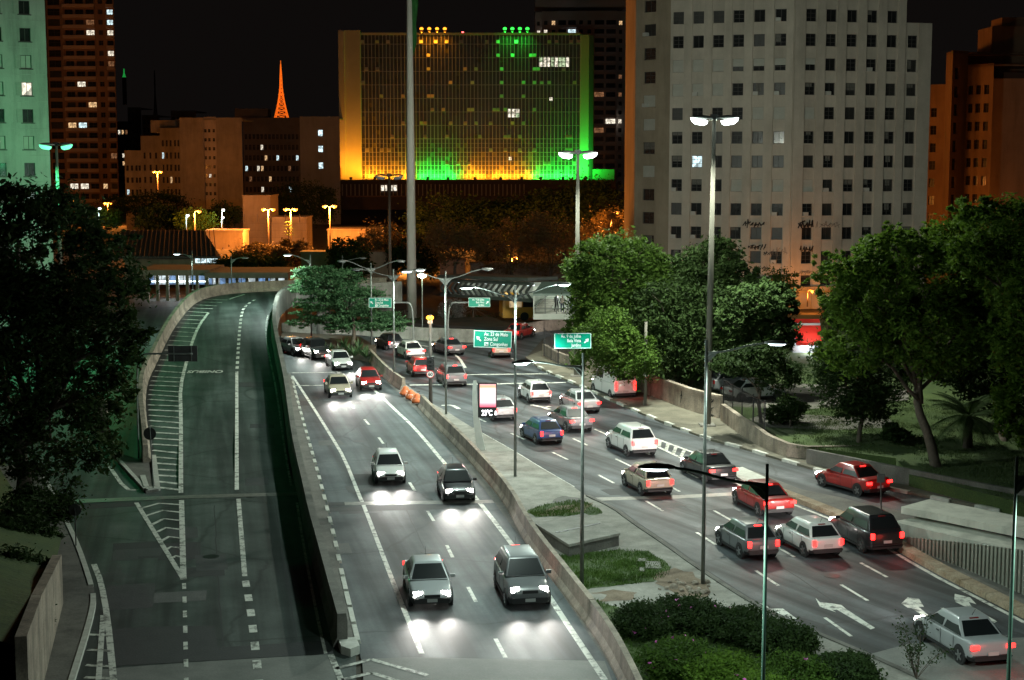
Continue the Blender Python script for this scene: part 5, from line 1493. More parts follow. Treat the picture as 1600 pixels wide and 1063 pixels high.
far_block('dark far rooftop block with one bluish window above the concrete block', 270, 309, 173, 560, DKB, 7, 0.05, 5)

# ---- glass slab building with coloured floods
YG = 430
zb0 = at(700, 280, YG).z; zt0 = at(700, 55, YG).z
gb = empty('glass_building', (0, 0, 0)); tag(gb, 'wide glass office slab flooded with orange and green light', 'building')
PYL = mat('pylon_concrete', (0.36, 0.33, 0.29), (0.44, 0.40, 0.36), 0.12, 0.9, speck=0.04)
xl, xr = at(565, 200, YG).x, at(906, 200, YG).x
zpl = at(540, 48, YG).z
MB().prism([(at(530, 100, YG).x, YG - 1.2), (xl, YG - 1.2), (xl, YG + 16), (at(530, 100, YG).x, YG + 16)], zb0 - 6, zpl).build('pylon', PYL, gb)
MB().prism([(at(530, 100, YG).x - 0.02, YG - 1.6), (at(539, 100, YG).x, YG - 1.6), (at(539, 100, YG).x, YG - 1.2), (at(530, 100, YG).x - 0.02, YG - 1.2)], zb0, zpl - 0.3).build('pylon_fin', PYL, gb)
MB().prism([(xr, YG - 1.0), (at(920, 100, YG).x, YG - 1.0), (at(928, 100, YG).x, YG + 2), (at(928, 100, YG).x, YG + 16), (xr, YG + 16)], zb0 - 6, at(900, 55, YG).z).build('pylon', PYL, gb)
Wg_ = xr - xl; Hg = zt0 - zb0
BRZ = mat('bronze_glass', (0.010, 0.009, 0.008), (0.035, 0.032, 0.028), 0.25, 0.35, spec=0.5)
CURT = mat('office_curtain', (0.06, 0.057, 0.05), (0.12, 0.115, 0.10), 0.6, 0.8)
MULL = mat('mullion_metal', (0.30, 0.28, 0.25), rough=0.45, metal=0.3)
nc = 60; cw = Wg_ / nc; nr = 32; rh = Hg / nr
gpan = MB(); rg = random.Random(5)
for i in range(nc):
    for j in range(nr):
        mi = 1 if rg.random() < (0.015 + 0.24 * max(0, 1 - j / 9)) else 0
        dy = rg.uniform(-0.02, 0.02)
        gpan.add([(xl + i * cw, YG + dy, zb0 + j * rh), (xl + (i + 1) * cw, YG - dy, zb0 + j * rh), (xl + (i + 1) * cw, YG - dy, zb0 + (j + 1) * rh), (xl + i * cw, YG + dy, zb0 + (j + 1) * rh)], [(0, 1, 2, 3)], mi)
o = gpan.build('glazing', [BRZ, CURT], gb, fix=False); o['kind'] = 'stuff'
mm = MB()
for i in range(nc + 1): mm.box((xl + i * cw, YG - 0.16, (zb0 + zt0) / 2), (0.15, 0.30, Hg))
o = mm.build('mullions', MULL, gb, fix=False); o['kind'] = 'stuff'
mm = MB()
for j in range(nr + 1):
    if j % 3 == 0: mm.box((xl + Wg_ / 2, YG - 0.09, zb0 + j * rh), (Wg_, 0.18, 0.11))
    elif j < 9: mm.box((xl + Wg_ / 2, YG - 0.07, zb0 + j * rh), (Wg_, 0.14, 0.06))
o = mm.build('transoms', MULL, gb, fix=False); o['kind'] = 'stuff'
MB().box((xl + Wg_ / 2, YG - 0.2, zt0 + 0.3), (Wg_ - 0.02, 0.6, 0.6)).build('roof_edge', PYL, gb)
MB().prism([(xl, YG + 0.2), (xr, YG + 0.2), (xr, YG + 16), (xl, YG + 16)], zt0 - 0.4, zt0 - 0.1).build('roof', PYL, gb)
sash = MB().add([(0, 0, 0), (cw * 0.95, 0, 0), (cw * 0.95, -0.55, -0.9), (0, -0.55, -0.9)], [(0, 1, 2, 3)]).box((cw * 0.47, -0.55, -0.9), (cw * 0.95, 0.06, 0.10), mi=0).mesh('open_sash', mat('sash_metal', (0.55, 0.52, 0.46), rough=0.4))
for k in range(95):
    i = rg.randrange(nc); j = 3 * rg.randrange(0, 10) + 3
    link('open_sash', sash, gb, (xl + i * cw + 0.03, YG - 0.18, zb0 + j * rh + rh * 0.9))
for (px0, px1, py0, py1) in ((842, 890, 89, 105), (793, 812, 170, 184)):
    n_ = max(2, int((px1 - px0) / 5.6)); 
    for i in range(n_):
        for j in range(2):
            a = at(px0 + (px1 - px0) * i / n_, py0 + (py1 - py0) * j / 2, YG - 0.1); b = at(px0 + (px1 - px0) * (i + 1) / n_, py0 + (py1 - py0) * (j + 1) / 2, YG - 0.1)
            MB().box(((a.x + b.x) / 2, YG - 0.06, (a.z + b.z) / 2), (abs(b.x - a.x) * 0.8, 0.04, abs(a.z - b.z) * 0.85)).build('lit_window', rg.choice([LIT_N, LIT_N, lit('room_greenish', (0.8, 1.0, 0.6), 0.7)]), gb)
for px, py in ((797, 248), (861, 155)):
    a = at(px, py, YG - 0.1); MB().box((a.x, YG - 0.06, a.z), (0.8, 0.05, 0.9)).build('lit_window', LIT_N, gb)
# podium
zp = at(700, 283, YG).z; yp = YG - 9
PODB = mat('podium_brown', (0.13, 0.075, 0.05), (0.19, 0.11, 0.075), 0.3, 0.9)
MB().prism([(at(528, 300, yp).x, yp), (at(962, 300, yp).x, yp), (at(962, 300, YG).x, YG + 12), (at(528, 300, YG).x, YG + 12)], 4.0, zb0 - 0.15).build('podium', mat('podium_dark', (0.045, 0.032, 0.026), (0.07, 0.05, 0.04), 0.4, 0.9), gb)
MB().prism([(at(497, 300, yp).x, yp - 0.5), (at(529, 300, yp).x, yp - 0.5), (at(529, 300, yp).x, YG + 10), (at(497, 300, yp).x, YG + 10)], 4.0, at(510, 263, yp).z).build('side_block', PODB, gb)
MB().prism([(at(928, 300, yp).x, yp + 6.5), (at(962, 300, yp).x, yp + 6.5), (at(962, 300, yp).x, YG + 12), (at(928, 300, yp).x, YG + 12)], zb0 - 0.3, at(940, 265, yp).z).build('side_block', mat('side_green', (0.15, 0.2, 0.14), rough=0.9), gb)
fin = MB().box((0, 0, 0), (0.28, 0.3, at(600, 288, yp).z - at(600, 306, yp).z)).mesh('podium_fin', mat('fin_pale', (0.30, 0.24, 0.19), rough=0.8))
for k in range(44):
    px = 535 + k * 6.6
    a = at(px, 297, yp - 0.2); link('podium_fin', fin, gb, a)
for px in (600, 616):
    a = at(px, 294, yp - 0.3); MB().box((a.x, a.y, a.z), (1.6, 0.1, 1.5)).build('lit_window', LIT_N, gb)
ed = at(640, 307, yp); MB().box((at(590, 307, yp).x, yp - 0.5, ed.z), (17, 1.0, 0.35)).build('canopy_edge', PODB, gb)
# floods on the roof terrace of the podium and at the roof edge
FO = (1.0, 0.33, 0.012); FGc = (0.02, 1.0, 0.06)
E_FO = glow('flood_orange', (1.0, 0.30, 0.02), 3.2); E_FG = glow('flood_green', (0.03, 1.0, 0.06), 3.2)
def flood(label, px, base_z, y, colr, E, power, target, cone, nm='floodlight', zoff=0.55):
    x = at(px, 250, y).x
    root = empty(nm, (x, y, base_z)); tag(root, label, 'floodlight', 'building floodlights')
    MB().box((0, 0, 0.12), (0.5, 0.5, 0.24)).build('foot', DARKH, root)
    d = (Vector(target) - Vector((x, y, base_z + 0.5))).normalized()
    q = d.to_track_quat('-Z', 'Y').to_matrix()
    MB().box(Vector((0, 0, 0.5)), (0.8, 0.6, 0.35), M=q).build('housing', DARKH, root)
    MB().box(Vector((0, 0, 0.5)) + d * 0.19, (0.7, 0.5, 0.03), M=q).build('lens', E, root)
    if base_z > 40: MB().loft([[Vector((r_ * math.cos(k_ * PI / 5), r_ * math.sin(k_ * PI / 5), 0.62 + z_)) for k_ in range(10)] for r_, z_ in ((0.2, 0), (0.5, 0.2), (0.5, 0.5), (0.2, 0.75))]).build('globe', E, root)
    if base_z > 40: light('flood_light', 'SPOT', Vector((0, -0.7, 0.3)), power, colr, root, 0.25, Vector((0, 0.55, -3)), cone, 0.7)
    else:
        lo = light('flood_light', 'AREA', Vector((0, 0, 0.6)) + d * 0.3, power, colr, root, 0.25, Vector((0, 0, 0.6)) + d * 3)
        lo.data.shape = 'RECTANGLE'; lo.data.size = 5.5 if 560 < px < 900 else 2.0; lo.data.size_y = 0.5
zr_ = zb0 - 0.15
seq = [(548, FO, E_FO, 1.0), (585, FO, E_FO, 1.0), (625, FO, E_FO, 0.9), (668, FGc, E_FG, 1.1), (700, FGc, E_FG, 1.0), (742, FO, E_FO, 1.0), (782, FO, E_FO, 0.9), (815, FO, E_FO, 0.7), (845, FGc, E_FG, 1.0), (880, FGc, E_FG, 1.2), (915, FGc, E_FG, 1.3)]
for k, (px, c_, E, s_) in enumerate(seq):
    cname = 'orange' if c_ is FO else 'green'
    y = YG - (2.6 if 560 < px < 900 else 7.5)
    x = at(px, 250, y).x
    flood('%s floodlight on the podium roof, number %d from the left along the glass slab' % (cname, k + 1) if False else '%s floodlight at the foot of the glass slab, %s from its left end' % (cname, ['first', 'second', 'third', 'fourth', 'fifth', 'sixth', 'seventh', 'eighth', 'ninth', 'tenth', 'eleventh'][k]), px, zr_, y, c_, E, (2300 if 560 < px < 900 else 3200) * s_, (x, YG, zb0 + (3 if px > 560 and px < 900 else 17)), 120)
ordn = ['first', 'second', 'third', 'fourth']
for k in range(4):
    px = 660 + k * 12; x = at(px, 60, YG).x
    flood('orange floodlight on the roof edge of the glass slab, %s from the flagpole' % ordn[k], px, zt0 + 0.6, YG - 1.6, FO, E_FO, 1300, (x, YG - 0.5, zt0 - 8), 100)
    px = 789 + k * 11.6; x = at(px, 60, YG).x
    flood('green floodlight on the roof edge of the glass slab, %s from the left' % ordn[k], px, zt0 + 0.6, YG - 1.6, FGc, E_FG, 1300, (x, YG - 0.5, zt0 - 8), 100)
for s_, c_ in ((654, 'orange'), (783, 'green')):
    a = at(s_, 60, YG); w_ = 46 * YG / F
    for k_ in range(4): MB().box((at((660 if s_ < 700 else 789) + k_ * (12 if s_ < 700 else 11.6), 60, YG).x, YG - 1.2, zt0 + 0.54), (0.16, 1.4, 0.10)).build('flood_bracket', PYL, gb)
# ---- orange-lit stepped building at the right edge
OB = mat('ochre_render', (0.30, 0.19, 0.12), (0.40, 0.27, 0.18), 0.2, 0.9, 0.05, speck=0.06, grime=0.35)
ob = empty('apartment_block', (0, 0, 0)); tag(ob, 'dim orange-lit stepped apartment block at the right edge', 'building')
YO = 257; ro = random.Random(4)
zO = lambda py: at(1500, py, YO).z
wall_face(ob, 1446, 1472, YO + 10, YO + 8, zO(128), 0, [1455], 3.0, (1.1, 1.5), OB, ro, 0.0)
wall_face(ob, 1472, 1482, YO + 8, YO + 1, zO(78), 0, [], 3.0, (1.1, 1.5), OB, ro, 0.0)
wall_face(ob, 1482, 1506, YO + 1, YO + 4, zO(78), 0, [1489], 3.0, (1.2, 1.9), OB, ro, 0.0)
wall_face(ob, 1506, 1546, YO + 3, YO - 1, zO(100), 0, [1511, 1523, 1536], 3.0, (0.95, 1.5), OB, ro, 0.03, zoff=0.5)
wall_face(ob, 1546, 1630, YO - 2, YO - 3, zO(124), 0, [], 3.0, (1, 1), OB, ro, 0)
for pts, z in (([(1446, YO + 10), (1482, YO + 8), (1482, YO + 25), (1446, YO + 25)], 128), ([(1472, YO + 8), (1482, YO + 1), (1506, YO + 4), (1640, YO + 6), (1640, YO + 25), (1472, YO + 25)], 78), ([(1506, YO + 3), (1546, YO - 1), (1640, YO - 1), (1640, YO + 8), (1506, YO + 8)], 100), ([(1546, YO - 2), (1640, YO - 3), (1640, YO), (1546, YO)], 124)):
    MB().prism([(P(a, b).x, b) for a, b in pts], zO(z) - 0.4, zO(z) - 0.1).build('roof', OB, ob)
wall_face(ob, 1506, 1640, YO + 7, YO + 7, zO(78) - 0.5, 0, [], 3, (1, 1), OB, ro, 0)
MB().box((P(1585, YO + 12).x, YO + 14, zO(62)), (11, 8, 6)).build('roof_house', OB, ob)
MB().box((P(1590, YO + 12).x, YO + 16, zO(50)), (7, 6, 7)).build('water_tank_house', OB, ob)
rail = MB().box((P(1590, YO).x, YO - 2.4, zO(124) + 0.5), (7.5, 0.1, 1.0)).build('roof_rail', FRAME, ob)
sodium('sodium lamp hidden by trees in front of the ochre block', 1470, 352, 238, 0, 2300, 1, 0.6)
# ---- distant towers
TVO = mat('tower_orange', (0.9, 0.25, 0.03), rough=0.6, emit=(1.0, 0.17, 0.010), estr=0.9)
def lattice(label, px, py_top, py_bot, Y, wpx, m, cat='tower', em=None, ring=True, masts=True):
    t, b = at(px, py_top, Y), at(px, py_bot, Y); H = t.z - b.z; root = empty('lattice_tower', (b.x, Y, b.z - 40)); tag(root, label, cat)
    W0 = wpx * Y / F / 2; o = Vector((0, 0, 40))
    prof = lambda s_: W0 * (0.16 + 0.84 * (1 - s_ / 0.62) ** 1.5) if s_ < 0.62 else W0 * 0.16 * (1 - (s_ - 0.62) / 0.38) + 0.15
    n = 13
    for sx in (-1, 1):
        for sy in (-1, 1):
            MB().tube([o + Vector((sx * prof(k / n), sy * prof(k / n), H * k / n)) for k in range(n + 1)], [0.38 * Y / 2000 + .1] * (n + 1), 4).build('leg', m, root)
    br = MB()
    for k in range(n):
        s0, s1 = k / n, (k + 1) / n
        for (ax, ay, bx_, by) in ((-1, -1, 1, -1), (-1, 1, 1, 1), (-1, -1, -1, 1), (1, -1, 1, 1)):
            for (p_, q_) in ((s0, s1), (s1, s0)):
                br.bar(o + Vector((ax * prof(p_), ay * prof(p_), H * p_)), o + Vector((bx_ * prof(q_), by * prof(q_), H * q_)), 0.30 * Y / 2000 + .05)
            br.bar(o + Vector((ax * prof(s0), ay * prof(s0), H * s0)), o + Vector((bx_ * prof(s0), by * prof(s0), H * s0)), 0.5 * Y / 2000 + .05)
    br.build('bracing', m, root)
    MB().box((0, 0, 20), (W0 * 2.6, W0 * 2.6, 40)).build('base_building', DKB, root)
    if ring:
        for s_ in (0.44, 0.52): MB().tube([o + Vector((0, 0, H * s_)), o + Vector((0, 0, H * s_ + 1.2))], prof(s_) * 1.5, 10).build('platform', m, root)
    MB().tube([o + Vector((0, 0, H * 0.9)), o + Vector((0, 0, H * 1.06))], 0.4, 6).build('antenna', m, root)
    return root
tv = lattice('orange-glowing lattice broadcast tower on the dark skyline', 440, 100, 186, 1900, 20, TVO)
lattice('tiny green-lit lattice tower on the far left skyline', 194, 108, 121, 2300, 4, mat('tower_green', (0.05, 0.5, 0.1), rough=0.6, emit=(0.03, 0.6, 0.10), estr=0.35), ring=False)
lattice('thin unlit antenna mast on the dark skyline', 243, 114, 178, 1200, 4, mat('mast_dark', (0.10, 0.06, 0.05), rough=0.7), ring=False)
E_RED = glow('beacon_red', (1.0, 0.05, 0.05), 14)
a = at(723, 52, YG + 6)
bc = empty('beacon', (a.x, YG + 6, zt0 - 0.1)); tag(bc, 'tiny red beacon on the roof of the glass slab', 'beacon')
MB().tube([(0, 0, 0), (0, 0, a.z - zt0)], 0.08, 6).build('pole', DARKH, bc); MB().tube([(0, 0, a.z - zt0), (0, 0, a.z - zt0 + 0.5)], 0.28, 8).build('lens', E_RED, bc)

# ---- hillside: orange-lit walls, sheds and roofs
OW = mat('plaster_ochre', (0.34, 0.25, 0.17), (0.46, 0.35, 0.25), 0.5, 0.9, 0.1, speck=0.1, grime=0.4)
ROOF = mat('tin_roof', (0.11, 0.085, 0.075), (0.17, 0.135, 0.12), 0.8, 0.7, 0.1, stretch=(6, 0.5, 1))
def shed(label, x0, x1, ytop, ybot, Y, depth, m, name='shed', cat='building', roofm=None):
    a, b = at(x0, ytop, Y), at(x1, ybot, Y)
    o = empty(name, ((a.x + b.x) / 2, Y, 0)); tag(o, label, cat); w = b.x - a.x
    zb = min(terrain(a.x, Y), b.z) - 0.3
    MB().box((0, depth / 2, (a.z + zb) / 2), (w, depth, a.z - zb)).build('wall', m, o)
    MB().box((0, depth / 2, a.z + 0.12), (w + 0.3, depth + 0.3, 0.24)).build('coping', roofm or m, o)
    return o, w, a.z, zb
shed('tall orange-lit blank wall behind the sodium lamps, left of the glass slab', 379, 424, 307, 400, 300, 10, OW)
sh1, w1, zt1, zb1 = shed('low orange-lit building with a net fence below the dark block', 424, 480, 341, 405, 290, 8, OW)
shed('orange-lit wall segment left of the net fence', 322, 380, 362, 400, 262, 6, OW)
shed('orange-lit plaster wall behind the round dark tree', 512, 592, 360, 405, 270, 8, OW)
shed('long low orange parapet beyond the flyover', 470, 620, 396, 420, 226, 4, OW)
shed('small dark hut roof over the hillside trees', 345, 382, 330, 350, 320, 8, CB)
shed('reddish kiosk box standing above the footbridge', 687, 726, 409, 432, 205, 5, mat('brick_red', (0.30, 0.12, 0.07), (0.38, 0.17, 0.10), 0.8, 0.9))
shed('long dark retaining wall below the bare trees', 735, 1010, 414, 440, 215, 3, CB)
# net fence posts
nf = empty('net_fence', at(450, 400, 285)); nf.location.z = 0; tag(nf, 'tall sports net on thin posts in front of the orange walls', 'fence')
yb_ = 285
for px in (382, 402, 424, 446, 468, 478):
    a = at(px, 335 if px < 470 else 348, yb_); o_ = MB().tube([(a.x - nf.location.x, 0, 6), (a.x - nf.location.x, 0, a.z)], 0.09, 6).build('post', RUST, nf)
cb_ = MB()
for k in range(6):
    z = at(400, 338 + k * 11, yb_).z
    cb_.bar((at(382, 0, yb_).x - nf.location.x, 0, z), (at(478, 0, yb_).x - nf.location.x, 0, z), 0.03)
for k in range(60):
    x = at(382 + k * 1.63, 0, yb_).x - nf.location.x
    cb_.bar((x, 0, at(400, 398, yb_).z), (x, 0, at(400, 342 + 4 * math.sin(k * .3), yb_).z), 0.02)
cb_.build('net', RUST, nf, fix=False)['kind'] = 'stuff'
# big tin-roofed terminal hall, upper left
th = empty('terminal_hall', (0, 0, 0)); tag(th, 'large hall with a sloping dark tin roof behind the dark tree', 'building')
YT = 225
e0, e1 = at(180, 401, YT), at(345, 401, YT); r0, r1 = at(190, 360, YT + 22), at(318, 360, YT + 22)
MB().add([e0, e1, r1, r0, e0 + Vector((0, 0, -0.3)), e1 + Vector((0, 0, -0.3)), r1 + Vector((0, 0, -0.3)), r0 + Vector((0, 0, -0.3))], [(0, 1, 2, 3), (4, 7, 6, 5), (0, 4, 5, 1), (1, 5, 6, 2)]).build('roof', ROOF, th)
sm_me = MB().bar(Vector((0, 0, 0.05)), r0 - e0 + Vector((0, 0, 0.05)), 0.12, 0.1).mesh('roof_seam', ROOF)
for k in range(22):
    p = e0.lerp(e1, k / 22); link('roof_seam', sm_me, th, p)
MB().prism([(e0.x + 1, YT + 1.5), (e1.x - 1.2, YT + 1.5), (e1.x - 1.2, YT + 22), (e0.x + 1, YT + 22)], -0.5, e0.z - 0.2).build('wall', OW, th)
for k in range(4):
    a = at(306 + k * 9, 406, YT); MB().box((a.x, YT + 1.4, a.z - 0.1), (0.7, 0.1, 0.9)).build('window', LIT_C, th)
# low bus terminal canopy with lit shops
YB2 = 192
bt = empty('bus_terminal', (0, 0, 0)); tag(bt, 'low bus terminal with a dark canopy over bluish lit shopfronts', 'building')
c0, c1 = at(228, 425, YB2), at(455, 430, YB2)
for (x0, x1, yp_, dy) in ((215, 330, 430, 0), (322, 452, 434, -1.5)):
    a, b = at(x0, yp_, YB2 + dy), at(x1, yp_, YB2 + dy)
    MB().box(((a.x + b.x) / 2, YB2 + 4 + dy, a.z + 0.35), (b.x - a.x, 10, 0.7)).build('canopy', CB, bt)
pm_ = MB().box((0, 0, 1.7), (0.35, 0.35, 3.4)).mesh('column', CB)
rs = random.Random(8)
for k in range(15):
    a = at(232 + k * 15.5, 440, YB2); link('column', pm_, bt, (a.x, YB2 - 0.5, 0))
E_BLUE = lit('shop_blue', (0.30, 0.55, 1.0), 0.5); E_SHOP = lit('shop_white', (0.80, 0.95, 1.0), 0.8)
for k in range(19):
    a = at(236 + k * 11.3, 444, YB2 + 5)
    MB().box((a.x, YB2 + 5, 2.35), (0.82, 0.15, 1.5)).build('shopfront', E_BLUE if rs.random() < 0.5 else (E_SHOP if rs.random() < .75 else LIT_D), bt)
tubem = MB().box((0, 0, 0), (1.5, 0.2, 0.12)).mesh('strip_light', glow('strip_light', (0.85, 0.98, 1.0), 4))
for k in range(9):
    a = at(240 + k * 9.5, 441, YB2 + 1); link('strip_light', tubem, bt, (a.x, YB2 + 1, at(240, 440, YB2 + 1).z))
for px in (250, 285, 330, 400):
    a = at(px, 440, YB2 + 1); light('terminal_light', 'POINT', (a.x, YB2, 3.0), 260, (0.8, 0.95, 1.0), bt, 0.3)
# ---- sodium lamps on the hillside
for lab, px, py, Y, pw, hd in (
        ('sodium lamp left of the net fence, twin heads', 419, 328, 262, 20000, 2),
        ('sodium lamp lighting the pale feathery tree top', 454, 328, 258, 20000, 2),
        ('sodium lamp in front of the orange plaster wall', 515, 323, 250, 20000, 2),
        ('sodium lamp against the stepped concrete block', 246, 269, 356, 9000, 2),
        ('sodium lamp above the yellow-lit tree left of the hall', 168, 318, 410, 15000, 2),
        ('single sodium lamp over the hall roof ridge', 304, 331, 270, 13000, 1),
        ('sodium lamp among the bare trees right of the flagpole', 740, 328, 300, 22000, 2),
        ('sodium lamp behind the bare glowing branches', 955, 333, 236, 24000, 1),
        ('low sodium lamp under the bare trees behind the footbridge', 800, 403, 224, 7000, 1),
        ('low sodium lamp under the bare trees near the landing', 893, 405, 224, 7000, 1),
        ('low sodium lamp between the unlit mast and the flagpole', 628, 398, 238, 7000, 1),
        ('dim sodium lamp at the top of the dark tree', 115, 314, 390, 4000, 1)):
    t = at(px, py, Y); sodium(lab, px, py, Y, terrain(t.x, Y), pw, hd, 0.6, ms=1.0)
for lab, px, py, Y in (('white ball lamp left of the single sodium lamp', 291, 337, 262), ('white ball lamp above the hut roof', 347, 328, 280), ('second white ball lamp just under the first, above the hut roof', 346, 340, 275), ('white ball lamp beside the yellow-lit tree', 154, 326, 290)):
    t = at(px, py, Y); sodium(lab, px, py, Y, terrain(t.x, Y), 500, 1, 0.0, E=E_WHITE, col=WHITE, postm=GALV, ms=0.7)
b_ = at(659.5, 434.6, 150); g = empty('street_lamp', (b_.x, 150, 0)); tag(g, 'small greenish ball lamp on a thin post beside the flagpole', 'street lamp')
MB().tube([(0, 0, 0), (0, 0, b_.z)], 0.05, 8).build('post', GALV, g)
MB().loft([[Vector((r * math.cos(k * PI / 6), r * math.sin(k * PI / 6), b_.z + z)) for k in range(12)] for r, z in ((0.12, 0), (0.42, 0.12), (0.42, 0.3), (0.15, 0.45))]).build('globe', glow('lamp_glow_pale', (0.8, 1.0, 0.7), 16), g, smooth=True)
light('lamp_light', 'POINT', (0, -0.6, b_.z + 0.1), 400, (0.8, 1.0, 0.7), g, 0.2)

# ---- covered footbridge with truss sides
TR = mat('bridge_steel', (0.10, 0.11, 0.105), (0.16, 0.17, 0.16), 1.0, 0.6, metal=0.3)
BW = mat('bridge_white', (0.50, 0.54, 0.48), (0.60, 0.63, 0.57), 1.0, 0.6)
YF0, YF1 = 176.0, 160.0
fb = empty('footbridge', (0, 0, 0)); tag(fb, 'covered footbridge with dark zigzag truss and lit interior', 'footbridge')
pa, pb = at(690, 455, YF0), at(832, 465, YF1)
top_a, bot_a = at(690, 438, YF0).z, at(690, 461, YF0).z
top_b, bot_b = at(832, 444, YF1).z, at(832, 470, YF1).z
A0, B0 = Vector((pa.x, YF0, 0)), Vector((pb.x, YF1, 0))
dirb = (B0 - A0).normalized(); nrm = Vector((dirb.y, -dirb.x, 0))
if nrm.y > 0: nrm = -nrm
def bpt(t, z): 
    p = A0.lerp(B0, t); zz_ = (bot_a + (bot_b - bot_a) * t) * (1 - z) + (top_a + (top_b - top_a) * t) * z
    return Vector((p.x, p.y, zz_))
for z in (0, 1): MB().bar(bpt(0, z), bpt(1, z), 0.30, 0.35).build('chord', TR, fb)
NB = 16
for k in range(NB):
    t0, t1, tm = k / NB, (k + 1) / NB, (k + .5) / NB
    MB().bar(bpt(t1, 1) + nrm * 0.05, bpt(t0, 0.5) + nrm * 0.05, 0.18, 0.22).build('diagonal', TR, fb)
    MB().bar(bpt(t0, 0.5) + nrm * 0.05, bpt(t1, 0) + nrm * 0.05, 0.18, 0.22).build('diagonal', TR, fb)
back = -nrm * 2.6
MB().add([bpt(0, 0), bpt(1, 0), bpt(1, 0) + back, bpt(0, 0) + back], [(0, 1, 2, 3)]).build('deck', CONC, fb)
MB().add([bpt(0, 0) + back, bpt(1, 0) + back, bpt(1, 1) + back, bpt(0, 1) + back], [(0, 1, 2, 3)]).build('inner_wall', BW, fb)
rf = [bpt(0, 1) + nrm * 0.6 + Vector((0, 0, 0.3)), bpt(1, 1) + nrm * 0.6 + Vector((0, 0, 0.3)), bpt(1, 1) + back - nrm * 0.6 + Vector((0, 0, 0.3)), bpt(0, 1) + back - nrm * 0.6 + Vector((0, 0, 0.3))]
MB().add(rf + [p + Vector((0, 0, 0.35)) for p in rf], [(0, 1, 2, 3), (7, 6, 5, 4), (0, 4, 5, 1), (1, 5, 6, 2), (2, 6, 7, 3), (3, 7, 4, 0)]).build('roof', TR, fb)
for t in (0.12, 0.4, 0.62, 0.88):
    q = bpt(t, 0.85) + back * 0.5; MB().box(q, (0.8, 0.14, 0.08)).build('strip_light', glow('strip_light', (0.85, 0.98, 1.0), 4), fb)
    light('bridge_light', 'POINT', q - Vector((0, 0, 0.3)), 25 if t < .5 else 40, (0.92, 1.0, 0.88), fb, 0.2)
# end landing: glazed box with stairs
YE = 152
a, b = at(834, 494, YE), at(905, 449, YE)
wE = b.x - a.x; zE = a.z; hE = b.z - a.z
ld = empty('bridge_landing', ((a.x + b.x) / 2, YE, 0)); tag(ld, 'bright glazed landing of the footbridge with people inside', 'footbridge')
MB().box((0, 2.2, zE + 0.1), (wE, 4.6, 0.35)).build('floor', CONC, ld)
MB().box((0, -0.15, zE - 0.05), (wE + 0.1, 0.2, 0.55)).build('edge_beam', BW, ld)
MB().add([(-wE / 2 - 0.1, -0.5, zE + hE * 0.72), (wE / 2 + 0.6, -0.5, zE + hE * 0.72), (wE / 2 + 0.6, 4.5, zE + hE * 1.0), (-wE / 2 + 0.9, 4.5, zE + hE * 1.0), (-wE / 2 - 0.1, -0.5, zE + hE * 0.79), (wE / 2 + 0.6, -0.5, zE + hE * 0.79), (wE / 2 + 0.6, 4.5, zE + hE * 1.07), (-wE / 2 + 0.9, 4.5, zE + hE * 1.07)], [(0, 3, 2, 1), (4, 5, 6, 7), (0, 1, 5, 4), (0, 4, 7, 3), (1, 2, 6, 5)]).build('roof', mat('landing_roof', (0.16, 0.22, 0.19), (0.22, 0.28, 0.25), 1.0, 0.5), ld)
MB().box((0, 4.4, zE + hE * 0.45), (wE, 0.15, hE * 0.9)).build('back_wall', BW, ld)
for k in range(5):
    x = -wE / 2 + wE * k / 4; MB().box((x, -0.1, zE + hE * 0.36), (0.09, 0.1, hE * 0.72)).build('mullion', TR if k else BW, ld)
MB().box((0, -0.1, zE + hE * 0.26), (wE, 0.06, 0.07)).build('handrail', TR, ld)
MB().box((wE * 0.6, 2, 0.5 * zE), (1.3, 2.4, zE)).build('pier', CONC_D, ld)
for k in range(7): MB().box((-wE * 0.30 + 0.1 * k, 2.6 + 0.22 * k, zE + 0.25 + 0.17 * k), (1.6, 0.3, 0.17)).build('step', CONC, ld)
MB().bar((-wE / 2 + 0.1, 1.2, zE + 0.9), (0.1, 4.1, zE + 2.4), 0.06).build('handrail', TR, ld)
light('landing_light', 'POINT', (0.2, 1.6, zE + hE * 0.68), 300, (0.92, 1.0, 0.86), ld, 0.25)
MB().box((0.2, 1.6, zE + hE * 0.74), (1.4, 0.16, 0.08)).build('strip_light', glow('strip_light', (0.85, 0.98, 1.0), 4), ld)
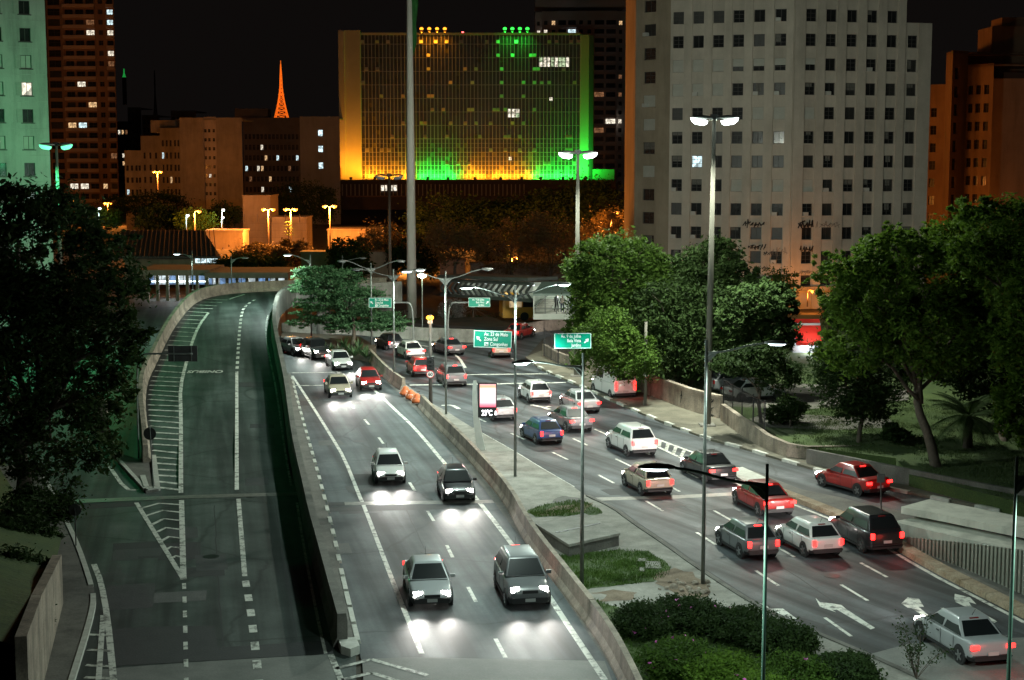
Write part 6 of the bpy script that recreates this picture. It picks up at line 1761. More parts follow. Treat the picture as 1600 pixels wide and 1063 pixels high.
# people on the landing
SKIN = mat('skin', (0.32, 0.19, 0.13), rough=0.6); HAIR = mat('hair_dark', (0.015, 0.012, 0.010), rough=0.7)
def person(label, loc, rz, shirt, trousers, h=1.68, stride=0.18):
    root = empty('person', loc, rz); tag(root, label, 'person'); k = h / 1.70
    me = bpy.data.meshes.new('body')
    J = [(0, 0, .93), (0, 0, 1.15), (0, .01, 1.38), (0, 0, 1.50), (0, .02, 1.60), (0, .01, 1.70),
         (-.10, 0, .88), (-.11, stride, .50), (-.11, stride * 0.7, .07), (-.11, stride * 0.7 + .14, .04),
         (.10, 0, .88), (.11, -stride * .3, .50), (.11, -stride * 1.3, .09), (.11, -stride * 1.3 + .14, .04),
         (-.19, 0, 1.38), (-.25, -.06, 1.12), (-.25, .05, .90), (-.25, .09, .80), (.19, 0, 1.38), (.25, .06, 1.12), (.24, .18, .93), (.24, .22, .84)]
    E = [(0, 1), (1, 2), (2, 3), (3, 4), (4, 5), (0, 6), (6, 7), (7, 8), (8, 9), (0, 10), (10, 11), (11, 12), (12, 13), (2, 14), (14, 15), (15, 16), (16, 17), (2, 18), (18, 19), (19, 20), (20, 21)]
    R = [.15, .14, .16, .06, .09, .075, .10, .07, .05, .045, .10, .07, .05, .045, .065, .05, .04, .035, .065, .05, .04, .035]
    me.from_pydata([(a * k, b * k, c * k) for a, b, c in J], E, [])
    me.materials.append(trousers)
    o = link('body', me, root)
    md = o.modifiers.new('skin', 'SKIN'); 
    for i, r in enumerate(R): me.skin_vertices[0].data[i].radius = (r * k, r * k)
    me.skin_vertices[0].data[0].use_root = True
    o.modifiers.new('sub', 'SUBSURF').levels = 1
    # shirt shell
    rings = []
    for z, wx, wy in ((0.92, .17, .13), (1.1, .17, .135), (1.3, .20, .14), (1.42, .19, .12), (1.48, .09, .08)):
        rings.append([Vector((wx * 1.05 * k * math.cos(t * PI / 6), wy * 1.15 * k * math.sin(t * PI / 6), z * k)) for t in range(12)])
    MB().loft(rings).build('shirt', shirt, root, smooth=True)
    hd = MB().loft([[Vector((r * k * math.cos(t * PI / 6), (.02 + 0) * k + r * 1.12 * k * math.sin(t * PI / 6), z * k)) for t in range(12)] for z, r in ((1.49, .045), (1.53, .075), (1.60, .088), (1.67, .085), (1.72, .04))]).build('head', SKIN, root, smooth=True)
    MB().loft([[Vector((r * k * math.cos(t * PI / 6), -.005 * k + r * 1.15 * k * math.sin(t * PI / 6), z * k)) for t in range(12)] for z, r in ((1.60, .094), (1.66, .096), (1.71, .07), (1.745, .02))]).build('hair', HAIR, root, smooth=True)
    return root
cl = lambda n_, c: mat('cloth_' + n_, c, rough=0.9)
px0 = ld.location.x
person('person in a pale top walking on the landing, middle of three', (px0 + 0.62, YE + 0.9, zE + 0.28), PI, cl('cream', (.5, .42, .36)), cl('denim', (.05, .06, .10)))
person('person in dark clothes at the foot of the landing stairs', (px0 + 0.05, YE + 1.6, zE + 0.28), PI + .3, cl('dark', (.04, .04, .05)), cl('black', (.02, .02, .02)), 1.75)
person('person in a grey shirt partly behind the tree leaves on the landing', (px0 + 1.55, YE + 1.2, zE + 0.28), PI - .4, cl('grey', (.22, .24, .26)), cl('navy', (.03, .04, .07)), 1.74)
# white floodlit bush/statue patch behind footbridge -> lit trees are with the vegetation
# ------------------------------------------------------------------ vegetation
LEAF = mat('leaf_green', (0.030, 0.066, 0.009), (0.072, 0.130, 0.020), 0.9, 0.8, spec=0.15, transl=0.3)
LEAF_D = mat('leaf_dark', (0.016, 0.034, 0.009), (0.038, 0.066, 0.017), 0.9, 0.8, spec=0.15, transl=0.25)
LEAF_B = mat('leaf_bright', (0.055, 0.115, 0.010), (0.115, 0.195, 0.026), 0.9, 0.8, spec=0.15, transl=0.35)
LEAF_L = mat('leaf_layered', (0.05, 0.125, 0.055), (0.10, 0.20, 0.09), 0.9, 0.8, spec=0.15, transl=0.3)
LEAF_O = mat('leaf_dry', (0.10, 0.075, 0.03), (0.17, 0.12, 0.045), 0.9, 0.6, transl=0.25)
BARK = mat('bark', (0.06, 0.045, 0.033), (0.12, 0.09, 0.07), 2.0, 0.95, 0.5, stretch=(3, 3, 0.6))
NPR = np.random.default_rng(12)
def blob(px, py, Y, rx, ry, k=1.0):
    c = at(px, py, Y); s_ = Y / F
    return (c.x, c.y, c.z, rx * s_, rx * s_ * k, ry * s_)
def leaf_mesh(name, blobs, n, size, m, clump=0.20, per=55, shell=0.55, flat=0.0, drop=0.0):
    vols = np.array([b[3] * b[4] * b[5] for b in blobs]) ** 0.75; vols = vols / vols.sum()
    pts = []
    for b, f in zip(blobs, vols):
        nl = int(n * f); ncl = max(6, nl // per)
        d = NPR.normal(size=(ncl, 3)); d /= np.linalg.norm(d, axis=1)[:, None]
        rad = shell + (1.05 - shell) * NPR.random(ncl) ** 0.6
        cc = d * rad[:, None]
        idx = NPR.integers(0, ncl, nl)
        cs = clump * (0.5 + NPR.random(ncl))
        off = NPR.normal(size=(nl, 3)) * cs[idx][:, None]
        if flat: off[:, 2] *= (1 - flat)
        p = (cc[idx] + off) * np.array(b[3:6]) + np.array(b[0:3])
        if drop: p[:, 2] -= drop * np.abs(NPR.normal(size=nl)) * b[5]
        pts.append(p)
    P_ = np.concatenate(pts); N = len(P_)
    nrm = NPR.normal(size=(N, 3)); nrm[:, 2] = np.abs(nrm[:, 2]) + 0.5; nrm /= np.linalg.norm(nrm, axis=1)[:, None]
    t = NPR.normal(size=(N, 3)); a = np.cross(nrm, t); a /= np.linalg.norm(a, axis=1)[:, None] + 1e-9; b_ = np.cross(nrm, a)
    sz = size * (0.45 + 1.1 * NPR.random(N) ** 1.5)[:, None]
    v = np.stack([P_ - a * sz, P_ - b_ * sz * 0.45, P_ + a * sz, P_ + b_ * sz * 0.45], axis=1).reshape(-1, 3)
    me = bpy.data.meshes.new(name)
    me.vertices.add(4 * N); me.vertices.foreach_set('co', v.astype(np.float32).ravel())
    me.loops.add(4 * N); me.loops.foreach_set('vertex_index', np.arange(4 * N, dtype=np.int32))
    me.polygons.add(N); me.polygons.foreach_set('loop_start', np.arange(0, 4 * N, 4, dtype=np.int32))
    me.update(calc_edges=True); me.materials.append(m)
    return me
def limb(mb_, a, b, r0, r1, rnd_, seg=5, wob=0.08):
    a, b = Vector(a), Vector(b); L_ = (b - a).length; pts = []
    for i in range(seg + 1):
        t = i / seg; p = a.lerp(b, t) + Vector((0, 0, 0.10 * L_ * math.sin(PI * t)))
        if 0 < i < seg: p += Vector((rnd_.uniform(-1, 1), rnd_.uniform(-1, 1), rnd_.uniform(-.5, .5))) * wob * L_
        pts.append(p)
    mb_.tube(pts, [r0 + (r1 - r0) * i / seg for i in range(seg + 1)], 7)
    return pts
def tree(name, label, base, top, blobs, n, size, m=LEAF, r=0.22, cat='tree', group=None, seed=1, twigs=2, leafname='crown', rag=6, **k):
    """base/top: trunk ends; limbs run to every blob"""
    rd = random.Random(seed); root = empty(name, base); tag(root, label, cat, group)
    tb = MB(); B = Vector(base); T = Vector(top) - B
    path = [Vector((0, 0, -0.2))] + [T * t + Vector((rd.uniform(-.06, .06) * T.length, rd.uniform(-.04, .04) * T.length, 0)) for t in (0.35, 0.7)] + [T]
    tb.tube(smooth_path(path, 1), [r * (1.25 - 0.6 * i / 7) for i in range(8)][:len(smooth_path(path, 1))] + [r * .6] * max(0, len(smooth_path(path, 1)) - 8), 9)
    for b in blobs:
        c = Vector(b[:3]) - B
        p = limb(tb, T * rd.uniform(0.75, 1), c, r * 0.5, r * 0.14, rd)
        for _ in range(twigs):
            d = Vector((rd.uniform(-1, 1) * b[3], rd.uniform(-1, 1) * b[4], rd.uniform(-.3, 1) * b[5])) * 0.85
            limb(tb, p[rd.randrange(2, 5)], c + d, r * 0.16, r * 0.04, rd, 4)
    tb.build('trunk', BARK, root, smooth=True, fix=False)
    if rag:
        ex = []
        for b in blobs:
            for _ in range(rag):
                a_ = rd.uniform(0, 2 * PI); s_ = rd.uniform(-.35, 1); q_ = math.sqrt(max(0, 1 - s_ * s_)); f_ = rd.uniform(.2, .38)
                ex.append((b[0] + b[3] * .92 * q_ * math.cos(a_), b[1] + b[4] * .92 * q_ * math.sin(a_), b[2] + b[5] * .92 * s_, b[3] * f_, b[4] * f_, b[5] * f_ * .8))
        blobs = [(b[0], b[1], b[2], b[3] * .92, b[4] * .92, b[5] * .92) for b in blobs] + ex
    lb_ = [(b[0] - B.x, b[1] - B.y, b[2] - B.z, b[3], b[4], b[5]) for b in blobs]
    if n: link(leafname, leaf_mesh(leafname, lb_, n, size, m, **k), root)
    return root
# dark tree filling the left side
Y = 74
tree('tree', 'huge dark tree filling the left side in front of the green block', Vector((-24.5, Y, 0)), Vector((-23.5, Y, 5)), [blob(60, 400, Y, 110, 105), blob(150, 440, Y, 82, 90), blob(20, 560, Y, 130, 130), blob(140, 570, Y, 88, 105), blob(90, 690, Y, 100, 75), blob(-60, 480, Y, 120, 180), blob(195, 520, Y - 2, 42, 60), blob(30, 330, Y + 1, 90, 45), blob(185, 610, Y - 1, 35, 40)], 76000, 0.15, LEAF_D, 0.35, seed=2, clump=0.12, per=90, rag=8)
# round tree and shrubs along the retaining wall
Y = 118
tree('tree', 'big round green tree by the bright footbridge landing', G(965, 588, PZ), at(968, 520, 118), [blob(968, 432, Y, 78, 66), blob(920, 455, Y, 40, 55), blob(1015, 450, Y, 40, 55), blob(965, 500, Y, 75, 55), blob(945, 400, Y - 1, 45, 30), blob(1000, 405, Y, 40, 32)], 60000, 0.15, LEAF, 0.3, seed=3, clump=0.11, per=70)
Y = 127
tree('tree', 'dark dense tree rising behind the round tree in front of the pale block', G(1085, 575, PZ), at(1090, 520, 127), [blob(1110, 420, Y, 55, 46), blob(1090, 470, Y, 75, 55), blob(1150, 450, Y, 38, 40), blob(1060, 440, Y, 38, 40)], 34000, 0.17, LEAF_D, 0.3, seed=4, clump=0.15)
Y = 112
tree('tree', 'broad dark tree over the retaining wall beside the 60 sign', G(1060, 598, PZ), at(1060, 560, 112), [blob(1050, 500, Y, 70, 55), blob(1030, 550, Y, 70, 42), blob(1090, 545, Y, 62, 48), blob(1110, 500, Y, 55, 50)], 40000, 0.15, LEAF_D, 0.28, seed=5, clump=0.17)
Y = 108
tree('shrub', 'feathery pale shrub hanging over the wall below the round tree', G(950, 592, PZ), at(950, 575, 108), [blob(948, 530, Y, 45, 42), blob(985, 560, Y, 40, 34), blob(925, 560, Y, 30, 28), blob(960, 500, Y, 22, 20)], 20000, 0.12, LEAF, 0.1, cat='shrub', seed=6, clump=0.2)
Y = 106
tree('tree', 'mid green tree beside the tall white mast, bright leaves', G(1190, 620, PZ), at(1190, 560, 106), [blob(1185, 470, Y, 52, 34), blob(1205, 520, Y, 45, 35), blob(1150, 505, Y, 34, 34), blob(1225, 480, Y, 24, 30), blob(1175, 545, Y, 40, 28)], 26000, 0.15, LEAF_D, 0.2, seed=7, clump=0.13, flat=0.4)
Y = 96
tree('tree', 'small bluish-dark tree beneath the arm lamp near the parked cars', G(1190, 660, PZ), at(1188, 610, 96), [blob(1170, 568, Y, 50, 20), blob(1215, 585, Y, 40, 26), blob(1145, 572, Y, 28, 15), blob(1190, 555, Y, 35, 20)], 16000, 0.12, LEAF_D, 0.12, seed=8, flat=0.4)
Y = 87
tree('tree', 'large leaning tree in the park with a curved dark trunk', G(1464, 730, PZ), at(1432, 600, 87), [blob(1440, 420, Y, 95, 60), blob(1530, 380, Y, 85, 60), blob(1360, 470, Y, 75, 60), blob(1310, 440, Y + 1, 45, 45), blob(1450, 520, Y, 110, 65), blob(1560, 480, Y, 70, 75), blob(1400, 385, Y, 50, 36), blob(1340, 540, Y, 60, 50)], 80000, 0.145, LEAF_B, 0.26, seed=9, clump=0.11, per=80, rag=9)
Y = 80
tree('tree', 'bright-topped tree filling the upper right edge of the park', G(1640, 735, PZ), at(1640, 560, 80), [blob(1570, 360, Y, 65, 50), blob(1640, 400, Y, 90, 95), blob(1590, 440, Y, 60, 60), blob(1520, 400, Y, 45, 36), blob(1620, 540, Y, 70, 90), blob(1600, 640, Y, 50, 60)], 64000, 0.14, LEAF_B, 0.3, seed=10, clump=0.11, per=80, rag=9)
Y = 92
tree('tree', 'slim dark tree on the lawn between the path and the curved trunk', G(1342, 692, PZ), at(1345, 640, 92), [blob(1330, 600, Y, 55, 50), blob(1375, 590, Y, 48, 55), blob(1300, 570, Y, 40, 40), blob(1350, 640, Y, 45, 25)], 24000, 0.12, LEAF_D, 0.14, seed=11)
Y = 97
tree('shrub', 'dark clipped shrub beside the lamp-lit path', G(1235, 668, PZ), at(1235, 650, 97), [blob(1232, 640, Y, 24, 20), blob(1215, 648, Y, 22, 14)], 7000, 0.10, LEAF_D, 0.06, cat='shrub', seed=12)
Y = 90
tree('shrub', 'low spiky plant on the lawn left of the curved trunk', G(1400, 690, PZ), at(1400, 684, 90), [blob(1400, 680, Y, 20, 9), blob(1392, 668, Y, 10, 10)], 3500, 0.13, LEAF_D, 0.05, cat='shrub', seed=13)
Y = 135
tree('shrub', 'round clipped hedge ball on the lit grass near the newsstand', G(1252, 556, PZ), at(1252, 552, 138), [blob(1251, 548, 138, 13, 7)], 5000, 0.09, LEAF_B, 0.05, cat='shrub', seed=14)
tree('tree', 'thin bare tree against the orange-lit base of the pale block', Vector((P(1212, 165).x, 165, 0.7)), at(1214, 470, 165), [blob(1214, 445, 165, 30, 26), blob(1195, 455, 165, 16, 16)], 5000, 0.14, LEAF, 0.14, seed=15, twigs=8)
# background: park depth filled by far trees
tree('tree', 'far dark tree behind the curved trunk, seen under the branches', Vector((P(1480, 140).x, 140, 0.7)), at(1480, 560, 140), [blob(1420, 500, 140, 70, 50), blob(1520, 500, 140, 70, 55), blob(1600, 520, 140, 60, 50)], 22000, 0.2, LEAF_D, 0.25, seed=16)
tree('tree', 'far dark tree between the newsstand and the slim tree', Vector((P(1330, 150).x, 150, 0.7)), at(1330, 560, 150), [blob(1330, 490, 150, 40, 36), blob(1370, 470, 150, 40, 40), blob(1345, 540, 150, 30, 20)], 12000, 0.2, LEAF_D, 0.2, seed=17)
Y = 96
tree('tree', 'dark low-branched tree behind the palm at the right edge', G(1570, 690, PZ), at(1570, 640, Y), [blob(1540, 590, Y, 55, 45), blob(1600, 610, Y, 55, 60), blob(1490, 570, Y, 48, 36), blob(1580, 545, Y, 60, 50)], 26000, 0.14, LEAF_D, 0.2, seed=18, clump=0.13)
# layered tree in the planter
Y = 141
tree('tree', 'layered green tree lit by the lamps at the bend', G(548, 548, 0.7), at(548, 480, Y), [blob(490, 428, Y, 36, 14), blob(520, 450, Y, 50, 16), blob(500, 475, Y, 42, 12), blob(555, 470, Y, 48, 20), blob(560, 500, Y, 62, 16), blob(600, 505, Y, 45, 12), blob(470, 500, Y, 24, 13), blob(525, 505, Y, 34, 16), blob(540, 432, Y, 30, 14), blob(480, 450, Y, 28, 12)], 36000, 0.15, LEAF_L, 0.16, seed=20, clump=0.16, flat=0.55, rag=3)
# spiky planter plants
SPIK = mat('agave_leaf', (0.035, 0.07, 0.025), (0.07, 0.12, 0.045), 1.0, 0.5)
def spiky(label, loc, r, n, seed, group, m=SPIK):
    rd = random.Random(seed); root = empty('agave_plant', loc); tag(root, label, 'plant', group)
    for i in range(n):
        a = rd.uniform(0, 2 * PI); el = rd.uniform(0.35, 1.35); ln = r * rd.uniform(.7, 1.1); w = 0.05 * r / 0.8 + .02
        d = Vector((math.cos(a) * math.cos(el), math.sin(a) * math.cos(el), math.sin(el))); s_ = Vector((-math.sin(a), math.cos(a), 0))
        p = [Vector((0, 0, 0)), d * ln * .5 + Vector((0, 0, .05 * ln)), d * ln + Vector((0, 0, -.12 * ln * math.cos(el)))]
        MB().add([p[0] - s_ * w * .6, p[0] + s_ * w * .6, p[1] + s_ * w, p[1] - s_ * w, p[2]], [(0, 1, 2, 3), (3, 2, 4)]).build('leaf', m, root, fix=False)
    return root
for i, (px, py) in enumerate([(455, 538), (466, 541), (478, 543), (492, 546), (505, 547), (517, 550), (530, 552), (543, 555), (554, 557), (565, 555), (572, 560), (538, 545), (560, 547)]):
    spiky('spiky green plant in the planter row under the layered tree', G(px, py, 0.75), 1.25 if px > 530 else 0.9, 22, i, 'spiky planter plants')
# palm in the park
def palm(label, base, h, fl, n, seed, lean=0.0):
    rd = random.Random(seed); root = empty('palm_tree', base); tag(root, label, 'palm tree')
    MB().tube([(0, 0, -0.1), (lean * .4, 0, h * .5), (lean, 0, h)], [0.30, 0.24, 0.26], 10).build('trunk', BARK, root, smooth=True)
    for i in range(n):
        a = i * 2.399 + rd.uniform(-.2, .2); el = rd.uniform(-0.1, 1.2); pts = []
        for k in range(8):
            t = k / 7; rr_ = fl * t * math.cos(el * (1 - .5 * t)); zz_ = fl * (math.sin(el) * t - 0.55 * t * t * math.cos(el * .7))
            pts.append(Vector((lean + math.cos(a) * rr_, math.sin(a) * rr_, h + zz_)))
        mbp = MB(); mbp.tube(pts, [0.035 - 0.004 * k for k in range(8)], 5)
        s_ = Vector((-math.sin(a), math.cos(a), 0))
        for k in range(34):
            t = 0.08 + 0.9 * k / 34; j = min(6, int(t * 7)); p = pts[j].lerp(pts[j + 1], t * 7 - j); d = (pts[j + 1] - pts[j]).normalized()
            L_ = fl * 0.28 * math.sin(PI * min(1, t * 0.85 + .12))
            for sg in (-1, 1):
                tip = p + (s_ * sg + d * 0.55).normalized() * L_ + Vector((0, 0, -0.25 * L_))
                mbp.add([p - d * .03, p + d * .05, tip], [(0, 1, 2)])
        mbp.build('frond', LEAF_D, root, fix=False)
    return root
palm('short palm tree with arching fronds on the right lawn', G(1512, 700, PZ), 1.9, 2.6, 22, 3)
# background vegetation: bare street trees in the dark middle distance
for i, (lab, px, pyb, Y, bl) in enumerate([
        ('bare branching tree just right of the flagpole', 712, 432, 205, [(712, 385, 40, 36), (690, 370, 26, 30), (740, 380, 26, 30)]),
        ('bare branching tree behind the middle of the footbridge', 800, 436, 208, [(800, 385, 44, 40), (770, 395, 30, 26), (835, 380, 34, 36)]),
        ('bare branching tree behind the right end of the footbridge', 862, 436, 205, [(862, 380, 44, 44), (890, 400, 34, 30), (840, 360, 26, 28)]),
        ('glowing tree with bright orange branches beside the pale block', 945, 430, 230, [(945, 365, 34, 30), (965, 350, 26, 24), (925, 375, 24, 26)]),
        ('dark tree mass below the podium of the glass slab', 760, 420, 260, [(700, 340, 60, 32), (780, 345, 70, 30), (860, 335, 70, 34), (920, 320, 50, 36)])]):
    b = P(px, Y); b.z = terrain(b.x, Y) if i == 4 else 0.5
    tp = at(px, pyb - 20 if i != 4 else 380, Y)
    tree('tree', lab, b, tp, [blob(q[0], q[1], Y, q[2], q[3]) for q in bl], 9000 if i < 4 else 26000, 0.16 if i < 4 else 0.32, LEAF_O if i in (3,) else (LEAF_D if i == 4 else LEAF_O), 0.26, seed=30 + i, twigs=14 if i < 4 else 3, clump=0.22)
# hillside trees
for i, (lab, px, py, rx, ry, Y, m_, n_) in enumerate([
        ('yellow-lit tree under the sodium lamp left of the hall', 165, 341, 24, 14, 296, LEAF_B, 7000),
        ('dark round tree on the hillside above the hall roof', 250, 340, 38, 20, 290, LEAF_D, 9000),
        ('warm-lit bushy tree above the hall ridge', 305, 345, 30, 18, 282, LEAF_B, 7000),
        ('small tree left of the tall orange wall', 350, 335, 24, 18, 300, LEAF_D, 5000),
        ('big dark tree behind the net fence under the dark block', 470, 318, 50, 34, 330, LEAF_D, 12000),
        ('orange-brown bush in front of the net fence', 410, 402, 48, 22, 245, LEAF_O, 9000),
        ('orange-lit bare bush right of the net fence', 455, 398, 30, 22, 240, LEAF_O, 6000),
        ('dark bush under the flyover lamp post', 385, 415, 60, 16, 228, LEAF_D, 9000),
        ('round dark tree in front of the orange plaster wall', 545, 408, 32, 30, 215, LEAF_D, 9000),
        ('brown-lit tree left of the unlit mast', 600, 385, 38, 32, 232, LEAF_O, 8000),
        ('dark bush left of the flagpole behind the flyover', 655, 400, 40, 30, 225, LEAF_D, 8000),
        ('dark pine-like tree between the bare trees', 770, 395, 22, 34, 222, LEAF_D, 5000),
        ('dark tree behind the brown tower foot', 230, 318, 60, 16, 340, LEAF_D, 9000)]):
    b = P(px, Y); b.z = terrain(b.x, Y)
    tree('tree', lab, b, at(px, py + ry * .4, Y), [blob(px, py, Y, rx, ry), blob(px - rx * .5, py + ry * .3, Y, rx * .6, ry * .7), blob(px + rx * .5, py + ry * .25, Y, rx * .6, ry * .7)], n_, 0.26, m_, 0.2, seed=50 + i, clump=0.2)
# feathery lit tree top by the sodium lamp
def tuft(label, px, py, Y):
    b = at(px, py, Y); z0 = terrain(b.x, Y); root = empty('tree', (b.x, Y, z0)); tag(root, label, 'tree')
    MB().tube([(0, 0, 0), (0, 0, b.z - z0)], [.14, .07], 7).build('trunk', BARK, root)
    mbp = MB()
    for lv in range(5):
        for k in range(9):
            a = k * 2 * PI / 9 + lv * .4; L_ = 1.35 - 0.12 * lv; z = b.z - z0 - 1.1 + lv * .55
            d = Vector((math.cos(a), math.sin(a), 0.25)); s_ = Vector((-math.sin(a), math.cos(a), 0)) * .16
            p = Vector((0, 0, z)); mbp.add([p, p + d * L_ * .6 + s_, p + d * L_ - Vector((0, 0, .3)), p + d * L_ * .6 - s_], [(0, 1, 2, 3)])
    mbp.build('crown', LEAF_B, root, fix=False)
tuft('slim tree with yellow-lit layered leaves under the sodium lamp', 451, 358, 256)
b = at(700, 487, 172)
tree('tree', 'whitish floodlit tree under the footbridge', Vector((b.x, 172, 0)), at(702, 500, 172), [blob(704, 490, 172, 18, 22), blob(715, 480, 172, 14, 12)], 6000, 0.10, mat('leaf_pale', (0.20, 0.18, 0.17), (0.30, 0.27, 0.26), 1.0, 0.8), 0.12, seed=80, twigs=10)
# low dark hedge along the road behind the far barrier
for i, (lab, x0, x1, py, Y) in enumerate([('dark hedge behind the far barrier left of the traffic light', 600, 668, 512, 170), ('dark hedge behind the far barrier right of the traffic light', 690, 790, 508, 172)]):
    n_ = 6
    bl_ = [blob(x0 + (x1 - x0) * k / (n_ - 1), py, Y, 14, 13) for k in range(n_)]
    c = at((x0 + x1) / 2, py, Y)
    tree('hedge', lab, Vector((c.x, Y, 0)), Vector((c.x, Y, 1.0)), bl_, 12000, 0.13, LEAF_D, 0.08, cat='hedge', seed=90 + i, leafname='foliage')
# bushes over the left bank and wall
for i, (lab, bl_, b0) in enumerate([
        ('dark creeping shrub on the bank above the corner wall', [blob(25, 900, 58, 50, 40), blob(50, 960, 55, 30, 30), blob(0, 980, 54, 45, 50)], at(20, 930, 58)),
        ('dark shrub under the huge tree at the slip road', [blob(60, 790, 70, 55, 30), blob(20, 830, 66, 60, 40), blob(95, 800, 68, 20, 16)], at(40, 820, 68))]):
    tree('shrub', lab, Vector((b0.x, b0.y, b0.z - 1.0)), b0, bl_, 16000, 0.11, LEAF_D, 0.06, cat='shrub', seed=100 + i, leafname='foliage')
# flowering bushes on the median
FLW = mat('azalea_flower', (0.55, 0.08, 0.40), (0.62, 0.16, 0.48), 3.0, 0.6)
def bush(label, px, py, rx, ry, Y, n, m, flowers, seed, size=0.065):
    c = at(px, py, Y); root = empty('azalea_bush', (c.x, Y, 0.12)); tag(root, label, 'bush')
    r_ = rx * Y / F; rz_ = max(0.55, ry * Y / F * 0.55)
    rd = random.Random(seed); tb = MB()
    for k in range(9):
        a = rd.uniform(0, 2 * PI); limb(tb, (0, 0, 0), (math.cos(a) * r_ * .6, math.sin(a) * r_ * .6, rz_ * rd.uniform(.8, 1.3)), 0.03, 0.008, rd, 4)
    tb.build('stems', BARK, root, fix=False)
    bl_ = [(0, 0, rz_ * .9, r_, r_ * 1.15, rz_ * 1.0)] + [(rd.uniform(-.6, .6) * r_, rd.uniform(-.7, .7) * r_, rz_ * rd.uniform(.7, 1.1), r_ * .55, r_ * .6, rz_ * rd.uniform(.5, .75)) for _ in range(5)]
    link('foliage', leaf_mesh('foliage', bl_, n, size, m, clump=0.13, per=30, shell=0.7), root)
    if flowers:
        link('blossoms', leaf_mesh('blossoms', [(b[0], b[1], b[2] + .05, b[3] * 1.0, b[4] * 1.0, b[5] * 1.0) for b in bl_], flowers, 0.07, FLW, clump=0.02, per=2, shell=0.95), root)['kind'] = 'stuff'
    return root
def gY(py): return G(1100, py, 0.6).y
for i, (lab, px, py, rx, ry, m_, fl) in enumerate([
        ('dark bush nearest the long barrier, pink blossoms on its left', 1005, 958, 45, 45, LEAF_D, 30),
        ('dark azalea bush below the rubble', 1075, 950, 55, 45, LEAF_D, 14),
        ('dark bush beside the green lamp post, facing the carriageway', 1160, 965, 55, 45, LEAF_D, 8),
        ('dark bush at the carriageway edge just right of the green lamp post', 1225, 985, 50, 45, LEAF_D, 4),
        ('bright green bush in the lower middle of the bed, few blossoms', 1060, 1020, 60, 50, LEAF, 40),
        ('bright green bush left of the green lamp post at the bottom edge', 1130, 1042, 60, 50, LEAF_B, 16),
        ('green bush right of the green lamp post at the bottom edge', 1245, 1045, 60, 50, LEAF, 12),
        ('last dark bush of the bed next to the twiggy weed', 1320, 1040, 50, 40, LEAF_D, 4),
        ('small bush peeping in at the bottom edge below the bright ones', 1190, 1075, 60, 40, LEAF_B, 10)]):
    bush(lab, px, py, rx, ry, gY(py + 14), 20000, m_, fl * 2, 200 + i)
# twiggy weed by the road
b = G(1432, 1062, 0.1); rd = random.Random(3)
wd = empty('weed', b); tag(wd, 'twiggy weed with tiny leaves sticking up beside the carriageway', 'plant'); tb = MB(); tips = []
for k in range(16):
    a = rd.uniform(0, 2 * PI); e = Vector((math.cos(a) * rd.uniform(.3, 1.3), math.sin(a) * .6, rd.uniform(.8, 2.2)))
    for p in limb(tb, (0, 0, 0), e, 0.012, 0.005, rd, 5, 0.05)[2:]: tips.append(p)
tb.build('stems', BARK, wd, fix=False)
link('leaves', leaf_mesh('leaves', [(p.x, p.y, p.z, .16, .16, .16) for p in tips], 900, 0.05, LEAF_D, clump=.4), wd)
# grass blades on the median and the lawn (stuff)
def in_poly(x, y, poly):
    c = False; j = len(poly) - 1
    for i in range(len(poly)):
        if (poly[i].y > y) != (poly[j].y > y) and x < (poly[j].x - poly[i].x) * (y - poly[i].y) / (poly[j].y - poly[i].y) + poly[i].x: c = not c
        j = i
    return c
def grass(name, label, polys, n, h, z, m, avoid=None, seed=1):
    r = random.Random(seed); mb_ = MB()
    allp = [p for poly in polys for p in poly]; x0, x1 = min(p.x for p in allp), max(p.x for p in allp); y0, y1 = min(p.y for p in allp), max(p.y for p in allp)
    k = 0; tries = 0
    cl_ = [(r.uniform(x0, x1), r.uniform(y0, y1)) for _ in range(n // 30)]
    while k < n and tries < n * 20:
        tries += 1; c = r.choice(cl_); x, y = c[0] + r.gauss(0, .35), c[1] + r.gauss(0, .35)
        if not any(in_poly(x, y, p) for p in polys): continue
        a = r.uniform(0, PI); hh = h * r.uniform(.5, 1.3); dx, dy = math.cos(a) * .02, math.sin(a) * .02; lx, ly = r.gauss(0, .04), r.gauss(0, .04)
        mb_.v += [(x - dx, y - dy, z), (x + dx, y + dy, z), (x + lx, y + ly, z + hh)]; o = len(mb_.v); mb_.f.append((o - 3, o - 2, o - 1)); mb_.m.append(0); k += 1
    o = mb_.build(name, m, None, fix=False); tag(o, label, 'grass', kind='stuff')
grass('grass', 'patchy green grass on the median', [tp1, tp2], 26000, 0.11, 0.125, mat('grass_blade', (0.045, 0.10, 0.012), (0.085, 0.15, 0.022), 0.7, 0.7, transl=0.2))
grass('grass', 'dim mown grass of the park lawn', [GL([(1239, 700), (1290, 704), (1400, 718), (1500, 762), (1640, 800), (1640, 640), (1400, 620), (1240, 640)], PZ)], 26000, 0.12, PZ, mat('grass_blade_dim', (0.04, 0.07, 0.016), (0.075, 0.11, 0.03), 0.4, 0.7, transl=0.2), seed=2)
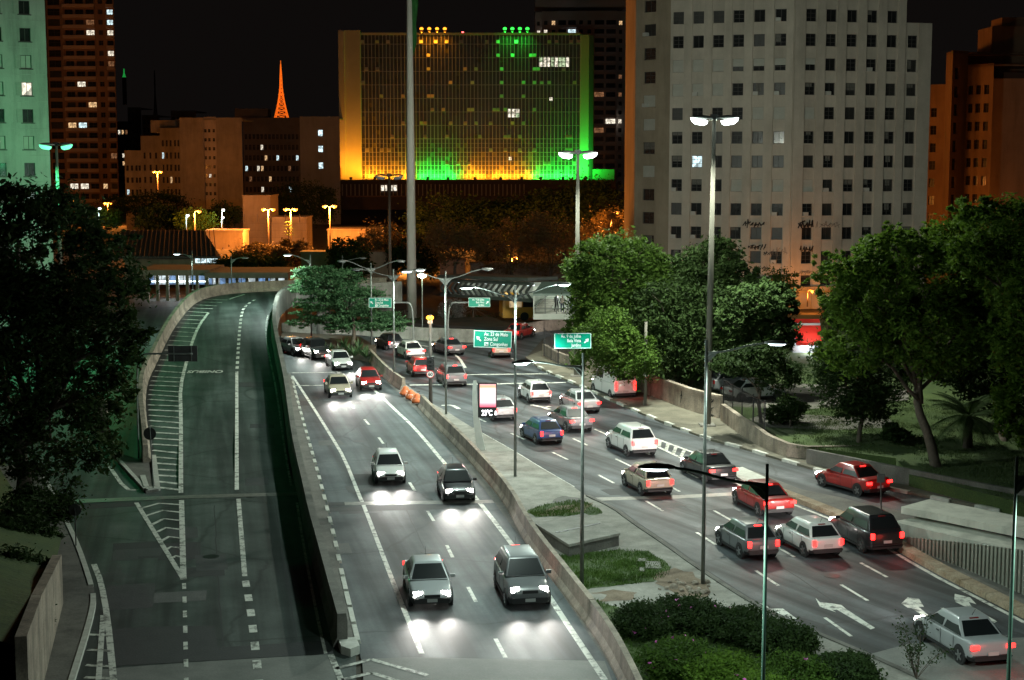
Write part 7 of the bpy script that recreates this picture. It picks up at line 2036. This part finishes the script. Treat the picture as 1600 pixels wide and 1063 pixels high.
# ------------------------------------------------------------------ vehicles
TYRE = mat('tyre', (0.015, 0.015, 0.016), rough=0.8)
RIM = mat('alloy', (0.35, 0.35, 0.36), rough=0.35, metal=0.8)
CGLASS = mat('car_glass', (0.010, 0.012, 0.013), rough=0.3, spec=0.2)
TRIM = mat('car_trim', (0.018, 0.018, 0.019), rough=0.6)
PLATE = mat('plate', (0.45, 0.45, 0.44), rough=0.5)
E_HEAD = mat('headlight_glow', (1, 0.97, 0.92), rough=0.3, emit=(1.0, 0.95, 0.88), estr=60)
E_TAIL = mat('taillight_glow', (0.8, 0.02, 0.02), rough=0.3, emit=(1.0, 0.014, 0.012), estr=9)
E_AMB = mat('indicator_glow', (0.9, 0.3, 0.02), rough=0.3, emit=(1.0, 0.33, 0.02), estr=9)
LAMP_OFF = mat('lamp_off', (0.25, 0.26, 0.27), rough=0.15)
TAIL_OFF = mat('tail_off', (0.18, 0.01, 0.01), rough=0.2)
def paint(name, c): return mat('paint_' + name, c, rough=0.32, spec=0.5, coat=0.6)
PAINTS = {'white': (0.62, 0.62, 0.60), 'silver': (0.36, 0.37, 0.38), 'grey': (0.13, 0.135, 0.14), 'black': (0.014, 0.014, 0.016), 'red': (0.32, 0.016, 0.014), 'blue': (0.025, 0.06, 0.18), 'beige': (0.38, 0.33, 0.25), 'green': (0.03, 0.10, 0.06)}
SPEC = {  # length, width, roof height, belt, hood z, windscreen base, roof front, roof rear, rear glass base, tail deck z
    'hatchback': dict(L=3.85, W=1.66, H=1.46, belt=0.94, hood=0.88, ws=0.95, rf=0.28, rr=-1.25, rb=-1.72, deck=0.98),
    'sedan': dict(L=4.35, W=1.72, H=1.45, belt=0.93, hood=0.86, ws=1.05, rf=0.35, rr=-0.85, rb=-1.50, deck=1.00),
    'suv': dict(L=4.25, W=1.78, H=1.68, belt=1.08, hood=1.02, ws=1.05, rf=0.42, rr=-1.55, rb=-1.95, deck=1.10),
    'van': dict(L=5.0, W=1.90, H=2.15, belt=1.20, hood=1.12, ws=1.70, rf=1.00, rr=-2.38, rb=-2.46, deck=1.22)}
CARM = {}
def ring_body(y, hw, z0, z1, tuck):
    return [Vector((-hw + .06, y, z0)), Vector((hw - .06, y, z0)), Vector((hw, y, z0 + .14)), Vector((hw, y, z0 + (z1 - z0) * .55)), Vector((hw - tuck * .35, y, z1 - .06)), Vector((hw - tuck, y, z1)), Vector((-hw + tuck, y, z1)), Vector((-hw + tuck * .35, y, z1 - .06)), Vector((-hw, y, z0 + (z1 - z0) * .55)), Vector((-hw, y, z0 + .14))]
def car_meshes(kind):
    if kind in CARM: return CARM[kind]
    s_ = SPEC[kind]; L_, W, H = s_['L'], s_['W'], s_['H']; f, b = L_ / 2, -L_ / 2; hw = W / 2; d = {}
    van = kind == 'van'
    ys = [(b, hw * .86, .42, s_['deck'] - .10, .10), (b + .06, hw * .94, .30, s_['deck'] - .02, .10), (b + .35, hw, .22, s_['deck'], .09), (s_['rb'] + .25 if not van else b + .6, hw, .20, s_['belt'] + .02, .08), (0, hw, .20, s_['belt'], .08), (s_['ws'] - .05, hw, .20, s_['belt'] - .02, .08), (s_['ws'] + .12, hw, .20, s_['hood'], .12), (f - .45, hw * .98, .22, s_['hood'] - .08, .16), (f - .12, hw * .90, .28, s_['hood'] - .20, .18), (f, hw * .78, .36, s_['hood'] - .34, .15)]
    ys = sorted(ys, key=lambda t: t[0])
    d['body'] = MB().loft([ring_body(*t) for t in ys]).mesh('body', PAINTS_M['white'], True)
    # cabin
    ti = 0.20 if not van else 0.08
    bel = s_['belt'] - .02
    A = [Vector((-hw + .07, s_['ws'], bel)), Vector((hw - .07, s_['ws'], bel)), Vector((hw - .07, s_['rb'], bel)), Vector((-hw + .07, s_['rb'], bel))]
    T = [Vector((-hw + .07 + ti, s_['rf'], H)), Vector((hw - .07 - ti, s_['rf'], H)), Vector((hw - .07 - ti, s_['rr'], H - .03)), Vector((-hw + .07 + ti, s_['rr'], H - .03))]
    M_ = [a.lerp(t, .86) for a, t in zip(A, T)]
    c = (T[0] + T[1] + T[2] + T[3]) / 4
    T2 = [Vector((p.x * .86, c.y + (p.y - c.y) * .90, H + .035)) for p in T]
    d['cabin'] = MB().loft([A, M_, T, T2]).mesh('cabin', PAINTS_M['white'], True)
    def pane(q, inset_, push):
        c_ = sum(q, Vector()) / 4; nrm_ = (q[1] - q[0]).cross(q[3] - q[0]).normalized()
        if nrm_.dot(c_ - Vector((0, c.y, bel + .2))) < 0: nrm_ = -nrm_
        qq = [c_ + Vector(((p - c_).x * inset_[0], (p - c_).y * inset_[1], (p - c_).z * inset_[2])) + nrm_ * push for p in q]
        return MB().add(qq + [p - nrm_ * .03 for p in qq], [(0, 1, 2, 3), (0, 1, 5, 4), (1, 2, 6, 5), (2, 3, 7, 6), (3, 0, 4, 7)])
    d['windscreen'] = pane([A[0], A[1], T[1], T[0]], (.90, .86, .84), .012).mesh('windscreen', CGLASS)
    d['rear_window'] = pane([A[3], A[2], T[2], T[3]], (.86, .80, .78) if not van else (.8, .5, .45), .012).mesh('rear_window', CGLASS)
    for sd, (i, j) in (('L', (0, 3)), ('R', (1, 2))):
        mid_a, mid_t = A[i].lerp(A[j], .46), T[i].lerp(T[j], .40)
        d['sideF' + sd] = pane([A[i], mid_a, mid_t, T[i]], (1, .84, .72), .010).mesh('side_window', CGLASS)
        d['sideR' + sd] = pane([mid_a, A[j], T[j], mid_t], (1, .84, .72), .010).mesh('side_window', CGLASS)
    d['wheel'] = MB().tube([(-.09, 0, 0), (-.07, 0, 0), (.07, 0, 0), (.09, 0, 0)], [.27, .31, .31, .27], 18).mesh('wheel', TYRE, False)
    rim = MB().tube([(-.098, 0, 0), (.098, 0, 0)], .10, 10)
    for k in range(5):
        a = k * 2 * PI / 5; rim.bar((.093, 0, 0), (.093, math.cos(a) * .2, math.sin(a) * .2), .03, .06); rim.bar((-.093, 0, 0), (-.093, math.cos(a) * .2, math.sin(a) * .2), .03, .06)
    d['arch'] = MB().tube([(-.03, 0, 0), (.03, 0, 0)], .37, 20).mesh('wheel_arch', TRIM)
    d['rim'] = rim.mesh('rim', RIM)
    hz = s_['hood'] - .24
    d['head'] = MB().loft([[Vector((x * 1.0, y, z)) for x, y, z in ((-.17, -.12, -.08), (.17, -.12, -.08), (.15, -.12, .08), (-.19, -.12, .09))], [Vector((x, y, z)) for x, y, z in ((-.15, .06, -.07), (.15, .08, -.07), (.12, .04, .06), (-.17, .00, .07))]]).mesh('headlight', E_HEAD)
    tw, thh = (.075, .13) if kind != 'sedan' else (.15, .07)
    if van: tw, thh = .07, .30
    d['tail'] = MB().box((0, 0, 0), (tw * 2, .10, thh * 2)).mesh('taillight', E_TAIL)
    d['bumperF'] = MB().loft([ring_body(f - .25, hw * .97, .24, .50, .03), ring_body(f + .02, hw * .82, .27, .48, .05)]).mesh('bumper', TRIM)
    d['bumperR'] = MB().loft([ring_body(b + .25, hw * .99, .26, .50, .03), ring_body(b - .04, hw * .86, .30, .48, .05)]).mesh('bumper', TRIM)
    d['plate'] = MB().box((0, 0, 0), (.40, .02, .13)).mesh('number_plate', PLATE)
    d['grille'] = MB().box((0, 0, 0), (.62, .04, .12)).mesh('grille', TRIM)
    d['mirror'] = MB().box((0, 0, 0), (.20, .09, .13)).mesh('mirror', PAINTS_M['white'])
    d['line'] = MB().box((0, 0, 0), (.01, .012, s_['belt'] - .34)).mesh('door_gap', TRIM)
    d['handle'] = MB().box((0, 0, 0), (.03, .16, .03)).mesh('door_handle', TRIM)
    d['brake'] = MB().box((0, 0, 0), (.34, .05, .035)).mesh('brake_light', E_TAIL)
    d['sill'] = MB().box((0, 0, 0), (.04, L_ - 2.1, .10)).mesh('sill_trim', TRIM)
    d['ant'] = MB().tube([(0, 0, 0), (0, -.25, .32)], .008, 5).mesh('antenna', TRIM)
    CARM[kind] = d
    return d
PAINTS_M = {k: paint(k, v) for k, v in PAINTS.items()}
def car(kind, colour, label, pos, heading, mode, group, z=0.004, power=1.0, pitch=0.0):
    """mode: 'drive' = headlights and taillights on, 'parked' = all off"""
    d = car_meshes(kind); s_ = SPEC[kind]; f, b, hw = s_['L'] / 2, -s_['L'] / 2, s_['W'] / 2
    root = empty('car' if kind != 'van' else 'van', (pos.x, pos.y, z), heading); tag(root, label, 'car' if kind != 'van' else 'van', group)
    pm = PAINTS_M[colour]
    def part(name, me, loc=(0, 0, 0), own=None, parent=None):
        o = link(name, me, parent or root, loc)
        if own is not None:
            o.material_slots[0].link = 'OBJECT'; o.material_slots[0].material = own
        return o
    body = part('body', d['body'], own=pm)
    sb_ = body.modifiers.new('smooth', 'SUBSURF'); sb_.levels = sb_.render_levels = 2
    part('bumper', d['bumperF']); part('bumper', d['bumperR'])
    cab = part('cabin', d['cabin'], own=pm)
    bv_ = cab.modifiers.new('round', 'BEVEL'); bv_.width = 0.05; bv_.segments = 3; bv_.limit_method = 'ANGLE'; bv_.angle_limit = 0.5
    part('windscreen', d['windscreen'], parent=cab); part('rear_window', d['rear_window'], parent=cab)
    for sd in 'LR':
        part('side_window', d['sideF' + sd], parent=cab)
        if kind != 'van': part('side_window', d['sideR' + sd], parent=cab)
    for sx in (-1, 1):
        for y in (f - .78, b + .75):
            w_ = part('wheel', d['wheel'], (sx * (hw - .075), y, .31 - z + .004)); part('rim', d['rim'], parent=w_); part('wheel_arch', d['arch'], (sx * (hw - .022), y, .335), parent=body)
        part('headlight', d['head'], (sx * (hw * .66), f - .14, s_['hood'] - .25), None if mode == 'drive' else LAMP_OFF).scale = (sx, 1, 1)
        tz = s_['deck'] - .22 if kind != 'van' else 1.0
        part('taillight', d['tail'], (sx * (hw * .80), b + .00, tz), None if mode == 'drive' else TAIL_OFF)
        part('mirror', d['mirror'], (sx * (hw + .08), s_['ws'] - .28, s_['belt'] + .06), own=pm)
        for yy in (s_['ws'] - .15, -.10, -1.0 if kind != 'van' else -.1):
            part('door_gap', d['line'], (sx * (hw + .0), yy, .30 + (s_['belt'] - .34) / 2), parent=body)
        part('door_handle', d['handle'], (sx * (hw + .005), .10, s_['belt'] - .16), parent=body)
    part('number_plate', d['plate'], (0, b - .055, .62 if kind != 'sedan' else .55)); part('number_plate', d['plate'], (0, f + .03, .40)); part('grille', d['grille'], (0, f - .005, s_['hood'] - .30))
    part('brake_light', d['brake'], (0, s_['rr'] - .02, s_['H'] - .02), None if mode == 'drive' and colour in ('red', 'grey') else TAIL_OFF, cab); part('sill_trim', d['sill'], (hw - .01, 0, .27)); part('sill_trim', d['sill'], (-hw + .01, 0, .27)); part('antenna', d['ant'], (0, s_['rr'] + .15, s_['H']), parent=cab)
    if mode == 'drive':
        for sx in (-1, 1):
            light('headlight_beam', 'SPOT', (sx * hw * .66, f + .06, s_['hood'] - .25), 620 * power, (1.0, 0.95, 0.88), root, 0.06, (sx * hw * .66 * 1.5, f + 11, 0.0), 60, 1.0)
        light('taillight_spill', 'POINT', (0, b - .9, .75), 9 * power, (1.0, .05, .04), root, 0.25)
    return root
def heading(p, q):
    a, b = G(*p), G(*q); return math.atan2(b.y - a.y, b.x - a.x) - PI / 2
grpA = 'cars coming towards the viewer with headlights on'
for kind, colr, lab, p, q in [
        ('hatchback', 'white', 'white hatchback with headlights on in the left lane past the joint', (607, 748), (625, 800)),
        ('sedan', 'silver', 'silver sedan with headlights on nearing the bottom edge in the left lane', (668, 930), (690, 1000)),
        ('suv', 'grey', 'grey high car with headlights on in the right lane, nearest the barrier', (815, 930), (850, 990)),
        ('hatchback', 'black', 'black hatchback with headlights on crossing the joint in the right lane', (712, 775), (740, 825)),
        ('sedan', 'beige', 'beige sedan with headlights on at the two stop lines', (528, 617), (545, 640)),
        ('hatchback', 'red', 'dark red hatchback with headlights on close to the right edge line', (576, 606), (596, 630)),
        ('sedan', 'white', 'white sedan with headlights on just out of the bend', (530, 575), (548, 588)),
        ('suv', 'black', 'black high car with headlights on rounding the bend below the planter', (494, 559), (515, 567)),
        ('hatchback', 'silver', 'silver hatchback with headlights on appearing beside the flyover wall', (462, 553), (485, 559))]:
    car(kind, colr, lab, G(*p), heading(p, q), 'drive', grpA, 0.008)
grpB = 'cars driving away with red taillights'
for kind, colr, lab, p, q in [   # q is the point ahead (farther away)
        ('sedan', 'silver', 'silver sedan with taillights on nearest the bottom right corner', (1500, 1015), (1400, 955)),
        ('hatchback', 'white', 'white hatchback with taillights on between the red sedan and the black high car', (1262, 858), (1180, 815)),
        ('suv', 'black', 'black high car with taillights on below the ribbed wall', (1350, 850), (1250, 800)),
        ('hatchback', 'grey', 'grey hatchback with taillights on in the lane beside the bushes', (1165, 860), (1090, 815)),
        ('sedan', 'red', 'red sedan with taillights on crossing the joint of the right carriageway', (1190, 795), (1110, 752)),
        ('hatchback', 'beige', 'beige hatchback with taillights on at the joint near the concrete block', (1010, 765), (950, 732)),
        ('sedan', 'black', 'black sedan with taillights on beside the chevron gore', (1105, 745), (1040, 714)),
        ('suv', 'white', 'white high car with taillights on right of the Julho lamp post', (985, 705), (930, 680)),
        ('hatchback', 'blue', 'blue hatchback with taillights on just right of the two-armed lamp', (845, 688), (795, 664)),
        ('sedan', 'grey', 'grey sedan with taillights on left of the Julho lamp post', (890, 668), (840, 646)),
        ('hatchback', 'silver', 'silver hatchback with taillights on behind the digital clock', (778, 652), (735, 628)),
        ('hatchback', 'white', 'white hatchback with taillights on below the Maio sign', (835, 625), (795, 602)),
        ('sedan', 'silver', 'silver sedan with taillights on right of the clock, by the turn arrow', (905, 640), (850, 615)),
        ('suv', 'grey', 'grey high car with taillights on passing the traffic light', (705, 600), (675, 578)),
        ('hatchback', 'red', 'small red hatchback with taillights on left of the traffic light', (655, 585), (630, 565)),
        ('sedan', 'white', 'white sedan with taillights on at the far bend', (640, 558), (610, 545)),
        ('hatchback', 'black', 'black hatchback with taillights on far left of the bend behind the barrier', (608, 545), (580, 536)),
        ('sedan', 'grey', 'grey sedan with taillights on turning below the far barrier', (700, 552), (670, 543)),
        ('hatchback', 'beige', 'beige hatchback with taillights on under the Maio sign at the side road', (782, 556), (778, 545)),
        ('sedan', 'red', 'red sedan with taillights on in the side road curve under the footbridge', (812, 528), (832, 523)),
        ('sedan', 'red', 'red sedan with taillights on by the painted kerb of the side road', (1330, 765), (1240, 740))]:
    car(kind, colr, lab, G(*p), heading(p, q), 'drive', grpB, 0.004)
car('van', 'white', 'white delivery van with taillights on beside the retaining wall', G(958, 617), heading((958, 617), (905, 596)), 'drive', grpB, 0.004)
car('sedan', 'silver', 'silver parked sedan in front, behind the iron fence', G(1178, 624, PZ), -1.25, 'parked', 'parked cars in the park', PZ + .006)
car('suv', 'grey', 'grey parked high car behind the silver one at the iron fence', G(1150, 612, PZ), -1.25, 'parked', 'parked cars in the park', PZ + .006)
# yellow city bus on the side road
def bus(label, pos, rz, col=(0.62, 0.30, 0.03)):
    root = empty('city_bus', pos, rz); tag(root, label, 'bus')
    L_, W, H = 11.5, 2.5, 3.1; pm = mat('bus_yellow', col, rough=0.4, coat=0.3)
    rings = []
    for y, k, zt in ((-L_ / 2, .94, H - .12), (-L_ / 2 + .12, 1, H), (L_ / 2 - .25, 1, H), (L_ / 2, .95, H - .18)):
        hw = W / 2 * k; rings.append([Vector((-hw, y, .35)), Vector((hw, y, .35)), Vector((hw, y, zt - .2)), Vector((hw - .2, y, zt)), Vector((-hw + .2, y, zt)), Vector((-hw, y, zt - .2))])
    MB().loft(rings).build('body', pm, root)
    for sx in (-1, 1):
        for k in range(7):
            MB().box((sx * (W / 2 + .005), -L_ / 2 + 1.1 + k * 1.5, 2.0), (.03, 1.35, 1.0)).build('side_window', CGLASS if k % 3 else lit('bus_inside', (1.0, .75, .4), .5), root)
        for y in (-L_ / 2 + 2.6, L_ / 2 - 2.4): MB().tube([(sx * (W / 2 - .28), y, .48), (sx * (W / 2 + .02), y, .48)], .48, 16).build('wheel', TYRE, root)
        MB().box((sx * .95, -L_ / 2 - .02, .95), (.25, .06, .35)).build('taillight', E_TAIL, root)
        MB().box((sx * .9, L_ / 2 + .0, .75), (.32, .06, .2)).build('headlight', LAMP_OFF, root)
    MB().box((0, -L_ / 2 - .01, 2.2), (1.9, .05, .9)).build('rear_window', CGLASS, root)
    MB().box((0, L_ / 2 - .05, 1.9), (2.2, .06, 1.3)).build('windscreen', CGLASS, root)
    MB().box((0, L_ / 2 - .08, 2.75), (1.7, .06, .28)).build('destination_board', E_AMB, root)
p = at(818, 503, 166); bus('yellow city bus half hidden behind the glazed footbridge landing', Vector((p.x + 3.2, 169, 0.004)), math.radians(100))
